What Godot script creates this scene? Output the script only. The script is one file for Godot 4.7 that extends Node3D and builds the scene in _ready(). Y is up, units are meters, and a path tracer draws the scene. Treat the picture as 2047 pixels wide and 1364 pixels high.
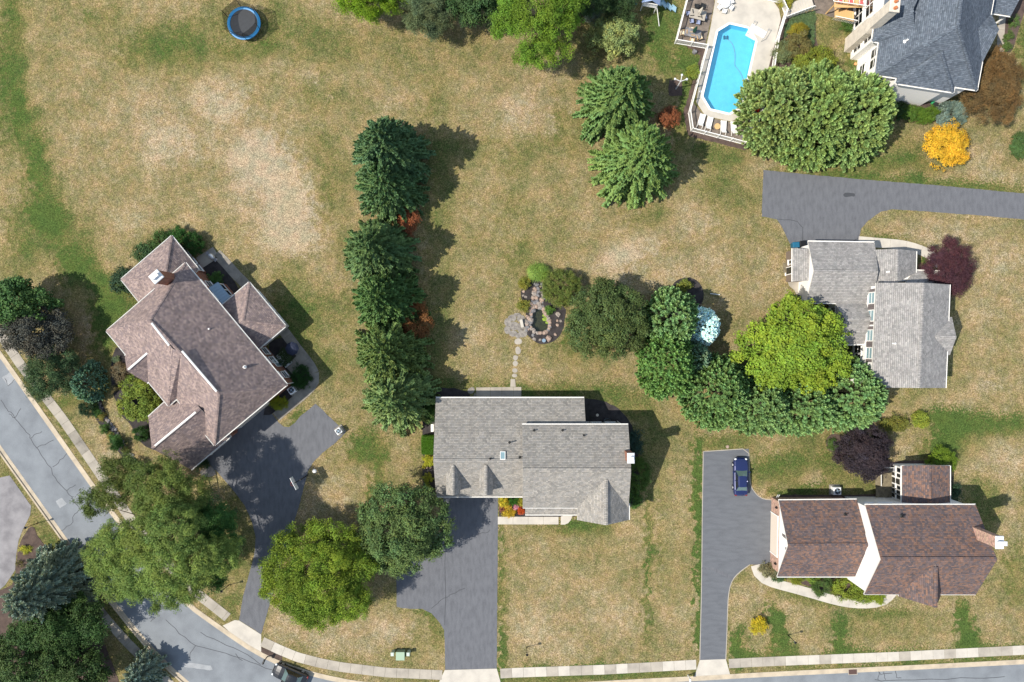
extends Node3D
# A suburban block seen straight down from a drone. Photo pixels are turned into metres on the ground (16 px per metre).

const S := 16.0
const H := 85.3
const CX := 1023.5
const CY := 682.0
const SUN := Vector3(0.77, -1.0, -0.2)

var rng := RandomNumberGenerator.new()
var M := {}
var K := {}
var used := {}

func P(px: float, py: float, h := 0.0) -> Vector3:
	var k := (1.0 - h / H) / S
	return Vector3((px - CX) * k, h, (py - CY) * k)

func P2(px: float, py: float, h := 0.0) -> Vector2:
	var v := P(px, py, h)
	return Vector2(v.x, v.z)

func poly(a: Array, h := 0.0) -> PackedVector2Array:
	var r := PackedVector2Array()
	for i in range(0, a.size(), 2):
		r.append(P2(a[i], a[i + 1], h))
	return r

func smooth(p: PackedVector2Array, closed := true, times := 2) -> PackedVector2Array:
	for t in times:
		var r := PackedVector2Array()
		var n := p.size()
		if not closed:
			r.append(p[0])
		for i in (n if closed else n - 1):
			var a := p[i]
			var b := p[(i + 1) % n]
			r.append(a.lerp(b, 0.25))
			r.append(a.lerp(b, 0.75))
		if not closed:
			r.append(p[n - 1])
		p = r
	return p

func wobble(p: PackedVector2Array, amp: float, step := 0.5) -> PackedVector2Array:
	# an edge that grass has grown over is never a clean line
	var r := PackedVector2Array()
	for i in p.size():
		var a := p[i]
		var b := p[(i + 1) % p.size()]
		var n := maxi(1, int(a.distance_to(b) / step))
		for j in n:
			var q := a.lerp(b, float(j) / n)
			r.append(q + Vector2(rng.randf_range(-amp, amp), rng.randf_range(-amp, amp)))
	return r

func grow(p: PackedVector2Array, d: float) -> PackedVector2Array:
	var r := Geometry2D.offset_polygon(p, d)
	return r[0] if r.size() else p

# ---------------------------------------------------------------- mesh building
class MB:
	var v := PackedVector3Array()
	var n := PackedVector3Array()
	var u := PackedVector2Array()
	var u2 := PackedVector2Array()
	var c := PackedColorArray()
	var col := Color(1, 1, 1)

	func tri_uv(a: Vector3, b: Vector3, d: Vector3, ua: Vector2, ub: Vector2, ud: Vector2) -> void:
		var nn := (b - a).cross(d - a)
		if nn.length_squared() < 1e-14:
			return
		nn = nn.normalized()
		v.append(a); v.append(d); v.append(b)
		u.append(ua); u.append(ud); u.append(ub)
		for i in 3:
			n.append(nn)
			c.append(col)

	func tri(a: Vector3, b: Vector3, d: Vector3) -> void:
		var nn := (b - a).cross(d - a).abs()
		if nn.y >= nn.x and nn.y >= nn.z:
			tri_uv(a, b, d, Vector2(a.x, a.z), Vector2(b.x, b.z), Vector2(d.x, d.z))
		else:
			# walls: along the wall and up
			if nn.z > nn.x:
				tri_uv(a, b, d, Vector2(a.x, -a.y), Vector2(b.x, -b.y), Vector2(d.x, -d.y))
			else:
				tri_uv(a, b, d, Vector2(a.z, -a.y), Vector2(b.z, -b.y), Vector2(d.z, -d.y))

	func quad(a: Vector3, b: Vector3, d: Vector3, e: Vector3) -> void:
		tri(a, b, d)
		tri(a, d, e)

	func box(ce: Vector3, s: Vector3, t := Transform3D.IDENTITY) -> void:
		var h := s * 0.5
		var p := []
		for i in 8:
			p.append(t * (ce + Vector3(h.x if i & 1 else -h.x, h.y if i & 2 else -h.y, h.z if i & 4 else -h.z)))
		quad(p[2], p[6], p[7], p[3])
		quad(p[0], p[1], p[5], p[4])
		quad(p[4], p[5], p[7], p[6])
		quad(p[1], p[0], p[2], p[3])
		quad(p[5], p[1], p[3], p[7])
		quad(p[0], p[4], p[6], p[2])

	func bevel_box(ce: Vector3, s: Vector3, b: float, t := Transform3D.IDENTITY) -> void:
		# upright box whose upper edges are chamfered
		var h := s * 0.5
		var y0 := ce.y - h.y
		var y1 := ce.y + h.y
		var ring := func(x: float, z: float, y: float) -> Array:
			return [t * Vector3(ce.x - x, y, ce.z - z), t * Vector3(ce.x + x, y, ce.z - z), t * Vector3(ce.x + x, y, ce.z + z), t * Vector3(ce.x - x, y, ce.z + z)]
		loft([ring.call(h.x, h.z, y0), ring.call(h.x, h.z, y1 - b), ring.call(h.x - b, h.z - b, y1)], true)

	func loft(rings: Array, cap_end := false, cap_start := false) -> void:
		# rings wound clockwise seen from above, stacked upwards
		for i in rings.size() - 1:
			var a: Array = rings[i]
			var b: Array = rings[i + 1]
			var m := a.size()
			for j in m:
				var k := (j + 1) % m
				quad(a[k], a[j], b[j], b[k])
		if cap_end:
			var e: Array = rings[-1]
			for j in range(1, e.size() - 1):
				tri(e[0], e[j + 1], e[j])
		if cap_start:
			var e: Array = rings[0]
			for j in range(1, e.size() - 1):
				tri(e[0], e[j], e[j + 1])

	func tube(a: Vector3, b: Vector3, ra: float, rb: float, m := 6, caps := true) -> void:
		var d := (b - a).normalized()
		var x := d.cross(Vector3.UP if absf(d.y) < 0.95 else Vector3.RIGHT).normalized()
		var y := x.cross(d)
		var r0 := []
		var r1 := []
		for i in m:
			var w := TAU * i / m
			var o := x * cos(w) + y * sin(w)
			r0.append(a + o * ra)
			r1.append(b + o * rb)
		for i in m:
			var k := (i + 1) % m
			quad(r0[k], r0[i], r1[i], r1[k])
		if caps:
			for i in range(1, m - 1):
				tri(r1[0], r1[i + 1], r1[i])
				tri(r0[0], r0[i], r0[i + 1])

	func flat(p: PackedVector2Array, y: float) -> void:
		var t := Geometry2D.triangulate_polygon(p)
		for i in range(0, t.size(), 3):
			var a := Vector3(p[t[i]].x, y, p[t[i]].y)
			var b := Vector3(p[t[i + 1]].x, y, p[t[i + 1]].y)
			var d := Vector3(p[t[i + 2]].x, y, p[t[i + 2]].y)
			if (b - a).cross(d - a).y < 0.0:
				tri(a, d, b)
			else:
				tri(a, b, d)

	func skirt(p: PackedVector2Array, y0: float, y1: float, inward := false) -> void:
		var cw := Geometry2D.is_polygon_clockwise(p) != inward
		for i in p.size():
			var a := p[i]
			var b := p[(i + 1) % p.size()]
			if not cw:
				var s := a
				a = b
				b = s
			quad(Vector3(a.x, y0, a.y), Vector3(a.x, y1, a.y), Vector3(b.x, y1, b.y), Vector3(b.x, y0, b.y))

	func slab(p: PackedVector2Array, y0: float, y1: float) -> void:
		flat(p, y1)
		skirt(p, y0, y1)

	func strip(p: PackedVector2Array, d0: float, y0: float, d1: float, y1: float) -> void:
		# a band along a line, between two sideways distances (positive: to the right of travel)
		var q := []
		for i in p.size():
			var t := (p[mini(i + 1, p.size() - 1)] - p[maxi(i - 1, 0)]).normalized()
			var r := Vector2(-t.y, t.x)
			q.append([p[i] + r * d0, p[i] + r * d1])
		for i in p.size() - 1:
			var a: Vector2 = q[i][0]
			var b: Vector2 = q[i][1]
			var e: Vector2 = q[i + 1][0]
			var f: Vector2 = q[i + 1][1]
			quad(Vector3(a.x, y0, a.y), Vector3(b.x, y1, b.y), Vector3(f.x, y1, f.y), Vector3(e.x, y0, e.y)) if d1 < d0 else quad(Vector3(a.x, y0, a.y), Vector3(e.x, y0, e.y), Vector3(f.x, y1, f.y), Vector3(b.x, y1, b.y))

	func dome(ce: Vector3, r: Vector3, m := 12, k := 6, bottom := -0.2) -> void:
		var rings := []
		for i in k + 1:
			var f := lerpf(bottom, 1.0, float(i) / k)
			var w := sqrt(maxf(0.0, 1.0 - f * f))
			if i == k:
				w = 0.02
			var ring := []
			for j in m:
				var a := TAU * j / m
				ring.append(ce + Vector3(cos(a) * w * r.x, f * r.y, sin(a) * w * r.z))
			rings.append(ring)
		loft(rings, true)

	func mesh() -> ArrayMesh:
		var a := []
		a.resize(Mesh.ARRAY_MAX)
		a[Mesh.ARRAY_VERTEX] = v
		a[Mesh.ARRAY_NORMAL] = n
		a[Mesh.ARRAY_TEX_UV] = u
		a[Mesh.ARRAY_TEX_UV2] = u if u2.is_empty() else u2
		a[Mesh.ARRAY_COLOR] = c
		var m := ArrayMesh.new()
		m.add_surface_from_arrays(Mesh.PRIMITIVE_TRIANGLES, a)
		return m

func numbered(called: String) -> String:
	var k: int = used.get(called, 0)
	used[called] = k + 1
	return called if k == 0 else "%s_%03d" % [called, k]

func thing(called: String, label: String, category: String, at := Vector3.ZERO, turn := 0.0, group := "") -> Node3D:
	var o := Node3D.new()
	o.name = numbered(called)
	add_child(o, true)
	o.position = at
	o.rotation.y = turn
	tag(o, label, category, group)
	return o

func tag(o: Node, label: String, category: String, group := "") -> void:
	o.set_meta("label", label)
	if category:
		o.set_meta("category", category)
	if group:
		o.set_meta("group", group)

func put(called: String, b: MB, m: Material, parent: Node) -> MeshInstance3D:
	return put_mesh(called, b.mesh(), m, parent)

func put_mesh(called: String, mesh: Mesh, m: Material, parent: Node) -> MeshInstance3D:
	var o := MeshInstance3D.new()
	if parent == self:
		o.name = numbered(called)
	else:
		var k: int = parent.get_meta("n_" + called, 0)
		parent.set_meta("n_" + called, k + 1)
		o.name = called if k == 0 else "%s_%03d" % [called, k]
	o.mesh = mesh
	o.material_override = m
	parent.add_child(o, true)
	return o

func struct(called: String, b: MB, m: Material, label := "") -> MeshInstance3D:
	var o := put(called, b, m, self)
	o.set_meta("kind", "structure")
	if label:
		o.set_meta("label", label)
	return o

func struct_root(called: String, label: String) -> Node3D:
	var o := Node3D.new()
	o.name = numbered(called)
	add_child(o, true)
	o.set_meta("kind", "structure")
	o.set_meta("label", label)
	return o

# ---------------------------------------------------------------- materials
func srgb(r: float, g: float, b: float) -> Color:
	return Color(r, g, b).linear_to_srgb()

func mat(c: Color, rough := 0.9, metal := 0.0) -> StandardMaterial3D:
	var m := StandardMaterial3D.new()
	m.albedo_color = c
	m.roughness = rough
	m.metallic = metal
	return m

func noise_tex(s: int, freq: float, cols: Array, octaves := 4, size := 512, gain := 0.5) -> NoiseTexture2D:
	var f := FastNoiseLite.new()
	f.seed = s
	f.frequency = freq
	f.noise_type = FastNoiseLite.TYPE_SIMPLEX_SMOOTH
	f.fractal_octaves = octaves
	f.fractal_gain = gain
	var t := NoiseTexture2D.new()
	t.width = size
	t.height = size
	t.seamless = true
	t.noise = f
	var g := Gradient.new()
	var off := PackedFloat32Array()
	var cc := PackedColorArray()
	for i in cols.size():
		off.append(0.12 + 0.76 * i / (cols.size() - 1))
		cc.append(cols[i])
	g.offsets = off
	g.colors = cc
	t.color_ramp = g
	return t

func grainy(c: Color, amount: float, grain_m: float, blotch: float, blotch_m: float, s: int, rough := 0.92) -> StandardMaterial3D:
	# a colour with fine grain and broad, softer blotches; both tile at different lengths so that no repeat shows
	var m := mat(c, rough)
	var lo := Color(1 - amount, 1 - amount, 1 - amount)
	m.albedo_texture = noise_tex(s, 0.11, [lo, Color(1, 1, 1).lerp(lo, 0.35), Color(1, 1, 1)], 3, 512, 0.6)
	m.uv1_scale = Vector3.ONE / grain_m
	m.detail_enabled = true
	m.detail_blend_mode = BaseMaterial3D.BLEND_MODE_MUL
	var bl := Color(1 - blotch, 1 - blotch, 1 - blotch * 0.95)
	m.detail_albedo = noise_tex(s + 50, 0.012, [bl, Color(1, 1, 1).lerp(bl, 0.4), Color(1, 1, 1)], 5, 512, 0.55)
	m.detail_uv_layer = BaseMaterial3D.DETAIL_UV_2
	m.uv2_scale = Vector3.ONE / blotch_m
	return m

func shingle(tones: Array, s: int, line := 0.78) -> StandardMaterial3D:
	# asphalt shingle: granule speckle, tabs of slightly different tone, the dark butt line of every course; tile is 4.8 m
	rng.seed = s
	var n := 384
	var im := Image.create(n, n, false, Image.FORMAT_RGB8)
	var course := 16
	var rows := n / course
	for r in rows:
		var x := -rng.randi_range(0, 20)
		var y := r * course
		while x < n:
			var w := rng.randi_range(11, 30)
			var c: Color = tones[rng.randi() % tones.size()]
			var f := rng.randf_range(0.93, 1.06)
			c = Color(c.r * f, c.g * f, c.b * f)
			im.fill_rect(Rect2i(x, y, w, course), c)
			im.fill_rect(Rect2i(x, y, 1, course), c * 0.86)
			x += w
	for y in n:
		for x in n:
			var c := im.get_pixel(x, y)
			var f := rng.randf_range(0.76, 1.2)
			var e := y % course
			if e >= course - 3:
				f *= line
			elif e == 0:
				f *= 1.06
			im.set_pixel(x, y, Color(c.r * f, c.g * f, c.b * f))
	var m := mat(Color(1, 1, 1), 0.95)
	m.albedo_texture = ImageTexture.create_from_image(im)
	m.uv1_scale = Vector3.ONE / 4.8
	m.detail_enabled = true
	m.detail_blend_mode = BaseMaterial3D.BLEND_MODE_MUL
	m.detail_albedo = noise_tex(s + 7, 0.02, [Color(0.92, 0.92, 0.92), Color(0.97, 0.97, 0.97), Color(1, 1, 1)], 4, 256)
	m.detail_uv_layer = BaseMaterial3D.DETAIL_UV_2
	m.uv2_scale = Vector3.ONE / 9.0
	m.metallic_specular = 0.3
	return m

func brick(c1: Color, mortar: Color, s: int) -> StandardMaterial3D:
	rng.seed = s
	var im := Image.create(256, 256, false, Image.FORMAT_RGB8)
	im.fill(mortar)
	for r in 32:
		var x := -16 if r % 2 else 0
		while x < 256:
			var f := rng.randf_range(0.72, 1.15)
			im.fill_rect(Rect2i(x + 1, r * 8 + 1, 22, 7), Color(c1.r * f, c1.g * f * rng.randf_range(0.92, 1.05), c1.b * f))
			x += 24
	var m := mat(Color(1, 1, 1), 0.92)
	m.albedo_texture = ImageTexture.create_from_image(im)
	m.uv1_scale = Vector3.ONE / 2.4
	return m

func siding(c: Color, pitch := 0.13) -> StandardMaterial3D:
	# lapped boards, seen as fine shadow lines
	var im := Image.create(8, 64, false, Image.FORMAT_RGB8)
	for y in 64:
		var f := 1.0
		var e := y % 16
		if e < 2:
			f = 0.9
		for x in 8:
			im.set_pixel(x, y, Color(f, f, f))
	var m := mat(c, 0.7)
	m.albedo_texture = ImageTexture.create_from_image(im)
	m.uv1_scale = Vector3(1, 1.0 / (pitch * 4), 1)
	return m

func leafy(backlight := 0.25) -> StandardMaterial3D:
	var m := mat(Color(1, 1, 1), 0.62)
	m.vertex_color_use_as_albedo = true
	m.metallic_specular = 0.35
	m.backlight_enabled = true
	m.backlight = Color(backlight, backlight, backlight * 0.6)
	return m

func make_materials() -> void:
	M.road = grainy(Color(0.56, 0.585, 0.61), 0.22, 3.1, 0.14, 23.0, 11)
	M.drive = grainy(Color(0.465, 0.475, 0.50), 0.36, 3.3, 0.12, 15.0, 21)
	M.drive.uv2_scale = Vector3(1.0 / 4.0, 1.0 / 11.0, 1)
	M.drive_new = grainy(Color(0.44, 0.455, 0.48), 0.26, 2.9, 0.09, 19.0, 31)
	M.drive_new.uv2_scale = Vector3(1.0 / 13.0, 1.0 / 4.0, 1)
	M.drive_old = grainy(Color(0.62, 0.61, 0.62), 0.22, 3.3, 0.2, 15.0, 41)
	M.concrete = grainy(Color(0.72, 0.69, 0.64), 0.16, 2.3, 0.14, 13.0, 51)
	M.concrete_new = grainy(Color(0.80, 0.775, 0.73), 0.12, 2.3, 0.1, 13.0, 61)
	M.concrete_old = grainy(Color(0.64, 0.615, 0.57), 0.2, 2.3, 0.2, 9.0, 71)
	M.kerb = grainy(Color(0.80, 0.745, 0.655), 0.16, 2.3, 0.14, 11.0, 81)
	M.patch = grainy(Color(0.67, 0.685, 0.70), 0.22, 2.3, 0.1, 11.0, 91)
	M.crack = mat(Color(0.25, 0.26, 0.28), 0.8)
	M.mulch = grainy(Color(0.33, 0.31, 0.31), 0.5, 1.7, 0.3, 6.0, 101, 1.0)
	M.mulch_brown = grainy(Color(0.45, 0.38, 0.345), 0.45, 1.7, 0.25, 6.0, 111, 1.0)
	M.paver = grainy(Color(0.60, 0.55, 0.505), 0.42, 1.6, 0.2, 6.0, 121)
	M.flagstone = grainy(Color(0.66, 0.635, 0.60), 0.25, 1.5, 0.3, 3.5, 131)
	M.stone = grainy(Color(0.78, 0.735, 0.69), 0.35, 0.9, 0.3, 3.0, 141)
	M.stone_pink = grainy(Color(0.80, 0.70, 0.63), 0.35, 0.9, 0.3, 3.0, 151)
	M.stone_grey = grainy(Color(0.67, 0.665, 0.67), 0.4, 0.9, 0.3, 3.0, 161)
	M.roof_brown = shingle([Color(0.60, 0.535, 0.52), Color(0.555, 0.495, 0.485), Color(0.645, 0.575, 0.55), Color(0.515, 0.465, 0.465)], 201, 0.8)
	M.roof_taupe = shingle([Color(0.625, 0.61, 0.585), Color(0.58, 0.57, 0.55), Color(0.66, 0.64, 0.61), Color(0.60, 0.59, 0.575)], 202, 0.66)
	M.roof_grey = shingle([Color(0.615, 0.605, 0.60), Color(0.585, 0.58, 0.575), Color(0.645, 0.635, 0.625)], 203, 0.7)
	M.roof_russet = shingle([Color(0.48, 0.395, 0.365), Color(0.415, 0.37, 0.37), Color(0.53, 0.42, 0.37), Color(0.38, 0.35, 0.36), Color(0.45, 0.39, 0.385)], 204, 0.82)
	M.roof_slate = shingle([Color(0.395, 0.43, 0.475), Color(0.36, 0.395, 0.44), Color(0.425, 0.46, 0.505)], 205, 0.72)
	M.white = mat(Color(0.93, 0.925, 0.91), 0.55)
	M.fascia = mat(Color(0.86, 0.85, 0.83), 0.5)
	M.siding_white = siding(Color(0.95, 0.945, 0.935))
	M.siding_cream = siding(Color(0.86, 0.835, 0.80))
	M.siding_brown = siding(Color(0.47, 0.42, 0.385))
	M.stucco = grainy(Color(0.90, 0.86, 0.80), 0.12, 2.0, 0.1, 6.0, 171)
	M.brick = brick(Color(0.60, 0.38, 0.29), Color(0.62, 0.55, 0.49), 206)
	M.brick_pale = brick(Color(0.74, 0.60, 0.52), Color(0.74, 0.68, 0.62), 207)
	M.glass = mat(Color(0.09, 0.11, 0.13), 0.06)
	M.glass.metallic_specular = 0.8
	M.glass_pale = mat(Color(0.52, 0.63, 0.66), 0.08)
	M.metal_blue = mat(Color(0.52, 0.61, 0.68), 0.4, 0.2)
	M.metal = mat(Color(0.72, 0.73, 0.74), 0.35, 0.6)
	M.black = mat(Color(0.06, 0.06, 0.065), 0.5)
	M.dark = mat(Color(0.14, 0.145, 0.15), 0.6)
	M.grey = mat(Color(0.48, 0.48, 0.5), 0.7)
	M.pale = mat(Color(0.87, 0.88, 0.89), 0.5)
	M.bark = grainy(Color(0.38, 0.325, 0.28), 0.45, 0.7, 0.2, 2.0, 181)
	M.wood = grainy(Color(0.60, 0.555, 0.455), 0.3, 1.1, 0.25, 4.0, 191)
	M.wood_tan = mat(Color(0.80, 0.66, 0.46), 0.75)
	M.shutter = mat(Color(0.43, 0.40, 0.40), 0.7)
	M.door = mat(Color(0.40, 0.32, 0.28), 0.6)
	M.gdoor = mat(Color(0.85, 0.80, 0.745), 0.6)
	M.green = mat(Color(0.36, 0.49, 0.39), 0.6)
	M.red = mat(Color(0.78, 0.17, 0.14), 0.6)
	M.rose = mat(Color(0.82, 0.35, 0.36), 0.8)
	M.teal = mat(Color(0.10, 0.37, 0.49), 0.5)
	M.pool_wall = grainy(Color(0.36, 0.78, 0.92), 0.05, 2.0, 0.06, 7.0, 195, 0.6)
	M.pool_water = mat(Color(0.45, 0.86, 0.97, 0.12), 0.04)
	M.pool_water.transparency = BaseMaterial3D.TRANSPARENCY_ALPHA
	M.pond_bed = grainy(Color(0.33, 0.35, 0.21), 0.4, 1.2, 0.4, 2.0, 197)
	M.pond_water = mat(Color(0.12, 0.15, 0.08, 0.25), 0.03)
	M.pond_water.transparency = BaseMaterial3D.TRANSPARENCY_ALPHA
	M.net = mat(Color(0.05, 0.05, 0.055, 0.55), 0.9)
	M.net.transparency = BaseMaterial3D.TRANSPARENCY_ALPHA
	M.trampoline_pad = mat(Color(0.13, 0.49, 0.72), 0.5)
	M.mat_black = grainy(Color(0.23, 0.245, 0.265), 0.2, 0.5, 0.1, 3.0, 198, 0.6)
	M.leaf = leafy()
	M.needle = leafy(0.3)
	M.paint_blue = mat(Color(0.075, 0.13, 0.33), 0.28, 0.25)
	M.paint_blue.clearcoat_enabled = true
	M.paint_blue.clearcoat_roughness = 0.05
	M.paint_black = mat(Color(0.09, 0.10, 0.12), 0.25, 0.3)
	M.paint_black.clearcoat_enabled = true
	M.paint_black.clearcoat_roughness = 0.05
	M.windscreen = mat(Color(0.34, 0.42, 0.41), 0.05, 0.1)
	M.windscreen.metallic_specular = 0.9
	M.tail = mat(Color(0.5, 0.05, 0.04), 0.3)
	M.lens = mat(Color(0.85, 0.87, 0.88), 0.15)

# ---------------------------------------------------------------- the setting: lawn, road, paving
const MAP_X := -180.0
const MAP_Y := -150.0
const MAP_W := 2407.0
const MAP_H := 1664.0

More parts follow.
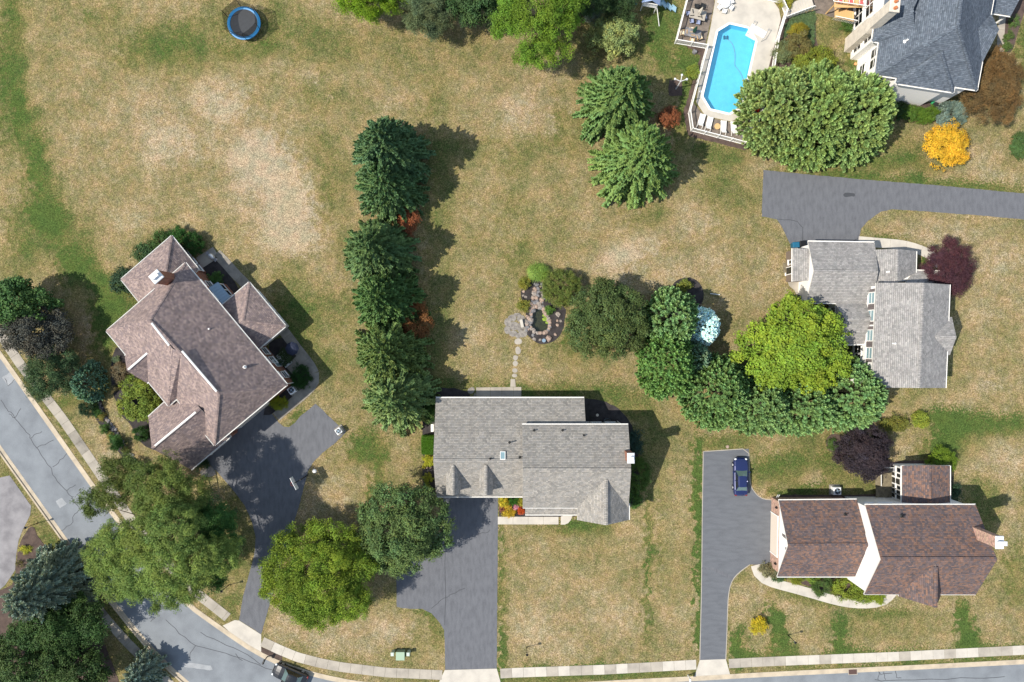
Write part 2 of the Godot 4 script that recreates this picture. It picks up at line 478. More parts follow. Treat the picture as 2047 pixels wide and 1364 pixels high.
func lawn_material() -> StandardMaterial3D:
	# how dry or lush the turf is, blob by blob: [x, y, half width, half height, turn, strength]; above 0 greener, below 0 barer
	var blobs := [
		# far left band of greener turf and the strip that runs down to the road
		[15, 130, 32, 150, 0, 0.5], [50, 255, 28, 75, -8, 0.45], [75, 320, 22, 60, 0, 0.3], [85, 395, 40, 70, -15, 0.45], [130, 480, 45, 95, -35, 0.42], [175, 570, 42, 90, -30, 0.36],
		[40, 450, 30, 60, -10, 0.3], [30, 510, 60, 40, 0, 0.2], [230, 600, 55, 60, 30, 0.45], [215, 650, 20, 60, 0, 0.4], [195, 720, 25, 90, 0, 0.3], [210, 640, 15, 40, 0, 0.3],
		[165, 620, 18, 90, 0, -0.22], [300, 90, 70, 40, -20, 0.33], [360, 105, 45, 40, 0, 0.25], [235, 60, 60, 60, 0, 0.1], [200, 20, 40, 30, 0, 0.12], [40, 20, 30, 30, 0, 0.2], [170, 30, 10, 8, 0, 0.3],
		[420, 70, 60, 60, 0, 0.22], [560, 60, 60, 60, 0, 0.12], [640, 90, 70, 50, 0, 0.18], [700, 60, 60, 30, 0, 0.1], [760, 90, 60, 40, 0, 0.1], [640, 190, 40, 40, 0, 0.14],
		[490, 95, 60, 20, 0, 0.3], [535, 40, 22, 55, 0, 0.28],
		# sun-bleached middle of the left lawn
		[430, 190, 55, 45, 0, -0.3], [330, 250, 90, 70, 30, -0.22], [330, 300, 60, 60, 0, -0.15], [480, 260, 70, 60, 0, -0.18], [540, 380, 80, 120, -30, -0.35], [590, 440, 60, 70, -25, -0.22], [520, 330, 60, 60, 0, -0.2],
		[270, 200, 60, 60, 0, -0.06], [180, 280, 70, 120, 0, -0.06], [260, 430, 60, 40, 0, -0.1], [350, 400, 120, 50, 0, -0.06], [235, 350, 26, 60, 0, 0.05],
		[424, 195, 14, 6, 45, -0.5], [440, 212, 18, 4, 40, -0.5], [614, 140, 23, 20, 0, -0.22], [548, 122, 26, 20, 0, -0.13], [650, 190, 6, 5, 0, -0.4], [650, 300, 40, 60, 0, 0.08],
		[640, 640, 60, 80, 0, 0.12], [600, 580, 60, 60, -30, 0.22], [560, 510, 50, 50, 0, -0.05], [620, 560, 40, 40, 0, -0.08], [585, 640, 30, 60, -40, 0.3], [680, 420, 20, 120, 0, 0.1], [640, 720, 40, 30, 0, 0.25],
		[640, 560, 40, 50, 0, -0.12], [640, 400, 25, 60, 0, 0.2],
		# upper middle
		[850, 140, 60, 30, 0, 0.14], [930, 90, 60, 30, 0, 0.1], [880, 60, 60, 30, 0, 0.06], [1060, 215, 60, 45, 0, -0.26], [980, 210, 60, 30, 0, -0.12], [780, 190, 45, 20, 0, -0.12], [1060, 150, 60, 30, 0, -0.1],
		[1110, 240, 14, 40, 0, 0.25], [1000, 290, 120, 26, 0, 0.14], [1020, 320, 40, 20, 0, 0.1], [1140, 260, 30, 50, 0, 0.22], [950, 400, 60, 60, 0, 0.02], [1030, 430, 40, 90, 0, 0.12], [1045, 510, 30, 40, 0, 0.25],
		[1200, 430, 60, 40, 0, -0.06], [1265, 490, 60, 26, -20, -0.3], [1220, 520, 50, 40, 0, -0.24], [1370, 440, 50, 40, -20, -0.22], [1300, 540, 90, 40, 0, -0.15], [1400, 520, 80, 40, 0, -0.1], [1300, 430, 60, 20, 0, 0.16],
		[1440, 570, 60, 40, 0, -0.05], [1440, 500, 60, 30, 0, -0.08], [1520, 560, 40, 60, 0, -0.12], [1455, 380, 60, 50, 0, 0.16], [1400, 350, 60, 30, 0, 0.1],
		[870, 500, 30, 320, 0, 0.2], [860, 730, 40, 60, 0, 0.2], [930, 690, 60, 60, 0, -0.06], [950, 640, 40, 90, 0, -0.08], [900, 770, 60, 20, 0, 0.28], [900, 330, 50, 60, 0, 0.1], [990, 560, 30, 90, 0, 0.06],
		# round the pond and behind the middle house
		[1120, 690, 60, 40, 0, 0.12], [1180, 700, 60, 30, 0, 0.1], [1100, 780, 120, 18, 0, 0.26], [1250, 800, 60, 30, 20, 0.36], [1220, 760, 50, 26, 0, -0.06], [1080, 730, 50, 26, 0, -0.02], [1330, 830, 40, 60, 0, 0.12], [1140, 660, 20, 40, 0, 0.3],
		[1290, 900, 40, 80, 0, 0.22], [1340, 920, 30, 60, 0, 0.0], [985, 800, 200, 20, 0, 0.2],
		# pool garden
		[1340, 60, 40, 80, 0, 0.4], [1375, 110, 30, 30, 0, 0.5], [1340, 150, 30, 40, 0, 0.2], [1365, 210, 18, 90, 10, 0.5], [1290, 120, 40, 50, 0, 0.2], [1430, 305, 60, 22, 8, 0.35], [1310, 60, 20, 60, 0, 0.3], [1200, 60, 90, 60, 0, 0.25],
		[1640, 60, 35, 40, 0, 0.22], [1700, 120, 24, 40, 0, 0.4], [1700, 50, 20, 20, 0, 0.5], [1660, 80, 20, 20, 0, -0.05], [1600, 305, 90, 30, 0, 0.05], [1700, 320, 80, 26, 0, 0.4], [1780, 290, 60, 40, 0, 0.32],
		[1830, 360, 260, 14, 4, 0.5], [1850, 320, 60, 20, 0, 0.3], [1960, 300, 40, 40, 0, -0.1], [2010, 200, 30, 60, 0, 0.0], [2040, 100, 12, 60, 0, 0.4], [2000, 345, 60, 16, 0, -0.1], [1930, 345, 60, 14, 0, -0.06], [1560, 320, 60, 14, 0, -0.12],
		# right hand lawns
		[1850, 460, 90, 30, 0, -0.24], [1950, 500, 70, 40, 0, -0.16], [2000, 560, 60, 80, 0, -0.12], [1950, 640, 40, 90, 0, -0.08], [1980, 780, 60, 60, 0, -0.06], [1965, 760, 16, 20, 0, -0.25], [1780, 480, 40, 8, 0, 0.35], [1850, 516, 12, 26, 0, 0.85], [1835, 790, 60, 22, 0, 0.15], [1870, 795, 40, 14, 0, -0.25],
		[1950, 838, 120, 20, 6, 0.62], [1905, 880, 60, 40, 0, 0.35], [1890, 850, 40, 40, 0, 0.4], [1850, 890, 40, 26, 0, 0.25], [1985, 920, 70, 40, 0, -0.22], [1830, 880, 40, 14, -15, -0.22], [1860, 860, 26, 10, -20, -0.2], [1960, 1000, 40, 60, 0, 0.32], [1990, 1100, 40, 80, 0, 0.1], [2010, 1040, 20, 60, 0, -0.2], [2030, 1150, 26, 60, 0, 0.3], [1880, 880, 20, 60, 0, 0.3],
		[1560, 930, 70, 30, 0, 0.42], [1620, 880, 70, 30, 0, 0.25], [1660, 920, 30, 24, 0, 0.4], [1700, 960, 60, 30, 0, 0.3], [1590, 980, 60, 16, 0, 0.5], [1620, 950, 24, 16, 0, -0.3], [1510, 940, 14, 50, 0, 0.1], [1525, 985, 20, 8, 30, -0.35], [1440, 880, 60, 20, 0, 0.4], [1560, 890, 60, 14, 0, 0.0],
		# front lawns
		[1390, 960, 11, 90, 0, 0.8], [1396, 1120, 9, 150, 0, 0.8], [1390, 1240, 9, 60, 0, 0.7], [1293, 1080, 9, 90, 0, 0.45], [1290, 1200, 7, 90, 0, 0.4], [1330, 960, 30, 100, 0, -0.06], [1345, 1100, 20, 150, 0, 0.06], [1350, 1250, 30, 90, 0, -0.08], [1320, 1060, 8, 120, 0, 0.18],
		[1170, 1052, 50, 16, 0, 0.4], [1100, 1048, 60, 10, 0, 0.3], [1050, 1130, 60, 60, 0, -0.06], [1150, 1180, 90, 60, 0, -0.08], [1100, 1260, 110, 60, 0, -0.16], [1240, 1250, 40, 60, 0, -0.12], [1090, 1080, 60, 30, 0, 0.02], [1120, 1240, 30, 30, 0, 0.04], [1210, 1130, 30, 50, 0, 0.05], [1190, 1334, 260, 8, -1.5, 0.5], [997, 1190, 8, 170, 0, 0.45], [1000, 1300, 10, 50, 0, 0.3],
		[1120, 1350, 300, 12, -1, 0.4], [1470, 1290, 14, 50, 0, 0.75], [1495, 1308, 40, 14, 0, 0.6], [1800, 1300, 300, 8, -2.5, 0.5], [1548, 1240, 16, 40, -14, 0.75], [1560, 1290, 30, 22, 0, 0.6], [1673, 1270, 14, 40, -4, 0.7], [1680, 1300, 30, 14, 0, 0.6], [1922, 1240, 16, 46, -8, 0.8], [1930, 1280, 26, 20, 0, 0.6], [1620, 1190, 90, 14, 14, 0.4], [1760, 1220, 60, 12, 0, 0.45], [1700, 1250, 80, 26, 0, 0.12], [1800, 1250, 90, 26, 0, 0.08],
		[1500, 1180, 30, 40, 0, -0.16], [1860, 1210, 40, 30, 0, -0.1], [1560, 1210, 40, 20, 0, -0.12], [2000, 1250, 50, 40, 0, -0.08], [1870, 1320, 320, 10, -2.5, 0.5], [1480, 1150, 14, 14, 0, 0.3],
		# around the left house and its drive
		[730, 890, 40, 36, 0, 0.62], [750, 960, 14, 60, 10, 0.4], [640, 1000, 50, 60, 0, -0.16], [650, 920, 30, 26, 0, 0.0], [720, 940, 24, 40, 0, -0.05], [800, 930, 30, 90, 0, 0.05], [800, 890, 20, 80, 0, -0.12], [590, 838, 26, 12, -40, 0.4], [660, 760, 40, 40, 0, 0.05], [690, 800, 30, 40, 0, -0.05], [700, 650, 20, 120, 0, 0.1], [560, 690, 50, 40, 0, 0.2],
		[690, 1270, 110, 40, 0, -0.22], [560, 1230, 30, 60, 0, -0.2], [780, 1240, 40, 40, 0, -0.16], [830, 1290, 40, 30, 0, 0.12], [870, 1260, 14, 40, -20, 0.35], [860, 1300, 40, 40, 0, -0.06], [660, 1310, 90, 10, 12, 0.2], [760, 1120, 30, 60, 0, -0.05], [780, 1170, 20, 60, 0, 0.1], [840, 1222, 50, 7, 10, 0.35],
		[470, 1090, 34, 120, 0, 0.22], [450, 1210, 40, 30, 20, 0.25], [440, 980, 30, 40, 0, -0.02], [480, 1200, 6, 40, 14, -0.3], [500, 1020, 5, 50, -20, -0.25], [150, 860, 14, 100, -34, 0.1], [170, 870, 40, 60, -34, -0.08], [200, 920, 30, 40, 0, -0.16], [110, 830, 12, 160, -35, 0.32], [130, 800, 26, 16, 0, 0.35], [265, 880, 20, 60, -34, -0.12], [230, 830, 14, 50, -20, -0.06], [270, 1050, 30, 60, 0, 0.3],
		[100, 1080, 26, 60, -40, 0.35], [10, 960, 18, 40, -30, 0.3], [230, 1240, 16, 160, -40, 0.3], [60, 1200, 90, 90, 0, 0.2], [240, 1330, 60, 60, 0, 0.1],
	]
	var fw := 304
	var fh := 212
	var field := PackedFloat32Array()
	field.resize(fw * fh)
	field.fill(0.43)
	for b in blobs:
		var cx: float = (b[0] - MAP_X) / 8.0
		var cy: float = (b[1] - MAP_Y) / 8.0
		var rx: float = b[2] / 8.0 * 1.25
		var ry: float = b[3] / 8.0 * 1.25
		var ca := cos(deg_to_rad(b[4]))
		var sa := sin(deg_to_rad(b[4]))
		var e := int(maxf(rx, ry)) + 1
		var hot: float = b[5] * 0.95
		for y in range(maxi(0, int(cy) - e), mini(fh, int(cy) + e + 1)):
			for x in range(maxi(0, int(cx) - e), mini(fw, int(cx) + e + 1)):
				var dx := x - cx
				var dy := y - cy
				var u := (dx * ca + dy * sa) / rx
				var w := (dy * ca - dx * sa) / ry
				var d := u * u + w * w
				if d < 1.0:
					var q := 1.0 - d
					field[y * fw + x] += hot * q * (1.6 - 0.6 * q)
	var w := 2048
	var h := 1416
	var n1 := turf_noise(5, 0.011, 4, w, h)
	var n2 := turf_noise(6, 0.07, 3, w, h)
	var n3 := turf_noise(7, 0.26, 2, w, h)
	var n4 := turf_noise(8, 0.03, 3, w, h)
	# tone from bare straw to lush green
	var stops := [Color8(180, 164, 140), Color8(157, 141, 108), Color8(138, 128, 88), Color8(110, 111, 67), Color8(82, 102, 52)]
	var at := [0.0, 0.27, 0.5, 0.74, 1.0]
	var lut := PackedByteArray()
	lut.resize(256 * 3)
	for i in 256:
		var f := i / 255.0
		var k := 0
		while k < 3 and f > at[k + 1]:
			k += 1
		var c: Color = (stops[k] as Color).lerp(stops[k + 1], clampf((f - at[k]) / (at[k + 1] - at[k]), 0, 1))
		lut[i * 3] = c.r8
		lut[i * 3 + 1] = c.g8
		lut[i * 3 + 2] = c.b8
	var gr := PackedByteArray()
	gr.resize(65536)
	rng.seed = 99
	for i in 65536:
		gr[i] = rng.randi() & 255
	var out := PackedByteArray()
	out.resize(w * h * 3)
	var i := 0
	var sx := MAP_W / 8.0 / w
	var sy := MAP_H / 8.0 / h
	for y in h:
		var fy := y * sy
		for x in w:
			var a := n1[i]
			var b := n2[i]
			var e := n3[i]
			var d := n4[i]
			var jx := int(x * sx + (b + d - 256) * 0.012)
			var jy := int(fy + (a + e - 256) * 0.012)
			jx = 0 if jx < 0 else (fw - 1 if jx >= fw else jx)
			jy = 0 if jy < 0 else (fh - 1 if jy >= fh else jy)
			var t := int(field[jy * fw + jx] * 255.0 + (a - 128) * 0.40 + (b - 128) * 0.34 + (e - 128) * 0.44)
			t = 0 if t < 0 else (255 if t > 255 else t)
			var g := gr[(i * 7 + (i >> 9)) & 65535]
			var f := 170 + (g * 110 >> 8) + (gr[((i >> 1) * 13 + (y >> 1) * 977) & 65535] * 56 >> 8) + ((d * 24) >> 8)
			var o := i * 3
			var l := t * 3
			var r0 := (lut[l] * (f + ((d - 128) >> 3))) >> 8
			var g0 := (lut[l + 1] * f) >> 8
			var b0 := (lut[l + 2] * (f + ((a - 128) >> 4))) >> 8
			out[o] = r0 if r0 < 255 else 255
			out[o + 1] = g0 if g0 < 255 else 255
			out[o + 2] = b0 if b0 < 255 else 255
			i += 1
	var m := mat(Color(1, 1, 1), 0.95)
	m.metallic_specular = 0.2
	m.albedo_texture = ImageTexture.create_from_image(Image.create_from_data(w, h, false, Image.FORMAT_RGB8, out))
	var o2 := P2(MAP_X, MAP_Y)
	m.uv1_scale = Vector3(S / MAP_W, S / MAP_H, 1)
	m.uv1_offset = Vector3(-o2.x * S / MAP_W, -o2.y * S / MAP_H, 0)
	m.detail_enabled = true
	m.detail_blend_mode = BaseMaterial3D.BLEND_MODE_MUL
	m.detail_albedo = noise_tex(77, 0.2, [Color(0.58, 0.58, 0.54), Color(0.88, 0.88, 0.87), Color(1, 1, 1)], 3, 512, 0.7)
	m.detail_uv_layer = BaseMaterial3D.DETAIL_UV_2
	m.uv2_scale = Vector3.ONE / 13.7
	return m

func turf_noise(s: int, freq: float, oct: int, w: int, h: int) -> PackedByteArray:
	var f := FastNoiseLite.new()
	f.seed = s
	f.frequency = freq
	f.fractal_octaves = oct
	f.noise_type = FastNoiseLite.TYPE_SIMPLEX_SMOOTH
	var im := f.get_image(w, h, false, false, true)
	im.convert(Image.FORMAT_L8)
	return im.get_data()

var north_kerb := PackedVector2Array()
var south_kerb := PackedVector2Array()

func slabs(parent: Node, line: PackedVector2Array, width: float, step: float, y: float, mats: Array, t0 := 0.0) -> void:
	# concrete flags poured one after another along a curving line
	var len := 0.0
	var acc := [0.0]
	for i in line.size() - 1:
		len += line[i].distance_to(line[i + 1])
		acc.append(len)
	var sample := func(d: float) -> Array:
		d = clampf(d, 0.0, len)
		var k := 0
		while k < line.size() - 2 and acc[k + 1] < d:
			k += 1
		var f: float = (d - acc[k]) / (acc[k + 1] - acc[k])
		var a := line[maxi(k - 1, 0)]
		var b := line[mini(k + 2, line.size() - 1)]
		return [line[k].lerp(line[k + 1], f), (line[k + 1] - line[k]).normalized().lerp((b - a).normalized(), 0.5).normalized()]
	var d := 0.0
	while d < len - 0.3:
		var e := minf(d + step, len)
		var p: Array = sample.call(d + 0.012)
		var q: Array = sample.call(e - 0.012)
		var b := MB.new()
		var n1 := Vector2(-p[1].y, p[1].x) * width * 0.5
		var n2 := Vector2(-q[1].y, q[1].x) * width * 0.5
		var mid: Array = sample.call((d + e) * 0.5)
		var n3 := Vector2(-mid[1].y, mid[1].x) * width * 0.5
		b.slab(PackedVector2Array([p[0] - n1, mid[0] - n3, q[0] - n2, q[0] + n2, mid[0] + n3, p[0] + n1]), -0.06, y + rng.randf_range(-0.003, 0.003))
		put("slab", b, mats[rng.randi() % mats.size()], parent)
		d = e

func sheet(called: String, a: Array, y: float, m: Material, label: String, times := 0, rough_edge := 0.0) -> MeshInstance3D:
	var p := poly(a)
	if times:
		p = smooth(p, true, times)
	if rough_edge > 0.0:
		p = wobble(p, rough_edge, 0.35)
	var b := MB.new()
	b.slab(p, -0.08, y)
	return struct(called, b, m, label)

func build_ground() -> void:
	var nk := [-900, -570, -300, 277, -120, 533, 0, 703, 93, 835, 186, 967, 231, 1030, 300, 1119, 372, 1203, 447, 1257, 512, 1301, 570, 1328, 632, 1347, 720, 1365, 850, 1376, 980, 1376, 1120, 1368, 1276, 1359, 1399, 1353, 1536, 1345, 1790, 1333, 2047, 1320, 2300, 1307, 4200, 1212]
	var sk := [-900, -365, -300, 482, -120, 738, 0, 908, 82, 1023, 150, 1118, 190, 1170, 225, 1213, 275, 1276, 320, 1325, 357, 1360, 400, 1395, 470, 1432, 560, 1466, 700, 1492, 900, 1503, 1100, 1497, 1300, 1486, 2300, 1436, 4200, 1341]
	north_kerb = smooth(poly(nk), false, 1)
	south_kerb = smooth(poly(sk), false, 1)
	var road := north_kerb.duplicate()
	var back := south_kerb.duplicate()
	back.reverse()
	road.append_array(back)
	var cut := [road]
	var aprons := [
		[445, 1251, 456, 1246, 469, 1240, 478, 1241, 500, 1255, 522, 1269, 522, 1304, 500, 1294, 470, 1274],
		[889, 1340, 993, 1337, 1000, 1362, 1004, 1378, 872, 1378, 881, 1357],
		[1399, 1320, 1451, 1318, 1460, 1350, 1388, 1354],
	]
	for a in aprons:
		cut.append(poly(a))
	var pool := [1458.3, 47, 1496, 55.7, 1511.7, 82, 1482, 214, 1458, 228, 1419.7, 219, 1404, 193, 1434, 62]
	cut.append(poly(pool))
	var pond := [1061, 618, 1071, 615.5, 1081, 614, 1085.5, 621, 1092.5, 633, 1097, 645, 1098, 654, 1092.5, 662, 1080, 666, 1069, 661, 1062, 653, 1064, 641, 1064, 630]
	var pond_edge := smooth(poly(pond), true, 1)
	cut.append(pond_edge)
	var lm := lawn_material()
	var b := MB.new()
	var xs := [-180.0, 300.0, 1080.0, 1457.0, 2227.0]
	for i in 4:
		lay(b, poly([xs[i], MAP_Y, xs[i + 1], MAP_Y, xs[i + 1], MAP_Y + MAP_H, xs[i], MAP_Y + MAP_H]), cut)
	struct("lawn", b, lm, "drought-browned lawns with greener patches between the houses")
	var far := grainy(Color(0.46, 0.44, 0.28), 0.3, 4.0, 0.35, 31.0, 301)
	b = MB.new()
	for r in [[-6000, -6000, 8000, MAP_Y], [-6000, MAP_Y + MAP_H, 8000, 7000], [-6000, MAP_Y, MAP_X, MAP_Y + MAP_H], [MAP_X + MAP_W, MAP_Y, 8000, MAP_Y + MAP_H]]:
		lay(b, poly([r[0], r[1], r[2], r[1], r[2], r[3], r[0], r[3]]), [road])
	struct("ground", b, far, "grassland beyond the gardens")

	b = MB.new()
	b.flat(road, -0.1)
	struct("road", b, M.road, "curving grey asphalt street along the bottom left")
	# kerb with its gutter pan
	for side in 2:
		var line := north_kerb if side == 0 else south_kerb
		var sg := 1.0 if side == 0 else -1.0
		b = MB.new()
		b.strip(line, -0.08 * sg, -0.05, -0.08 * sg + 0.001, 0.035)
		b.strip(line, -0.08 * sg, 0.035, 0.10 * sg, 0.03)
		b.strip(line, 0.10 * sg, 0.03, 0.13 * sg, -0.082)
		b.strip(line, 0.13 * sg, -0.082, 0.58 * sg, -0.094)
		struct("kerb", b, M.kerb, "pale concrete kerb on the house side of the street" if side == 0 else "pale concrete kerb on the far side of the street")
	for i in 3:
		b = MB.new()
		b.slab(poly(aprons[i]), -0.1, 0.026)
		struct("driveway_apron", b, M.concrete_new, ["concrete apron of the shaded left driveway", "concrete apron of the middle driveway", "concrete apron of the right driveway"][i])
	var walk := struct_root("sidewalk", "pale concrete sidewalk along the house side of the street")
	var cc := [M.concrete, M.concrete, M.concrete_new]
	slabs(walk, poly([-160, 433, -60, 577, 40, 728, 125, 838, 200, 948, 262, 1040, 330, 1123, 393, 1186, 455, 1235]), 1.2, 1.5, 0.03, [M.concrete, M.concrete_old, M.concrete])
	slabs(walk, poly([524, 1283, 560, 1300, 594, 1314, 640, 1326, 682, 1334, 774, 1345, 884, 1350]), 1.2, 1.45, 0.03, cc)
	slabs(walk, poly([1000, 1347, 1024, 1345.5, 1211, 1339, 1392, 1329]), 1.2, 1.45, 0.03, cc)
	slabs(walk, poly([1457, 1327, 1536, 1323, 1790, 1313, 2047, 1300, 2227, 1290]), 1.15, 1.42, 0.03, [M.concrete, M.concrete_new, M.concrete_new])
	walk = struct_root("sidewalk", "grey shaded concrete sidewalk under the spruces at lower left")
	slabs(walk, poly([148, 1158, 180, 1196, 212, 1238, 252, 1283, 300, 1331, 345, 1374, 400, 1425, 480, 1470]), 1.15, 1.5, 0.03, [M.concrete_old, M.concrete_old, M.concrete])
	sheet("paved_strip", [522, 1294, 564, 1311.5, 563, 1322, 545, 1317, 522, 1304], 0.028, M.mulch_brown, "brown paved strip between sidewalk and kerb by the black mailbox")

	# driveways
	sheet("driveway", [423, 933, 405, 915, 420, 890, 500, 826, 540, 797, 543, 827, 557, 845, 566, 853, 577, 854, 590, 845, 600, 833, 631, 807, 691, 865, 672, 884, 645, 905, 624, 927, 615, 945, 607, 975, 597, 1015, 587, 1045, 570, 1100, 556, 1150, 543, 1195, 530, 1240, 522, 1268.5, 500, 1254, 478, 1240, 485, 1195, 500, 1140, 509, 1105, 511, 1075, 503, 1043, 490, 1013, 466, 980, 440, 950], 0.02, M.drive, "dark driveway fanning out beside the brick house with mauve roofs", 0, 0.03)
	sheet("driveway", [888, 960, 996, 960, 993, 1337, 890, 1339.5, 888, 1260, 879, 1245, 862, 1226, 844, 1217.5, 807, 1217, 793, 1213, 792, 1143, 800, 1110, 850, 1090, 885, 1060], 0.02, M.drive, "wide dark driveway in front of the grey-roofed middle house", 0, 0.025)
	sheet("driveway", [1406, 903.5, 1497, 897.6, 1498, 936, 1499, 956, 1500.7, 971.5, 1506.6, 982, 1516, 992.6, 1527.7, 998.5, 1546, 999, 1552, 1010, 1552, 1110, 1541, 1127, 1518, 1129, 1499, 1129, 1476.5, 1145.5, 1464, 1160, 1458, 1178, 1455, 1203, 1453, 1273, 1451, 1318, 1399, 1320, 1401, 1240, 1403, 1140, 1404, 1023], 0.02, M.drive_new, "smooth dark driveway with the blue sedan on it", 0, 0.02)
	sheet("driveway", [1526, 340, 1536, 341, 1611, 348.5, 1721, 358.5, 1866, 370, 2047, 387, 2227, 403, 2227, 459, 2047, 439, 1961, 431, 1861, 423.5, 1783, 418.5, 1761, 423.5, 1736, 441, 1721, 458.5, 1718, 477, 1718, 520, 1600, 520, 1577, 483.5, 1568, 463, 1553.5, 438.5, 1536, 435, 1523, 433], 0.02, M.drive, "dark driveway crossing from the right edge to the grey-roofed right house", 0, 0.03)
	sheet("driveway", [19, 951, 62, 1012, 60, 1030, 45, 1060, 37, 1080, 32, 1110, 30, 1140, 10, 1170, -180, 1330, -180, 1060, -60, 985, 0, 955], 0.02, M.drive_old, "pale grey driveway at the left edge across the street")
	# pale worn edging of the right driveway
	for e in [[1406, 903, 1405, 960, 1404, 1023, 1403, 1140, 1401, 1240, 1399, 1319], [1406, 903, 1450, 900, 1497, 897, 1498, 936, 1499, 956, 1501, 971.5, 1507, 982, 1516, 992.6, 1527.7, 998.5, 1543, 999.5], [1499, 1129, 1476.5, 1145.5, 1464, 1160, 1458, 1178, 1455, 1203, 1453, 1273, 1451, 1318]]:
		b = MB.new()
		b.strip(smooth(poly(e), false, 1), -0.05, 0.024, 0.05, 0.024)
		struct("driveway_edging", b, M.concrete, "thin pale edging of the right driveway")
	# repaired patches and sealed cracks in the asphalt
	for q in [[2, 755, 20, 744, 34, 757, 14, 772], [110, 1003, 122, 996, 133, 1008, 118, 1017], [365, 1324, 420, 1332, 424, 1340, 418, 1341, 362, 1334]]:
		b = MB.new()
		b.flat(wobble(poly(q), 0.03, 0.3), -0.096)
		struct("road_patch", b, M.patch, "light repaired patch in the street")
	b = MB.new()
	b.flat(wobble(smooth(poly([1686, 387, 1694, 385, 1703, 386, 1710, 387, 1709, 394, 1700, 392, 1692, 395, 1686, 392])), 0.03, 0.2), 0.025)
	struct("driveway_stain", b, M.crack, "dark sealed blot on the upper right driveway")
	var cracks := [
		[-0.095, [0, 800, 12, 818, 25, 830, 40, 851, 58, 870, 60, 877, 72, 896, 82, 912, 100, 935, 104, 950, 118, 968, 132, 982, 145, 1000, 160, 1020]],
		[-0.095, [60, 876, 70, 868, 82, 863]], [-0.095, [72, 896, 88, 890, 106, 880]], [-0.095, [104, 934, 118, 920, 135, 904]], [-0.095, [16, 828, 28, 836, 40, 817]],
		[-0.095, [118, 1063, 140, 1050, 148, 1028, 160, 1018]], [-0.095, [118, 1063, 125, 1075, 140, 1092, 155, 1104]], [-0.095, [132, 982, 150, 970]], [-0.095, [8, 757, 14, 772, 34, 757]],
		[-0.095, [330, 1240, 357, 1268, 390, 1292, 450, 1307, 500, 1325, 545, 1341]], [-0.095, [390, 1292, 381, 1304, 379, 1320]], [-0.095, [470, 1308, 484, 1322]], [-0.095, [400, 1265, 440, 1285, 480, 1303, 520, 1330]], [-0.095, [310, 1235, 300, 1244]],
		[-0.095, [1750, 1360, 1770, 1362, 1860, 1359, 1950, 1357, 2010, 1354]], [-0.095, [1755, 1338, 1762, 1350, 1785, 1347]], [-0.095, [1770, 1336, 1768, 1348, 1772, 1360]], [-0.095, [1791, 1342, 1793, 1356, 1803, 1357]], [-0.095, [1758, 1344, 1757, 1362]],
		[0.025, [862, 1217, 876, 1206, 880, 1201, 900, 1189, 930, 1176]], [0.025, [956, 1067, 970, 1066, 980, 1060]], [0.025, [890, 1060, 890, 1160, 889, 1250]],
		[0.025, [1553, 438, 1594, 443, 1605, 455, 1605, 485]], [0.025, [1703, 483, 1718, 475]],
	]
	b = MB.new()
	var bd := MB.new()
	for c in cracks:
		var l := poly(c[1])
		var q := PackedVector2Array([l[0]])
		for i in l.size() - 1:
			for j in range(1, 4):
				q.append(l[i].lerp(l[i + 1], j / 3.0) + (Vector2(rng.randf_range(-0.12, 0.12), rng.randf_range(-0.12, 0.12)) if j < 3 else Vector2.ZERO))
		(b if c[0] < 0 else bd).strip(q, -0.035, c[0], 0.035, c[0])
	var o := struct("road_crack", b, M.crack, "thin dark sealed cracks in the street")
	o.set_meta("kind", "structure")
	struct("driveway_crack", bd, M.crack, "thin dark sealed cracks in the driveways")
	b = MB.new()
	b.flat(wobble(poly([1403, 1134.5, 1425, 1134.5, 1445, 1143, 1466, 1156, 1464, 1160, 1442, 1149, 1424, 1140, 1403, 1139]), 0.03, 0.4), 0.025)
	struct("driveway_seam", b, M.drive, "dark tar seam across the neck of the right driveway")

	# beds
	sheet("mulch_bed", [249, 712, 236, 690, 226, 705, 221, 735, 222, 775, 232, 805, 240, 830, 262, 850, 275, 880, 300, 900, 345, 905, 360, 800, 300, 740], 0.03, M.mulch, "dark mulch bed along the front of the brick house", 2, 0.05)
	sheet("mulch_bed", [188, 800, 200, 792, 206, 810, 222, 850, 250, 900, 285, 930, 300, 945, 275, 948, 245, 915, 222, 885, 200, 850, 182, 825], 0.03, M.mulch, "dark mulch bed beside the dry stone creek", 2, 0.05)
	sheet("mulch_bed", [392, 517, 427, 515, 441, 529, 480, 576, 478, 605, 450, 615, 400, 560], 0.03, M.mulch, "dark mulch bed behind the brick house", 1)
	sheet("mulch_bed", [530, 690, 562, 672, 575, 686, 591, 709, 607, 730, 619, 745, 622, 755, 616, 768, 600, 780, 576, 800, 545, 830, 520, 830, 560, 770], 0.03, M.mulch, "dark mulch bed along the right side of the brick house", 1)
	sheet("mulch_bed", [845, 775, 930, 777, 946, 800, 880, 820, 872, 1000, 846, 1000, 844, 900], 0.03, M.mulch, "dark mulch bed along the left wall of the middle house", 1, 0.05)
	sheet("mulch_bed", [1150, 796, 1190, 798, 1220, 807, 1248, 826, 1268, 860, 1276, 900, 1280, 1000, 1264, 1020, 1240, 1000, 1150, 900], 0.03, M.mulch, "dark mulch bed in the corner behind the middle house", 1, 0.05)
	sheet("mulch_bed", [998, 985, 1055, 985, 1145, 1010, 1150, 1033, 1120, 1034, 998, 1034], 0.03, M.mulch, "flower bed mulch beside the middle house entrance")
	sheet("mulch_bed", [1538, 1127, 1552, 1110, 1760, 1110, 1790, 1180, 1772, 1202, 1740, 1205, 1690, 1196, 1640, 1180, 1580, 1160, 1520, 1135], 0.03, M.mulch_brown, "brown mulch bed in front of the russet-roofed house", 1)
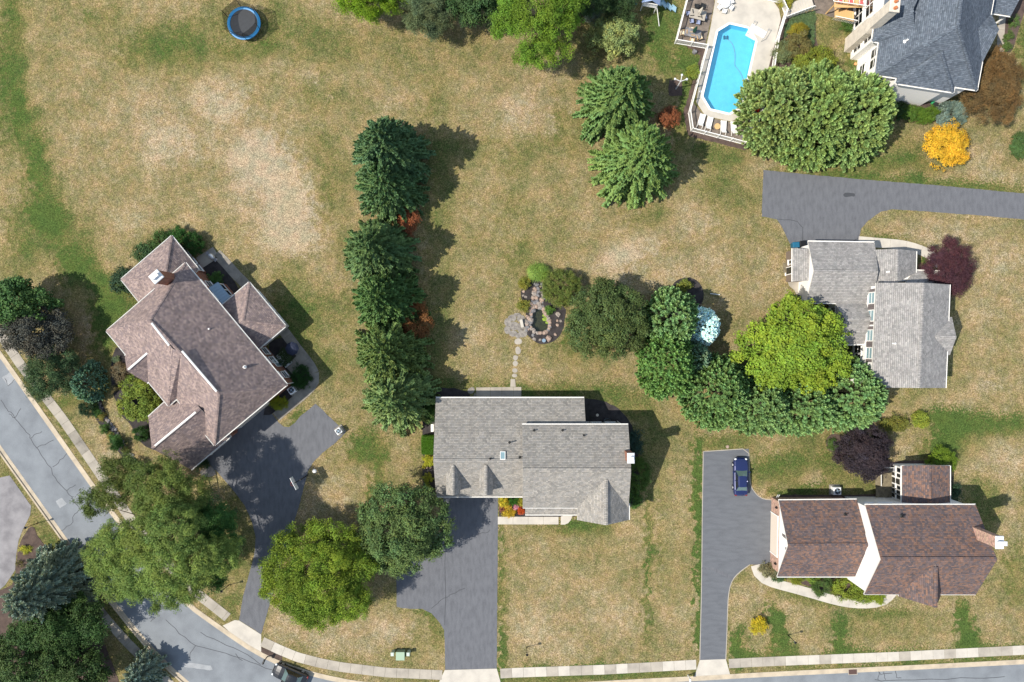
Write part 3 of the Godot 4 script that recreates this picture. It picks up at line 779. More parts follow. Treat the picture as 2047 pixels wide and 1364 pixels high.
	sheet("mulch_bed", [1562, 1001, 1562, 989, 1690, 990, 1750, 988, 1760, 1005], 0.03, M.mulch_brown, "brown mulch strip behind the russet-roofed house", 0, 0.05)
	sheet("mulch_bed", [1745, 934, 1800, 920, 1880, 922, 1905, 940, 1905, 1000, 1760, 1000], 0.028, M.mulch_brown, "brown mulch strip around the sunroom", 1, 0.05)
	sheet("mulch_bed", [1655, 872, 1668, 866, 1685, 872, 1692, 885, 1688, 902, 1672, 908, 1657, 902, 1650, 886], 0.03, M.mulch_brown, "round mulch ring beside the black-purple tree", 2)
	sheet("mulch_bed", [55, 1057, 66, 1050, 76, 1075, 105, 1110, 116, 1130, 132, 1152, 150, 1190, 180, 1230, 215, 1300, 250, 1400, 60, 1420, -100, 1400, -100, 1200, 20, 1180, 32, 1140, 35, 1095], 0.03, M.mulch_brown, "brown mulch bed under the spruces at lower left", 1, 0.05)
	sheet("mulch_bed", [1349, 560, 1378, 553, 1402, 566, 1410, 600, 1380, 640, 1330, 640, 1335, 590], 0.03, M.mulch, "mulch ring at the top of the evergreen screen", 2)
	sheet("mulch_bed", [1545, 60, 1568, 30, 1630, 25, 1632, 95, 1665, 135, 1640, 150, 1600, 160, 1530, 170], 0.03, M.mulch_brown, "brown mulch bed beside the pool fence", 1)
	sheet("mulch_bed", [1780, 215, 1800, 205, 1870, 206, 1920, 200, 1930, 225, 1900, 245, 1830, 240, 1790, 235], 0.03, M.mulch_brown, "mulch bed below the white house wall", 1)
	sheet("mulch_bed", [2006, 38, 2047, -40, 2070, -40, 2036, 60, 2024, 106, 2006, 104], 0.03, M.mulch_brown, "mulch bed beside the upper right path", 1)
	sheet("mulch_bed", [1366, 88, 1414, 98, 1380, 228, 1386, 262, 1486, 290, 1504, 274, 1512, 286, 1490, 300, 1376, 272, 1366, 226, 1400, 112], 0.02, M.mulch_brown, "brown mulch margin outside the pool fence", 0, 0.08)

	# paths and patios
	var ring := struct_root("garden_path", "curving concrete path around the right side of the brick house")
	slabs(ring, smooth(poly([552, 834, 570, 818, 590, 802, 606, 789, 624, 772, 631, 754, 622, 733, 605, 712, 588, 690, 570, 666, 548, 636, 520, 602, 495, 572, 470, 548, 446, 520, 432, 507]), false, 2), 1.25, 1.9, 0.035, [M.concrete_old, M.concrete_old, M.concrete])
	slabs(ring, poly([578, 741, 605, 717]), 1.5, 1.4, 0.033, [M.concrete_old])
	slabs(ring, poly([398, 526, 432, 504]), 1.5, 1.6, 0.033, [M.concrete])
	slabs(ring, poly([583, 783, 597, 773]), 1.2, 1.2, 0.032, [M.concrete_old])
	ring = struct_root("back_path", "concrete path behind the middle house")
	for q in [[952, 775, 980, 774.6, 980, 800, 952, 800], [980.4, 774.6, 1003, 774.4, 1003, 800, 980.4, 800], [1003.4, 774.4, 1026, 774.2, 1026, 800, 1003.4, 800], [1026.4, 774.2, 1042, 774, 1042, 800, 1026.4, 800]]:
		b = MB.new()
		b.slab(poly(q), -0.05, 0.035)
		put("slab", b, M.concrete, ring)
	for q in [[934, 778, 946, 773, 950, 780, 944, 788, 936, 787], [946, 790, 951, 784, 951, 798, 947, 799]]:
		b = MB.new()
		b.slab(smooth(poly(q), true, 1), -0.02, 0.04)
		put("flagstone", b, M.flagstone, ring)
	ring = struct_root("front_path", "concrete path along the front of the middle house")
	slabs(ring, poly([995, 1041, 1050, 1041, 1120, 1041]), 0.95, 1.9, 0.035, [M.concrete_new])
	b = MB.new()
	b.slab(poly([1121, 1033, 1126, 1031, 1132, 1027, 1145, 1020, 1145, 1030, 1141, 1040, 1136, 1046, 1129, 1049, 1121, 1049]), -0.05, 0.035)
	put("slab", b, M.concrete_new, ring)
	ring = struct_root("front_path", "curving pale concrete path in front of the russet-roofed house")
	slabs(ring, smooth(poly([1510, 1130, 1514, 1146, 1526, 1158, 1545, 1166, 1580, 1175, 1620, 1186, 1660, 1198, 1695, 1206, 1730, 1208, 1760, 1205, 1775, 1196, 1785, 1184]), false, 2), 1.15, 2.2, 0.035, [M.concrete_new])
	ring = struct_root("front_path", "curving pale concrete path beside the purple tree")
	slabs(ring, smooth(poly([1716, 482, 1760, 486, 1800, 489, 1826, 495, 1850, 504, 1868, 514, 1880, 530]), false, 2), 1.2, 2.0, 0.035, [M.concrete_new])
	ring = struct_root("side_path", "straight concrete path at the upper right corner")
	slabs(ring, poly([2010, -60, 2004, 30, 1999, 104]), 0.85, 1.5, 0.035, [M.concrete])
	sheet("patio", [1585, 562, 1612, 562, 1612, 592, 1594, 592, 1588, 580, 1578, 572, 1572, 556], 0.03, M.concrete, "small tan concrete patio beside the right house annex")
	sheet("patio", [1640, -60, 1700, -60, 1725, 40, 1660, 34, 1645, 28, 1628, 26, 1622, 0], 0.03, M.paver, "paved landing at the foot of the deck")
	sheet("gravel_pad", [405, 935, 424, 932, 432, 945, 430, 950, 414, 955, 398, 948], 0.03, M.stone, "pale gravel patch beside the shaded driveway", 1, 0.04)

	# pool
	var deck_root := struct_root("pool_deck", "pale concrete and paver deck around the swimming pool")
	var coping := poly(pool)
	var outer := poly([1430, -60, 1500, -60, 1557, 18, 1561, 38, 1547, 95, 1530, 160, 1500, 226, 1462, 243, 1410, 232, 1392, 204, 1400, 150, 1411, 98, 1421, 52, 1430, 0])
	b = MB.new()
	for half in [poly([1300, -100, 1457, -100, 1457, 320, 1300, 320]), poly([1457, -100, 1650, -100, 1650, 320, 1457, 320])]:
		for piece in Geometry2D.intersect_polygons(outer, half):
			for q in Geometry2D.clip_polygons(piece, coping):
				b.slab(q, -0.05, 0.045)
	put("concrete_deck", b, M.concrete_new, deck_root)
	for q in [[1372, -60, 1428, -60, 1428, 6, 1409, 94, 1353, 84, 1371, 0], [1380, 226, 1386, 206, 1409, 234, 1462, 245, 1501, 228, 1512, 226, 1500, 270, 1486, 284, 1385, 258], [1531, 162, 1548, 96, 1560, 42, 1566, 28, 1549, 90, 1534, 160, 1514, 226, 1502, 228]]:
		b = MB.new()
		b.slab(poly(q), -0.05, 0.036)
		put("paver_patio", b, M.paver, deck_root)
	b = MB.new()
	b.skirt(coping, -1.15, 0.05, true)
	b.flat(coping, -1.15)
	put("pool_basin", b, M.pool_wall, deck_root)
	b = MB.new()
	for i in coping.size():
		var a := coping[i]
		var e := coping[(i + 1) % coping.size()]
		b.strip(PackedVector2Array([a, e]), -0.16, 0.062, 0.12, 0.062)
	put("pool_coping", b, M.white, deck_root)
	b = MB.new()
	b.flat(grow(coping, -0.02), -0.12)
	var pw := struct("pool_water", b, M.pool_water, "clear turquoise water of the octagonal pool")
	pw.set_meta("kind", "structure")

	# pond
	b = MB.new()
	b.skirt(pond_edge, -0.5, 0.05, true)
	b.flat(pond_edge, -0.5)
	struct("pond_bed", b, M.pond_bed, "dark green bottom of the garden pond")
	b = MB.new()
	b.flat(pond_edge, -0.08)
	struct("pond_water", b, M.pond_water, "dark still water of the garden pond")
	var bed := wobble(smooth(poly([1041, 579, 1050, 565, 1062, 556, 1085, 562, 1098, 590, 1104, 612, 1133, 612, 1129, 640, 1126, 660, 1115, 678, 1100, 686, 1085, 689, 1068, 683, 1056, 672, 1050, 660, 1050, 640, 1052, 620, 1042, 598]), true, 1), 0.04, 0.3)
	b = MB.new()
	for half in [poly([1000, 500, 1080, 500, 1080, 720, 1000, 720]), poly([1080, 500, 1180, 500, 1180, 720, 1080, 720])]:
		for piece in Geometry2D.intersect_polygons(bed, half):
			for q in Geometry2D.clip_polygons(piece, pond_edge):
				b.slab(q, -0.05, 0.03)
	struct("mulch_bed", b, M.mulch, "dark mulch bed around the garden pond")

func lay(b: MB, p: PackedVector2Array, cut: Array) -> void:
	var now := [p]
	for c in cut:
		var next := []
		for q in now:
			for r in Geometry2D.clip_polygons(q, c):
				next.append(r)
		now = next
	for q in now:
		b.flat(q, 0.0)

# ---------------------------------------------------------------- foliage
func leaf_clump(count: int, len: float, wid: float, up: float, s: int, radius := 1.0, flat := 0.8) -> ArrayMesh:
	rng.seed = s
	var b := MB.new()
	for i in count:
		var d := Vector3(rng.randfn(), rng.randfn(), rng.randfn()).normalized()
		var p := d * radius * pow(rng.randf(), 0.45)
		p.y *= flat
		var n := (d * 0.6 + Vector3(0, up, 0) + Vector3(rng.randfn(), rng.randfn(), rng.randfn()) * 0.42).normalized()
		var t := n.cross(Vector3(rng.randfn(), rng.randfn(), rng.randfn())).normalized()
		var q := n.cross(t)
		var l := len * rng.randf_range(0.7, 1.25)
		var w := wid * rng.randf_range(0.75, 1.2)
		var f := rng.randf_range(0.72, 1.22)
		b.col = Color(f * rng.randf_range(0.94, 1.08), f, f * rng.randf_range(0.85, 1.1))
		var a := p - t * l * 0.5
		var e := p + t * l * 0.5 - n * l * 0.12
		b.tri(a, p + q * w * 0.5 + n * w * 0.12, e)
		b.tri(a, e, p - q * w * 0.5 + n * w * 0.12)
	return b.mesh()

func plume(s: int, blades := 34, spread := 0.5, wid := 0.075) -> ArrayMesh:
	# a feathery evergreen spray, one unit long, growing along +Y
	rng.seed = s
	var b := MB.new()
	for i in blades:
		var f := float(i) / blades
		var y := f * 0.8
		var a := i * 2.4 + rng.randf_range(-0.3, 0.3)
		var l := lerpf(0.5, 0.2, f) * rng.randf_range(0.8, 1.2)
		var dir := Vector3(cos(a) * spread, rng.randf_range(0.5, 0.95), sin(a) * spread).normalized()
		var side := (Vector3(-sin(a), 0, cos(a)) + Vector3(rng.randfn(), rng.randfn(), rng.randfn()) * 0.25).normalized() * wid * rng.randf_range(0.8, 1.25)
		var o := Vector3(0, y, 0)
		var t := rng.randf_range(0.72, 1.2)
		b.col = Color(t, t, t * rng.randf_range(0.85, 1.1))
		b.tri(o - side * 0.5, o + dir * l * 0.5 + side, o + dir * l)
		b.tri(o - side * 0.5, o + dir * l, o + dir * l * 0.5 - side)
	return b.mesh()

func bough(s: int) -> ArrayMesh:
	# a drooping spruce branch, one unit long, along +X: side twigs both ways with short upright needles
	rng.seed = s
	var b := MB.new()
	var at := func(t: float) -> Vector3: return Vector3(t, 0.10 * sin(t * 2.6) - 0.16 * t * t, 0)
	var n := 19
	for i in n:
		var t := 0.10 + 0.9 * i / (n - 1.0)
		var o: Vector3 = at.call(t)
		for sd in [-1.0, 1.0]:
			var l := (0.25 * (1.0 - 0.72 * t) + 0.03) * rng.randf_range(0.75, 1.2)
			var dir := Vector3(rng.randf_range(0.5, 0.95), rng.randf_range(-0.28, 0.12), sd).normalized()
			var w := 0.033 * rng.randf_range(0.8, 1.3)
			for k in 3:
				var f := rng.randf_range(0.7, 1.2)
				b.col = Color(f, f, f)
				var up := dir.cross(Vector3.UP).normalized().rotated(dir, [0.0, 0.45, 1.5][k] + rng.randf_range(-0.25, 0.25)) * w
				b.tri(o - up * 0.6, o + dir * l * 0.55 + up, o + dir * l)
				b.tri(o - up * 0.6, o + dir * l, o + dir * l * 0.55 - up)
	for k in 2:
		var up := Vector3(0, cos(k * PI / 2), sin(k * PI / 2)) * 0.03
		b.col = Color(0.8, 0.8, 0.8)
		var p0: Vector3 = at.call(0.0)
		for j in 4:
			var p1: Vector3 = at.call((j + 1) / 4.0)
			b.quad(p0 - up, p1 - up, p1 + up, p0 + up)
			p0 = p1
	return b.mesh()

func grass_fan(s: int, blades := 60) -> ArrayMesh:
	rng.seed = s
	var b := MB.new()
	for i in blades:
		var a := rng.randf() * TAU
		var out := Vector3(cos(a), 0, sin(a))
		var side := Vector3(-sin(a), 0, cos(a)) * rng.randf_range(0.012, 0.022)
		var reach := rng.randf_range(0.25, 1.0)
		var f := rng.randf_range(0.75, 1.2)
		b.col = Color(f, f, f * 0.9)
		var p0 := out * 0.06 * rng.randf()
		var p1 := out * reach * 0.45 + Vector3(0, 0.85 - reach * 0.2, 0)
		var p2 := out * reach + Vector3(0, 0.9 - reach * 0.55, 0)
		b.quad(p0 - side, p0 + side, p1 + side, p1 - side)
		b.tri(p1 - side, p1 + side, p2)
	return b.mesh()

func make_foliage() -> void:
	K.leaf = leaf_clump(30, 0.46, 0.30, 0.75, 1)
	K.leaf_big = leaf_clump(24, 0.6, 0.44, 0.8, 2)
	K.leaf_fine = leaf_clump(44, 0.44, 0.16, 0.55, 3)
	K.leaf_tiny = leaf_clump(54, 0.34, 0.24, 0.4, 4, 1.0, 0.9)
	K.leaf_long = leaf_clump(40, 0.62, 0.13, 0.35, 5)
	K.plume = plume(6, 36, 0.6, 0.10)
	K.plume_fine = plume(7, 46, 0.85, 0.085)
	K.plume_long = plume(10, 60, 0.42, 0.05)
	K.bough = bough(8)
	K.grass = grass_fan(9)

func basis_up(d: Vector3, yaw: float) -> Basis:
	var x := d.cross(Vector3(0.3, 0.2, 0.93)).normalized()
	return Basis(x, d, x.cross(d)) * Basis(Vector3.UP, yaw)

func scatter(called: String, parent: Node, mesh: Mesh, m: Material, list: Array) -> MultiMeshInstance3D:
	# list of [Transform3D, Color]
	var mm := MultiMesh.new()
	mm.transform_format = MultiMesh.TRANSFORM_3D
	mm.use_colors = true
	mm.mesh = mesh
	mm.instance_count = list.size()
	for i in list.size():
		mm.set_instance_transform(i, list[i][0])
		mm.set_instance_color(i, list[i][1])
	var o := MultiMeshInstance3D.new()
	var k: int = parent.get_meta("n_" + called, 0)
	parent.set_meta("n_" + called, k + 1)
	o.name = called if k == 0 else "%s_%03d" % [called, k]
	o.multimesh = mm
	o.material_override = m
	o.set_meta("kind", "stuff")
	parent.add_child(o, true)
	return o

func tinted(c: Color, v: float) -> Color:
	var f := 1.0 + rng.randf_range(-v, v)
	var w := rng.randf_range(-v, v) * 0.5
	return Color(c.r * f * (1.0 + w), c.g * f, c.b * f * (1.0 - w))

func gain(c: Color, k: float) -> Color:
	return Color(c.r * k, c.g * k, c.b * k)

func trunk(parent: Node, base: Vector3, top: Vector3, r: float, limbs: Array = []) -> void:
	var b := MB.new()
	b.tube(base, base + Vector3(0, 0.35, 0), r * 1.5, r * 1.05, 7, false)
	b.tube(base + Vector3(0, 0.35, 0), base.lerp(top, 0.5), r * 1.05, r * 0.75, 7, false)
	b.tube(base.lerp(top, 0.5), top, r * 0.75, r * 0.3, 7)
	for l in limbs:
		var s: Vector3 = base.lerp(top, rng.randf_range(0.35, 0.75))
		b.tube(s, s.lerp(l, 0.8), r * 0.42, r * 0.12, 5)
	put("trunk", b, M.bark, parent)

func crown_list(lobes: Array, per_m2: float, size: float, tone: Color, v := 0.2, up := 0.5, low := -0.35, depth := 0.4, gather := 0.62) -> Array:
	var list := []
	for li in lobes.size():
		var c: Vector3 = lobes[li][0]
		var r: Vector3 = lobes[li][1]
		var lobe_tone := tinted(lobes[li][2] if lobes[li].size() > 2 else tone, 0.15)
		var n := int(per_m2 * 7.0 * pow((pow(r.x * r.y, 1.6) + pow(r.x * r.z, 1.6) + pow(r.y * r.z, 1.6)) / 3.0, 1.0 / 1.6))
		# leaves gather in sprays, so that dark gaps open between them
		var sprays := []
		for i in n / 6 + 3:
			var d := Vector3(rng.randfn(), rng.randfn(), rng.randfn()).normalized()
			if d.y < low and rng.randf() < 0.7:
				d.y = -d.y
			sprays.append([d, 1.0 - depth * rng.randf() * rng.randf() + rng.randf_range(-0.1, 0.1), tinted(lobe_tone, 0.08)])
		for i in n:
			var s: Array = sprays[rng.randi() % sprays.size()]
			var d: Vector3 = s[0]
			var f: float = s[1]
			var p := c + d * r * f + Vector3(rng.randfn(), rng.randfn() * 0.6, rng.randfn()) * size * gather
			var inside := false
			for lj in lobes.size():
				if lj != li:
					var q: Vector3 = (p - lobes[lj][0]) / (lobes[lj][1] as Vector3)
					if q.length_squared() < 0.38:
						inside = true
						break
			if inside:
				continue
			var y := d.lerp(Vector3.UP, up).normalized()
			var k := size * rng.randf_range(0.72, 1.28)
			list.append([Transform3D(basis_up(y, rng.randf() * TAU).scaled(Vector3(k, k, k)), p), tinted(s[2], v)])
	return list

func round_lobes(R: Vector3, hc: float, n: int, uneven := 0.22) -> Array:
	# a crown is a heap of boughs: a core, a ring of them round the middle, a few on top
	var l := [[Vector3(0, hc, 0), R * 0.68]]
	for i in n:
		var a := TAU * i / n + rng.randf_range(-0.25, 0.25)
		var q := rng.randf_range(0.56, 0.68)
		var y := rng.randf_range(-0.35, 0.3)
		var k := rng.randf_range(0.30, 0.42) * (1.0 + rng.randf_range(-uneven, uneven))
		l.append([Vector3(cos(a) * R.x * q, hc + y * R.y, sin(a) * R.z * q), Vector3(R.x * k, R.y * k * 0.95, R.z * k)])
	for i in n + 3:
		# outermost sprays that break the round outline
		var a := rng.randf() * TAU
		var q := rng.randf_range(0.80, 0.95)
		var k := rng.randf_range(0.10, 0.19)
		l.append([Vector3(cos(a) * R.x * q, hc + rng.randf_range(-0.4, 0.2) * R.y, sin(a) * R.z * q), Vector3(R.x * k, R.y * k, R.z * k)])
	for i in n / 2 + 1:
		var a := TAU * i / (n / 2 + 1) + rng.randf_range(-0.4, 0.4)
		var q := rng.randf_range(0.16, 0.42)
		var k := rng.randf_range(0.26, 0.38)
		l.append([Vector3(cos(a) * R.x * q, hc + rng.randf_range(0.45, 0.66) * R.y, sin(a) * R.z * q), Vector3(R.x * k, R.y * k, R.z * k)])
	return l

func broad_tree(called: String, label: String, category: String, px: float, py: float, rx: float, ry: float, h: float, tone: Color, mesh: Mesh, size: float, density := 1.0, group := "", lobes_n := 9) -> Node3D:
	var hc := h * 0.58
	var at := P(px, py, hc)
	var k := (1.0 - hc / H) / S
	var o := thing(called, label, category, Vector3(at.x, 0, at.z), 0.0, group)
	rng.seed = hash(label)
	tone = gain(tone, 1.45)
	var R := Vector3(rx * k, h * 0.42, ry * k)
	var lobes := round_lobes(R, hc, lobes_n)
	var ends := []
	for i in range(1, mini(7, lobes.size())):
		ends.append(lobes[i][0])
	trunk(o, Vector3.ZERO, Vector3(0, h * 0.75, 0), 0.05 + h * 0.016, ends)
	scatter("crown", o, mesh, M.leaf, crown_list(lobes, 5.2 * density / (size * size * 4.0), size, tone))
	return o

func lobed_tree(called: String, label: String, category: String, px: float, py: float, base_h: float, lobes_px: Array, tone: Color, mesh: Mesh, size: float, density := 1.0) -> Node3D:
	# lobes given one by one: [px, py, height, radius px, vertical radius m, tone factor]
	var at := P(px, py, base_h)
	at.y = 0
	var o := thing(called, label, category, at)
	rng.seed = hash(label)
	tone = gain(tone, 1.75)
	var lobes := []
	var ends := []
	for l in lobes_px:
		var c := P(l[0], l[1], l[2]) - at
		var r: float = l[3] * (1.0 - l[2] / H) / S
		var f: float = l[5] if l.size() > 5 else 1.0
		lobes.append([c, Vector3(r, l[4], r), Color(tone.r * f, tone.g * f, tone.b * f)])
		ends.append(c)
	trunk(o, Vector3.ZERO, Vector3(0, base_h, 0), 0.22, ends)
	scatter("crown", o, mesh, M.leaf, crown_list(lobes, 5.2 * density / (size * size * 4.0), size, tone, 0.2, 0.5, -0.3, 0.55))
	return o

func spruce(called: String, label: String, px: float, py: float, h: float, rpx: float, tone: Color, star := 1.0, group := "", squash := 1.0) -> Node3D:
	# px, py: where the tip is seen
	var at := P(px, py, h)
	at.y = 0
	var o := thing(called, label, "spruce tree", at, 0.0, group)
	rng.seed = hash(label)
	trunk(o, Vector3.ZERO, Vector3(0, h * 0.98, 0), 0.2)
	tone = Color(tone.r * 4.0, tone.g * 3.4, tone.b * 2.6)
	var R := rpx / S
	var list := []
	var tufts := []
	var y := 0.9
	while y < h * 0.985:
		var f := 1.0 - y / h
		var L := R * pow(f, 0.72) * (0.98 if f > 0.12 else 1.0) + 0.12
		var n := int(lerpf(5.0, 12.0, pow(f, 0.6)))
		var a0 := rng.randf() * TAU
		for i in n:
			var a := a0 + TAU * i / n + rng.randf_range(-0.22, 0.22)
			var l := L * rng.randf_range(0.78, 1.12)
			var lift := lerpf(-0.16, 0.55, pow(1.0 - f, 2.2)) + rng.randf_range(-0.08, 0.08)
			var b := Basis(Vector3.UP, a) * Basis(Vector3(0, 0, 1), lift) * Basis(Vector3(1, 0, 0), rng.randf_range(-0.35, 0.35))
			var wide := clampf(1.35 / pow(l, 0.35), 0.8, 1.6)
			b = Basis(b.x * l, b.y * l, b.z * l * wide)
			list.append([Transform3D(b, Vector3(0, y + rng.randf_range(-0.1, 0.1), 0)), tinted(tone, 0.22)])
			var m := int(l * 2.0 / star) + 1
			for j in m:
				var t := rng.randf_range(0.35, 1.0)
				var p := Vector3(0, y, 0) + b * Vector3(t, 0.10 * sin(t * 2.6) - 0.16 * t * t + 0.02, rng.randf_range(-0.16, 0.16) * (1.1 - t))
				var d := (b.x.normalized() + Vector3(0, 0.55, 0)).normalized()
				var k := rng.randf_range(0.34, 0.62)
				tufts.append([Transform3D(basis_up(d, rng.randf() * TAU).scaled(Vector3(k, k, k)), p), tinted(tone, 0.26)])
		y += lerpf(0.2, 0.46, f)
	if squash != 1.0:
		o.scale = Vector3(1, 1, squash)
	scatter("crown", o, K.bough, M.needle, list)
	scatter("needles", o, K.plume, M.needle, tufts)
	return o

func plumed(called: String, label: String, category: String, px: float, py: float, rx: float, ry: float, h: float, tone: Color, size := 0.95, group := "", point := 0.7, density := 1.0, mesh: Mesh = null, lean := 0.9) -> Node3D:
	# pine or cypress: a full cone of feathery sprays that point up and out; px, py: middle of what is seen
	var hm := h * 0.45
	var at := P(px, py, hm)
	at.y = 0
	var k := (1.0 - hm / H) / S
	var R := Vector2(rx * k, ry * k)
	var o := thing(called, label, category, at, 0.0, group)
	rng.seed = hash(label)
	trunk(o, Vector3.ZERO, Vector3(0, h * 0.8, 0), 0.16)
	tone = Color(tone.r * 3.5, tone.g * 3.3, tone.b * 3.2)
	var list := []
	var n := int(R.x * R.y * 78.0 * density / (size * size))
	# a few leaders and shoulders make the outline uneven
	var bumps := []
	for i in 16:
		bumps.append([rng.randf() * TAU, rng.randf_range(0.05, 0.95), rng.randf_range(-0.2, 0.2)])
	for i in n:
		var f := 1.0 - pow(rng.randf(), 0.62)  # more of them low down, where the cone is wide
		f = lerpf(0.03, 1.0, f)
		var a := rng.randf() * TAU
		var r := pow(1.0 - pow(f, 1.0 + point), 0.8)
		for q in bumps:
			var da := absf(wrapf(a - q[0], -PI, PI))
			var df := absf(f - q[1])
			if da < 0.55 and df < 0.2:
				r *= 1.0 + q[2] * (1.0 - da / 0.55) * (1.0 - df / 0.2) * 1.6
		r *= 1.0 - 0.42 * rng.randf() * rng.randf()
		var out := Vector3(cos(a), 0, sin(a))
		var p := Vector3(out.x * R.x * r, f * h * 0.96, out.z * R.y * r)
		var d := (out * lerpf(lean, 0.25, f * f) + Vector3(0, 0.6 + f * 0.5, 0) + Vector3(rng.randfn(), rng.randfn(), rng.randfn()) * 0.16).normalized()
		var sz := size * rng.randf_range(0.7, 1.25)
		list.append([Transform3D(basis_up(d, rng.randf() * TAU).scaled(Vector3(sz, sz, sz)), p), tinted(tone, 0.22)])
	scatter("crown", o, mesh if mesh else K.plume_long, M.needle, list)
	return o

func shrub(called: String, label: String, category: String, px: float, py: float, rx: float, ry: float, h: float, tone: Color, mesh: Mesh, size := 0.3, group := "", density := 1.0, sheared := false, v := 0.2) -> Node3D:
	var hc := h * 0.5
	var at := P(px, py, hc)
	at.y = 0
	var k := (1.0 - hc / H) / S
	var o := thing(called, label, category, at, 0.0, group)
	rng.seed = hash(label)
	var b := MB.new()
	for i in 3:
		var a := TAU * i / 3
		b.tube(Vector3.ZERO, Vector3(cos(a) * rx * k * 0.4, h * 0.5, sin(a) * ry * k * 0.4), 0.03, 0.012, 5)
	put("stem", b, M.bark, o)
	tone = gain(tone, 1.25)
	var R := Vector3(rx * k, h * 0.5, ry * k)
	var lobes := [[Vector3(0, hc, 0), R * (0.96 if sheared else 0.8)]]
	if not sheared:
		for i in 7:
			var a := TAU * i / 7 + rng.randf_range(-0.3, 0.3)
			lobes.append([Vector3(cos(a) * R.x * 0.58, hc + rng.randf_range(-0.2, 0.45) * R.y, sin(a) * R.z * 0.58), R * rng.randf_range(0.32, 0.46)])
	scatter("foliage", o, mesh, M.leaf, crown_list(lobes, (7.0 if sheared else 5.4) * density / (size * size * 4.0), size, tone, v, 0.45, -0.2, 0.12 if sheared else 0.4, 0.9 if sheared else 0.6))
	return o

# ---------------------------------------------------------------- houses
func V(a: Array) -> Vector3:
	return P(a[0], a[1], a[2])

func roof(parent: Node, pts: Array, m: Material, eaves := [0], th := 0.2) -> MeshInstance3D:
	# a slope; its first edge is an eave, the last number of every point the height
	var p := PackedVector3Array()
	for q in pts:
		p.append(q if q is Vector3 else V(q))
	var nn := Vector3.ZERO
	for i in p.size():
		var a := p[i]
		var b := p[(i + 1) % p.size()]
		nn += Vector3((a.y - b.y) * (a.z + b.z), (a.z - b.z) * (a.x + b.x), (a.x - b.x) * (a.y + b.y))
	nn = nn.normalized()
	if nn.y < 0:
		nn = -nn
	var ua := p[1] - p[0]
	ua.y = 0
	ua = ua.normalized()
	var va := ua.cross(nn)
	if va.y > 0:
		va = -va
	var flat := PackedVector2Array()
	for q in p:
		flat.append(Vector2(q.dot(ua), q.dot(va)))
	var b := MB.new()
	var t := Geometry2D.triangulate_polygon(flat)
	for i in range(0, t.size(), 3):
		var x := t[i]
		var y := t[i + 1]
		var z := t[i + 2]
		if (p[y] - p[x]).cross(p[z] - p[x]).y < 0.0:
			var s := y
			y = z
			z = s
		b.tri_uv(p[x], p[y], p[z], flat[x], flat[y], flat[z])
		var dn := Vector3(0, -th, 0)
		b.tri_uv(p[x] + dn, p[z] + dn, p[y] + dn, flat[x], flat[z], flat[y])
	var o := put("roof_slope", b, m, parent)
	b = MB.new()
	for i in p.size():
		var a := p[i]
		var c := p[(i + 1) % p.size()]
		b.quad(a + Vector3(0, -th, 0), c + Vector3(0, -th, 0), c + Vector3(0, -0.012, 0), a + Vector3(0, -0.012, 0))
	put("fascia", b, M.fascia, o)
	var ce := Vector3.ZERO
	for q in p:
		ce += q / p.size()
	for e in eaves:
		var a := p[e]
		var c := p[(e + 1) % p.size()]
		var d := (c - a).normalized()
		var side := Vector3(-d.z, 0, d.x).normalized()
		if side.dot(ce - a) > 0:
			side = -side
		b = MB.new()
		var u := Vector3(0, -0.05, 0)
		# an open gutter: bottom, outer wall with a rolled lip
		b.quad(a + u + Vector3(0, -0.09, 0), c + u + Vector3(0, -0.09, 0), c + u + side * 0.10 + Vector3(0, -0.09, 0), a + u + side * 0.10 + Vector3(0, -0.09, 0))
		b.tube(a + u + side * 0.11, c + u + side * 0.11, 0.032, 0.032, 5)
		b.quad(a + side * 0.11 + Vector3(0, -0.15, 0), c + side * 0.11 + Vector3(0, -0.15, 0), c + side * 0.11 + Vector3(0, -0.04, 0), a + side * 0.11 + Vector3(0, -0.04, 0))
		put("gutter", b, M.white, o)
	return o

func cap(parent: Node, a: Array, c: Array, m: Material, w := 0.16, called := "ridge_cap", lift := 0.035) -> void:
	# shingles bent over a ridge or a hip, one overlapping the next
	var p := V(a)
	var q := V(c)
	var d := (q - p).normalized()
	var side := d.cross(Vector3.UP).normalized()
	var b := MB.new()
	var n := maxi(1, int(p.distance_to(q) / 0.34)) if called == "ridge_cap" else 1
	for i in n:
		var x := p.lerp(q, float(i) / n)
		var y := p.lerp(q, float(i + 1) / n)
		var u0 := Vector3(0, lift + 0.022, 0)
		var u1 := Vector3(0, lift, 0)
		var drop := Vector3(0, -0.07, 0)
		b.quad(x + u0, y + u1, y + u1 + side * w + drop, x + u0 + side * w + drop)
		b.quad(x + u0, x + u0 - side * w + drop, y + u1 - side * w + drop, y + u1)
		b.tri(x + u0, x + u0 + side * w + drop, x + u0 - side * w + drop)
		b.quad(x + u0 + side * w + drop, y + u1 + side * w + drop, y + u1 + side * w + drop * 2, x + u0 + side * w + drop * 2)
		b.quad(y + u1 - side * w + drop, x + u0 - side * w + drop, x + u0 - side * w + drop * 2, y + u1 - side * w + drop * 2)
	put(called, b, m, parent)

func walls(parent: Node, fp: PackedVector2Array, y0: float, y1: float, m: Material, called := "wall") -> MeshInstance3D:
	var b := MB.new()
	b.slab(fp, y0, y1)
	return put(called, b, m, parent)

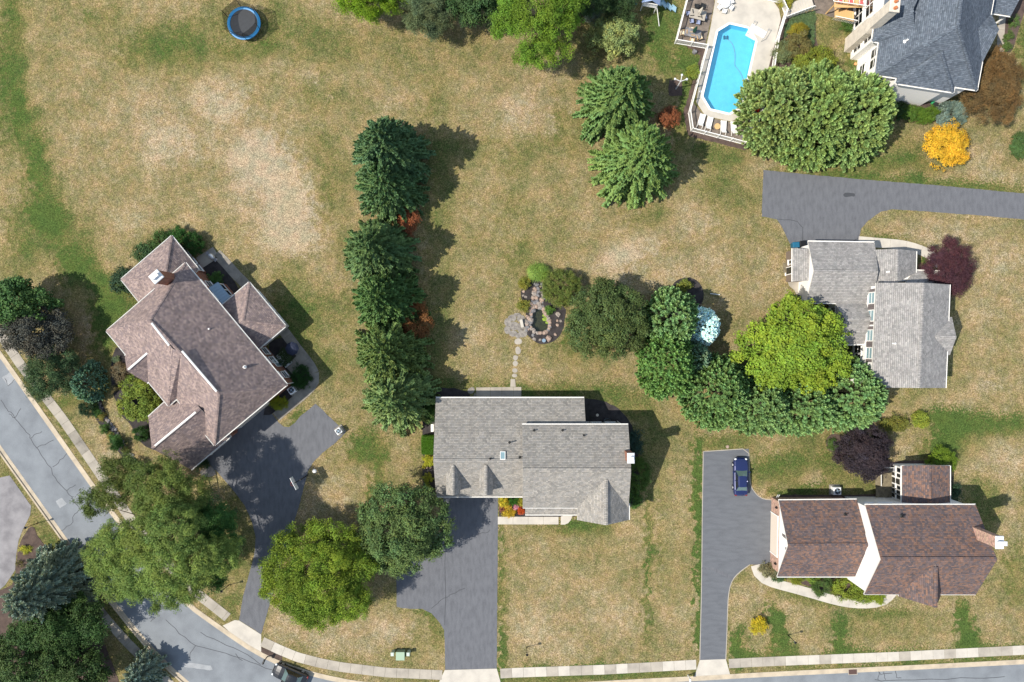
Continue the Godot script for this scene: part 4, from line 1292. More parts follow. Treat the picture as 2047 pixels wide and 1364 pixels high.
func gable(parent: Node, a: Array, c: Array, apex: Array, inset: Vector3, m: Material, drop := 0.24, base := 0.0) -> void:
	# the triangle of wall under a gable, set back from the roof edge
	var p := V(a) + inset + Vector3(0, -drop - base, 0)
	var q := V(c) + inset + Vector3(0, -drop - base, 0)
	var t := V(apex) + inset + Vector3(0, -drop, 0)
	var e := (q - p).normalized() * 0.3
	var b := MB.new()
	var back := inset.normalized() * 0.2
	b.tri(p + e, q - e, t)
	b.tri(q - e + back, p + e + back, t + back)
	b.quad(p + e, t, t + back, p + e + back)
	b.quad(t, q - e, q - e + back, t + back)
	put("gable_wall", b, m, parent)

func window(parent: Node, at: Vector3, n: Vector3, w: float, h: float, mid := 1, glass: Material = null, shutters := false, called := "window") -> void:
	var x := Vector3.UP.cross(n).normalized()
	var t := Transform3D(Basis(x, Vector3.UP, n), at)
	var b := MB.new()
	for s in [-1, 1]:
		b.box(Vector3(s * w * 0.5, 0, 0.03), Vector3(0.09, h + 0.09, 0.09), t)
		b.box(Vector3(0, s * h * 0.5, 0.031), Vector3(w + 0.1, 0.09, 0.096), t)
	b.box(Vector3(0, -h * 0.5 - 0.07, 0.06), Vector3(w + 0.2, 0.05, 0.16), t)
	for i in mid:
		b.box(Vector3(0, lerpf(-h * 0.5, h * 0.5, (i + 1.0) / (mid + 1)), 0.028), Vector3(w, 0.06, 0.07), t)
	var o := put(called, b, M.white, parent)
	b = MB.new()
	b.box(Vector3(0, 0, 0.018), Vector3(w - 0.05, h - 0.05, 0.03), t)
	put("pane", b, glass if glass else M.glass, o)
	if shutters:
		for s in [-1, 1]:
			b = MB.new()
			b.box(Vector3(s * (w * 0.5 + 0.25), 0, 0.03), Vector3(0.34, h + 0.1, 0.06), t)
			put("shutter", b, M.shutter, parent)

func edge_at(fp: PackedVector2Array, i: int, t: float, y: float) -> Array:
	var a := fp[i]
	var c := fp[(i + 1) % fp.size()]
	var p := a.lerp(c, t)
	var n := Vector2(c.y - a.y, a.x - c.x).normalized()
	if Geometry2D.is_point_in_polygon(p + n * 0.05, fp):
		n = -n
	return [Vector3(p.x, y, p.y), Vector3(n.x, 0, n.y)]

func win(parent: Node, fp: PackedVector2Array, i: int, t: float, y: float, w: float, h: float, mid := 1, shutters := false, glass: Material = null) -> void:
	var q := edge_at(fp, i, t, y)
	window(parent, q[0], q[1], w, h, mid, glass, shutters)

func chimney(parent: Node, px: float, py: float, top: float, base: float, size: Vector2, turn: float, m: Material, capm: Material, flues := 1) -> void:
	var at := P(px, py, top)
	var t := Transform3D(Basis(Vector3.UP, turn), Vector3(at.x, 0, at.z))
	var b := MB.new()
	b.box(Vector3(0, (top + base) * 0.5 - 0.15, 0), Vector3(size.x, top - base - 0.3, size.y), t)
	b.box(Vector3(0, top - 0.42, 0), Vector3(size.x + 0.12, 0.16, size.y + 0.12), t)
	var o := put("chimney", b, m, parent)
	b = MB.new()
	b.bevel_box(Vector3(0, top - 0.2, 0), Vector3(size.x + 0.16, 0.2, size.y + 0.16), 0.07, t)
	put("cap", b, capm, o)
	for i in flues:
		b = MB.new()
		var x := (i - (flues - 1) * 0.5) * 0.5
		b.bevel_box(Vector3(x, top + 0.08, 0), Vector3(0.36, 0.36, 0.4), 0.05, t)
		b.box(Vector3(x, top + 0.29, 0), Vector3(0.44, 0.04, 0.48), t)
		put("flue", b, M.pale, o)

func pipe(parent: Node, px: float, py: float, h: float, m: Material, r := 0.07, tall := 0.5) -> void:
	var a := P(px, py, h)
	var b := MB.new()
	b.tube(a + Vector3(0, -0.3, 0), a + Vector3(0, tall, 0), r, r, 8)
	b.tube(a + Vector3(0, -0.02, 0), a + Vector3(0, 0.1, 0), r * 2.4, r * 1.1, 8)
	put("vent_pipe", b, m, parent)

func downspout(parent: Node, a: Vector3, c: Vector3) -> void:
	var b := MB.new()
	var out := Vector3(c.x - a.x, 0, c.z - a.z)
	b.tube(a, Vector3(c.x, a.y - 0.5, c.z), 0.05, 0.05, 6)
	b.tube(Vector3(c.x, a.y - 0.5, c.z), c, 0.05, 0.05, 6)
	put("downspout", b, M.white, parent)

func brick_house() -> void:
	var o := thing("brick_house", "large brick house with mauve-brown hipped roofs and white ridge strips, set at an angle", "house")
	var m: Material = M.roof_brown
	# main block
	var N := [370, 526, 5.2]
	var W := [212.5, 662, 5.2]
	var E := [573, 769, 5.2]
	var SS := [428, 890, 5.2]
	var R1 := [299, 641, 9.6]
	var R2 := [437, 787, 9.6]
	var T := [344.5, 697, 9.55]
	var B := [336, 811, 5.2]
	var T2 := [361, 706, 9.58]
	var VV := [352.5, 797.5, 5.2]
	roof(o, [N, W, R1], m, [0])
	roof(o, [E, N, R1, R2], m, [0])
	roof(o, [SS, E, R2], m, [0])
	roof(o, [W, B, T, R1], m, [0])
	roof(o, [B, VV, T2, T], m, [0])
	roof(o, [VV, SS, R2, T2], m, [0])
	cap(o, N, R1, m)
	cap(o, W, R1, m)
	cap(o, E, R2, m)
	cap(o, SS, R2, m)
	cap(o, B, T, m)
	cap(o, [303, 646, 9.62], [338, 691, 9.62], M.white, 0.11, "ridge_vent", 0.1)
	cap(o, [364, 702, 9.62], [433, 783, 9.62], M.white, 0.11, "ridge_vent", 0.1)
	cap(o, R1, R2, m)
	var fp := grow(poly([370, 526, 573, 769, 428, 890, 352, 798, 336, 811, 212.5, 662], 5.2), -0.42)
	var wl := walls(o, fp, 0, 5.1, M.brick)
	# windows of the long wall towards the back garden
	for t in [0.12, 0.24, 0.46, 0.6, 0.72, 0.8, 0.93]:
		var e := edge_at(fp, 0, t, 1.7)
		for i in fp.size():
			pass
		win(o, fp, long_edge(fp, P2(470, 645, 5.2)), t, 1.75, 0.95, 1.45, 1)
		if t < 0.5 or t > 0.75:
			win(o, fp, long_edge(fp, P2(470, 645, 5.2)), t, 4.1, 0.95, 1.3, 1)
	var se := long_edge(fp, P2(500, 830, 5.2))
	for t in [0.2, 0.8]:
		win(o, fp, se, t, 4.1, 1.0, 1.25, 1)
	var q := edge_at(fp, se, 0.62, 1.15)
	garage_door(o, q[0], q[1], 4.6, 2.25, M.gdoor)
	q = edge_at(fp, long_edge(fp, P2(470, 645, 5.2)), 0.83, 1.05)
	window(o, q[0], q[1], 1.0, 2.1, 0, M.glass_pale, false, "door")
	# porch step in front of that door
	var b := MB.new()
	var t0 := Transform3D(Basis(Vector3.UP, atan2(-q[1].z, q[1].x)), Vector3(q[0].x, 0, q[0].z))
	b.bevel_box(Vector3(0.7, 0.16, 0), Vector3(1.0, 0.32, 1.9), 0.02, t0)
	put("step", b, M.pale, o)
	# wing at the top left, one storey
	var n0 := [342.5, 472, 3.2]
	var w0 := [242, 558.5, 3.2]
	var s0 := [288, 616, 3.2]
	var e0 := [396.5, 539, 3.2]
	var ap := [328, 560, 6.0]
	roof(o, [n0, w0, ap], m, [0])
	roof(o, [e0, n0, ap, [360, 580, 6.0]], m, [0])
	roof(o, [w0, s0, [340, 590, 6.0], ap], m, [0])
	cap(o, n0, ap, m)
	cap(o, w0, ap, m)
	fp = grow(poly([342.5, 472, 396.5, 539, 350, 620, 288, 616, 242, 558.5], 3.2), -0.4)
	walls(o, fp, 0, 3.1, M.brick)
	for t in [0.3, 0.62, 0.85]:
		win(o, fp, long_edge(fp, P2(372, 508, 3.2)), t, 1.55, 1.1, 1.5, 1)
	# wing towards the back garden, one storey
	n0 = [497.5, 565, 3.2]
	e0 = [570, 652, 3.2]
	ap = [486, 640, 5.0]
	var w1 := [428, 624, 3.2]
	var s1 := [505, 707, 3.2]
	roof(o, [n0, e0, ap], m, [0])
	roof(o, [w1, n0, ap, [455, 665, 5.0]], m, [0])
	roof(o, [e0, s1, [455, 665, 5.0], ap], m, [0])
	cap(o, n0, ap, m)
	cap(o, e0, ap, m)
	fp = grow(poly([497.5, 565, 570, 652, 505, 707, 428, 624], 3.2), -0.4)
	walls(o, fp, 0, 3.1, M.siding_cream)
	for t in [0.2, 0.5, 0.8]:
		win(o, fp, long_edge(fp, P2(540, 610, 3.2)), t, 1.6, 1.1, 1.5, 1)
	downspout(o, P(571, 653, 3.05), P(572, 655, 0.1))
	downspout(o, P(397, 541, 3.0), P(402, 547, 0.1))
	downspout(o, P(574, 771, 5.0), P(592, 764, 0.1))
	# small front gable
	var rk := [253, 741.5, 7.1]
	var rb := [299, 702, 7.1]
	roof(o, [[272, 690, 5.2], [249, 712, 5.2], rk, rb], m, [0])
	roof(o, [[292.5, 766, 5.2], [318, 742, 5.2], rb, rk], m, [0])
	cap(o, [256, 739, 7.14], [294, 706, 7.14], M.white, 0.11, "ridge_vent", 0.07)
	var inw := (V(rb) - V(rk)).normalized() * 0.35
	gable(o, [249, 712, 5.2], [292.5, 766, 5.2], rk, inw, M.siding_cream)
	fp = grow(poly([250, 712, 293, 766, 318, 742, 276, 690], 5.2), -0.35)
	walls(o, fp, 0, 4.95, M.brick)
	win(o, fp, long_edge(fp, P2(271, 739, 5.2)), 0.5, 3.9, 1.4, 1.4, 1)
	# garage wing
	rk = [303, 897, 7.5]
	rb = [399, 818, 7.5]
	roof(o, [[366, 771, 3.4], [296, 834, 3.4], rk, rb], m, [0])
	roof(o, [[381.5, 939, 3.4], [461, 872, 3.4], rb, rk], m, [0])
	cap(o, [309.5, 891.5, 7.54], [391, 824, 7.54], M.white, 0.11, "ridge_vent", 0.07)
	cap(o, rk, rb, m)
	inw = (V(rb) - V(rk)).normalized() * 0.35
	gable(o, [296, 834, 3.4], [381.5, 939, 3.4], rk, inw, M.siding_cream)
	fp = grow(poly([296, 834, 381.5, 939, 461, 872, 375, 768], 3.4), -0.35)
	walls(o, fp, 0, 3.2, M.brick)
	q = edge_at(fp, long_edge(fp, P2(421, 906, 3.4)), 0.5, 1.15)
	garage_door(o, q[0], q[1], 2.7, 2.2, M.gdoor)
	# chimney at the top left wall
	chimney(o, 310, 553, 9.3, 3.0, Vector2(1.15, 1.0), deg_to_rad(41), M.brick, M.pale, 2)
	pipe(o, 419.5, 658, 6.7, M.white, 0.09, 0.4)
	pipe(o, 489, 734, 6.9, M.white, 0.09, 0.4)
	# bay window with a seamed blue metal roof, in the angle of the back wing
	var by := P(448, 586, 2.6)
	var nb := (P(490, 548) - P(460, 575)).normalized()
	nb = Vector3(0.76, 0, -0.65)
	var xb := Vector3(0.65, 0, 0.76)
	var tb := Transform3D(Basis(xb, Vector3.UP, -nb), Vector3(by.x, 0, by.z) - nb * 0.3)
	b = MB.new()
	b.box(Vector3(0, 0.45, 0.2), Vector3(3.0, 0.9, 1.4), tb)
	var ob := put("bay_window", b, M.brick, o)
	for i in 3:
		b = MB.new()
		b.box(Vector3((i - 1) * 0.95, 1.65, -0.4), Vector3(0.82, 1.3, 0.06), tb)
		put("pane", b, M.glass, ob)
	b = MB.new()
	for i in 4:
		b.box(Vector3((i - 1.5) * 0.95, 1.65, -0.42), Vector3(0.12, 1.5, 0.12), tb)
	b.box(Vector3(0, 2.4, -0.42), Vector3(3.0, 0.12, 0.14), tb)
	b.box(Vector3(0, 0.93, -0.42), Vector3(3.0, 0.1, 0.14), tb)
	put("frame", b, M.white, ob)
	b = MB.new()
	var c0 := [tb * Vector3(-1.55, 2.45, -0.55), tb * Vector3(1.55, 2.45, -0.55), tb * Vector3(1.55, 3.2, 1.0), tb * Vector3(-1.55, 3.2, 1.0)]
	b.quad(c0[3], c0[2], c0[1], c0[0])
	b.quad(c0[0], c0[1], c0[1] + Vector3(0, -0.08, 0), c0[0] + Vector3(0, -0.08, 0))
	for i in 9:
		var f := i / 8.0
		b.tube((c0[0] as Vector3).lerp(c0[1], f) + Vector3(0, 0.015, 0), (c0[3] as Vector3).lerp(c0[2], f) + Vector3(0, 0.015, 0), 0.025, 0.025, 5)
	put("metal_roof", b, M.metal_blue, ob)

func long_edge(fp: PackedVector2Array, near: Vector2) -> int:
	var best := 0
	var d := 1e9
	for i in fp.size():
		var q := Geometry2D.get_closest_point_to_segment(near, fp[i], fp[(i + 1) % fp.size()])
		if q.distance_to(near) < d:
			d = q.distance_to(near)
			best = i
	return best

func garage_door(parent: Node, at: Vector3, n: Vector3, w: float, h: float, m: Material) -> void:
	var x := Vector3.UP.cross(n).normalized()
	var t := Transform3D(Basis(x, Vector3.UP, n), at)
	var b := MB.new()
	for i in 4:
		b.box(Vector3(0, -h * 0.5 + (i + 0.5) * h / 4, 0.03), Vector3(w, h / 4 - 0.02, 0.06), t)
	var o := put("garage_door", b, m, parent)
	b = MB.new()
	b.box(Vector3(0, h * 0.5 + 0.08, 0.05), Vector3(w + 0.3, 0.14, 0.1), t)
	for s in [-1, 1]:
		b.box(Vector3(s * (w * 0.5 + 0.08), 0, 0.05), Vector3(0.14, h, 0.1), t)
	put("frame", b, M.white, o)

func middle_house() -> void:
	var o := thing("grey_house", "wide house with taupe-grey shingle roofs and two small dormers over its garage, at bottom centre", "house")
	var m: Material = M.roof_taupe
	roof(o, [[1168, 796, 2.9], [871, 796, 2.9], [866, 922, 6.8], [1175, 922, 6.8]], m, [0])
	roof(o, [[872, 993, 3.0], [1046, 993, 3.0], [1048, 922, 6.8], [866, 922, 6.8]], m, [0])
	cap(o, [867, 922, 6.8], [1046, 922, 6.8], m, 0.22)
	var fp := grow(poly([871, 796, 1168, 796, 1168, 990, 871, 990], 2.95), -0.32)
	walls(o, fp, 0, 2.75, M.siding_cream)
	for t in [0.15, 0.4, 0.6, 0.85]:
		win(o, fp, long_edge(fp, P2(1000, 796, 2.9)), t, 1.5, 1.1, 1.4, 1)
	gable(o, [871, 796, 2.9], [872, 993, 3.0], [866, 922, 6.8], Vector3(0.3, 0, 0), M.siding_cream)
	gable(o, [1168, 796, 2.9], [1168, 993, 3.0], [1175, 922, 6.8], Vector3(-0.3, 0, 0), M.siding_cream)
	var q := edge_at(fp, long_edge(fp, P2(960, 990, 3)), 0.68, 1.15)
	garage_door(o, q[0], q[1], 5.0, 2.2, M.white)
	# two storey part
	roof(o, [[1256, 849.5, 5.3], [1044, 849.5, 5.3], [1045, 940, 8.3], [1262, 940, 8.3]], m, [0])
	roof(o, [[1045, 1016, 5.0], [1256.5, 1016, 5.0], [1262, 940, 8.3], [1045, 940, 8.3]], m, [])
	cap(o, [1046, 940, 8.3], [1261, 940, 8.3], m, 0.26)
	b_gutter(o, [1045, 1016, 5.0], [1154, 1016, 5.0])
	fp = grow(poly([1045, 849.5, 1256, 849.5, 1256, 1016, 1045, 1016], 5.15), -0.3)
	walls(o, fp, 0, 4.95, M.siding_cream)
	for t in [0.62, 0.75, 0.9]:
		win(o, fp, long_edge(fp, P2(1150, 849, 5.2)), t, 4.0, 1.1, 1.3, 1)
		win(o, fp, long_edge(fp, P2(1150, 849, 5.2)), t, 1.5, 1.2, 1.5, 1)
	gable(o, [1256, 849.5, 5.3], [1256.5, 1016, 5.0], [1262, 940, 8.3], Vector3(-0.3, 0, 0), M.siding_cream)
	gable(o, [1044, 849.5, 5.3], [1045, 1016, 5.0], [1045, 940, 8.3], Vector3(0.3, 0, 0), M.siding_cream)
	downspout(o, P(1240, 849, 5.2), P(1234, 842, 0.1))
	# cross gable on the street side
	roof(o, [[1154, 1011, 5.0], [1154, 1040, 5.0], [1211.5, 1050.5, 7.6], [1211.5, 943.5, 7.6]], m, [])
	roof(o, [[1257, 1040, 5.0], [1257, 1007, 5.0], [1211.5, 943.5, 7.6], [1211.5, 1050.5, 7.6]], m, [0])
	cap(o, [1211.5, 1050, 7.6], [1211.5, 946, 7.6], m, 0.22)
	fp = grow(poly([1154, 990, 1257, 990, 1257, 1040, 1154, 1040], 5.0), -0.3)
	walls(o, fp, 0, 4.8, M.siding_cream)
	for t in [0.3, 0.7]:
		win(o, fp, long_edge(fp, P2(1205, 1040, 5.0)), t, 3.8, 1.2, 1.4, 1)
	gable(o, [1154, 1040, 5.0], [1257, 1040, 5.0], [1211.5, 1050.5, 7.6], Vector3(0, 0, -0.3), M.siding_cream)
	# porch roof
	roof(o, [[1050, 1029, 2.9], [1154, 1029, 2.9], [1154, 1008, 3.7], [1050, 1008, 3.7]], m, [0], 0.16)
	for x in [1053, 1086, 1119, 1151]:
		var b := MB.new()
		var p := P(x, 1027, 2.7)
		b.tube(Vector3(p.x, 0, p.z), p, 0.09, 0.07, 8)
		put("porch_post", b, M.white, o)
	# dormers
	for d in [[905.5, 892, 920], [971, 957.5, 985]]:
		var dm := Node3D.new()
		dm.name = "dormer" if d[0] < 950 else "dormer_001"
		o.add_child(dm, true)
		var e: float = (d[2] - d[1]) * 0.5
		roof(dm, [[d[1], 941, 5.5], [d[1], 989, 5.5], [d[0], 991, 6.5], [d[0], 928, 6.5]], m, [], 0.12)
		roof(dm, [[d[2], 989, 5.5], [d[2], 941, 5.5], [d[0], 928, 6.5], [d[0], 991, 6.5]], m, [], 0.12)
		cap(dm, [d[0], 990.5, 6.5], [d[0], 930, 6.5], m, 0.17)
		var dfp := grow(poly([d[1], 942, d[2], 942, d[2], 988, d[1], 988], 5.5), -0.12)
		walls(dm, dfp, 3.0, 5.4, M.siding_cream)
		win(dm, dfp, long_edge(dfp, P2(d[0], 988, 5.5)), 0.5, 4.8, 0.7, 1.0, 1)
		gable(dm, [d[1], 989, 5.5], [d[2], 989, 5.5], [d[0], 991, 6.5], Vector3(0, 0, -0.15), M.siding_cream, 0.14)
	# skylight, pipes, chimney
	var a := P(1005, 911, 6.5)
	var b2 := MB.new()
	var tl := Transform3D(Basis(Vector3.RIGHT, -atan(0.56)), a + Vector3(0, 0.1, 0))
	for s in [-1, 1]:
		b2.box(Vector3(s * 0.27, 0, 0), Vector3(0.07, 0.16, 0.95), tl)
		b2.box(Vector3(0, 0.001, s * 0.45), Vector3(0.6, 0.16, 0.07), tl)
	var sk := put("skylight", b2, M.white, o)
	b2 = MB.new()
	b2.box(Vector3(0, 0.03, 0), Vector3(0.5, 0.05, 0.86), tl)
	put("pane", b2, M.glass_pale, sk)
	for v in [[1018.5, 885, 5.7], [1039, 915, 6.6], [1067.5, 861, 5.7], [1124.5, 861, 5.7], [1167, 871, 6.0], [980, 918, 6.7]]:
		pipe(o, v[0], v[1], v[2], M.dark, 0.07, 0.45 if v[0] != 1018.5 else 0.9)
	chimney(o, 1262, 917, 9.6, 0.0, Vector2(0.66, 1.0), 0, M.brick, M.pale, 1)
	var bb := MB.new()
	bb.box(P(868, 855, 1.6) + Vector3(-0.2, 0, 0), Vector3(0.3, 1.0, 0.9))
	put("meter_box", bb, M.white, o)

func b_gutter(o: Node, a: Array, c: Array) -> void:
	var b := MB.new()
	b.tube(V(a) + Vector3(0, -0.06, 0), V(c) + Vector3(0, -0.06, 0), 0.06, 0.06, 6)
	put("gutter", b, M.white, o)

func right_house() -> void:
	var o := thing("grey_house", "low rambling house with pale grey shingle roofs and white walls, at the right", "house")
	var m: Material = M.roof_grey
	# garage block
	roof(o, [[1749, 485, 3.0], [1615.6, 483, 3.0], [1627.4, 541.5, 4.75], [1756, 543, 4.75]], m, [0])
	roof(o, [[1612, 606.5, 3.0], [1745, 607, 3.0], [1756, 543, 4.75], [1627.4, 541.5, 4.75]], m, [])
	b_gutter(o, [1612, 606.5, 3.0], [1671, 607, 3.0])
	cap(o, [1628, 542, 4.75], [1752, 543, 4.75], m, 0.2)
	var fp := grow(poly([1613, 484, 1745, 485, 1745, 607, 1612, 606.5], 3.0), -0.3)
	walls(o, fp, 0, 2.85, M.siding_white)
	gable(o, [1615.6, 483, 3.0], [1612, 606.5, 3.0], [1627.4, 541.5, 4.75], Vector3(0.25, 0, 0), M.siding_white)
	gable(o, [1747, 485, 3.0], [1745, 607, 3.0], [1756, 543, 4.75], Vector3(-0.2, 0, 0), M.siding_white)
	var q := edge_at(fp, long_edge(fp, P2(1680, 484, 3)), 0.6, 1.1)
	garage_door(o, q[0], q[1], 5.0, 2.2, M.white)
	win(o, fp, long_edge(fp, P2(1640, 607, 3)), 0.9, 1.5, 1.3, 1.4, 1)
	# annex with a lean-to roof against the gable
	roof(o, [[1585, 496.5, 2.4], [1585, 563, 2.4], [1620, 561, 3.0], [1620, 497.5, 3.0]], m, [0], 0.14)
	fp = grow(poly([1585, 496.5, 1620, 496.5, 1620, 563, 1585, 563], 2.4), -0.14)
	walls(o, fp, 0, 2.3, M.siding_brown)
	win(o, fp, long_edge(fp, P2(1585, 550, 2.3)), 0.62, 1.35, 0.5, 0.9, 0)
	q = edge_at(fp, long_edge(fp, P2(1585, 550, 2.3)), 0.35, 1.05)
	window(o, q[0], q[1], 0.9, 2.0, 0, null, false, "door")
	# middle section, its ridge running up the picture
	roof(o, [[1832, 502, 3.0], [1831, 545, 3.0], [1793, 566, 4.5], [1794.5, 498, 4.5]], m, [0])
	roof(o, [[1722, 570, 3.0], [1725, 500, 3.0], [1794.5, 498, 4.5], [1793, 566, 4.5]], m, [])
	cap(o, [1794.5, 499, 4.5], [1793.5, 560, 4.5], m, 0.2)
	fp = grow(poly([1745, 500, 1832, 501, 1832, 567, 1745, 567], 3.0), -0.3)
	walls(o, fp, 0, 2.85, M.siding_white)
	gable(o, [1746, 499, 3.0], [1832, 502, 3.0], [1794.5, 498, 4.5], Vector3(0, 0, 0.25), M.siding_white)
	win(o, fp, long_edge(fp, P2(1790, 501, 3)), 0.7, 1.5, 1.4, 1.3, 1)
	# entrance porch roof
	roof(o, [[1890, 543, 2.8], [1830, 541, 2.8], [1793, 585, 3.75], [1896, 585, 3.75]], m, [0], 0.16)
	for x in [1836, 1862, 1886]:
		var b := MB.new()
		var p := P(x, 546, 2.6)
		b.tube(Vector3(p.x, 0, p.z), p, 0.08, 0.08, 8)
		put("porch_post", b, M.white, o)
	# section behind the bright maple
	roof(o, [[1671, 610, 2.9], [1671, 690, 2.9], [1690, 639, 4.3]], m, [])
	roof(o, [[1671, 689, 2.9], [1728, 688, 2.9], [1750, 637, 4.3], [1690, 639, 4.3]], m, [0])
	roof(o, [[1745, 607, 3.02], [1671, 607, 2.95], [1690, 639, 4.3], [1750, 637, 4.3]], m, [])
	cap(o, [1690, 639, 4.3], [1748, 637, 4.3], m, 0.2)
	fp = grow(poly([1674, 600, 1745, 600, 1745, 688, 1674, 688], 2.9), -0.3)
	walls(o, fp, 0, 2.75, M.siding_white)
	win(o, fp, long_edge(fp, P2(1673, 625, 2.9)), 0.75, 1.5, 1.4, 1.4, 2)
	# tall block with the long ridge
	roof(o, [[1742.5, 775, 5.5], [1752, 565.5, 5.5], [1846.5, 565.5, 7.4], [1838.4, 776, 7.4]], m, [])
	roof(o, [[1899, 569, 5.5], [1890.6, 776, 5.5], [1838.4, 776, 7.4], [1846.5, 565.5, 7.4]], m, [0])
	cap(o, [1846.5, 566, 7.4], [1838.4, 775, 7.4], m, 0.22)
	fp = grow(poly([1752, 566, 1899, 569, 1890.6, 776, 1742.5, 775], 5.5), -0.26)
	walls(o, fp, 0, 5.3, M.siding_white)
	gable(o, [1752, 565.5, 5.5], [1899, 569, 5.5], [1846.5, 565.5, 7.4], Vector3(0, 0, 0.22), M.siding_white)
	gable(o, [1742.5, 775, 5.5], [1890.6, 776, 5.5], [1838.4, 776, 7.4], Vector3(0, 0, -0.22), M.siding_white)
	var we := long_edge(fp, P2(1748, 660, 5.5))
	for t in [0.12, 0.3, 0.5, 0.68]:
		win(o, fp, we, 1.0 - t if fp[we].y > fp[(we + 1) % fp.size()].y else t, 4.2, 1.3, 1.35, 1, true, M.glass_pale)
	for t in [0.64, 0.74]:
		win(o, fp, we, 1.0 - t if fp[we].y > fp[(we + 1) % fp.size()].y else t, 1.5, 1.3, 1.6, 1)
	# gable bump on its far side
	roof(o, [[1880, 634, 5.2], [1903.5, 634, 5.2], [1912.5, 674, 6.5], [1872, 674, 6.5]], m, [])
	roof(o, [[1899.5, 710, 5.2], [1876, 710, 5.2], [1872, 674, 6.5], [1912.5, 674, 6.5]], m, [])
	cap(o, [1912, 674, 6.5], [1878, 674, 6.5], m, 0.18)
	fp = grow(poly([1870, 635, 1903, 635, 1899.5, 709, 1870, 709], 5.2), -0.25)
	walls(o, fp, 0, 5.0, M.siding_white)
	gable(o, [1903.5, 634, 5.2], [1899.5, 710, 5.2], [1912.5, 674, 6.5], Vector3(-0.25, 0, 0), M.siding_white)
	pipe(o, 1774, 544, 4.0, M.white, 0.1, 0.4)
	pipe(o, 1786, 687, 6.2, M.white, 0.11, 0.45)
	# steps of the annex door
	for i in 3:
		var b := MB.new()
		b.box(P(1577 - i * 4.5, 536, 0) + Vector3(0, 0.33 - i * 0.12, 0), Vector3(0.3, 0.06, 1.2))
		put("step", b, M.wood, o)
	var b3 := MB.new()
	b3.box(P(1605, 575, 0.3) + Vector3(0.1, 0, 0), Vector3(0.9, 0.6, 1.5))
	put("cellar_hatch", b3, M.grey, o)

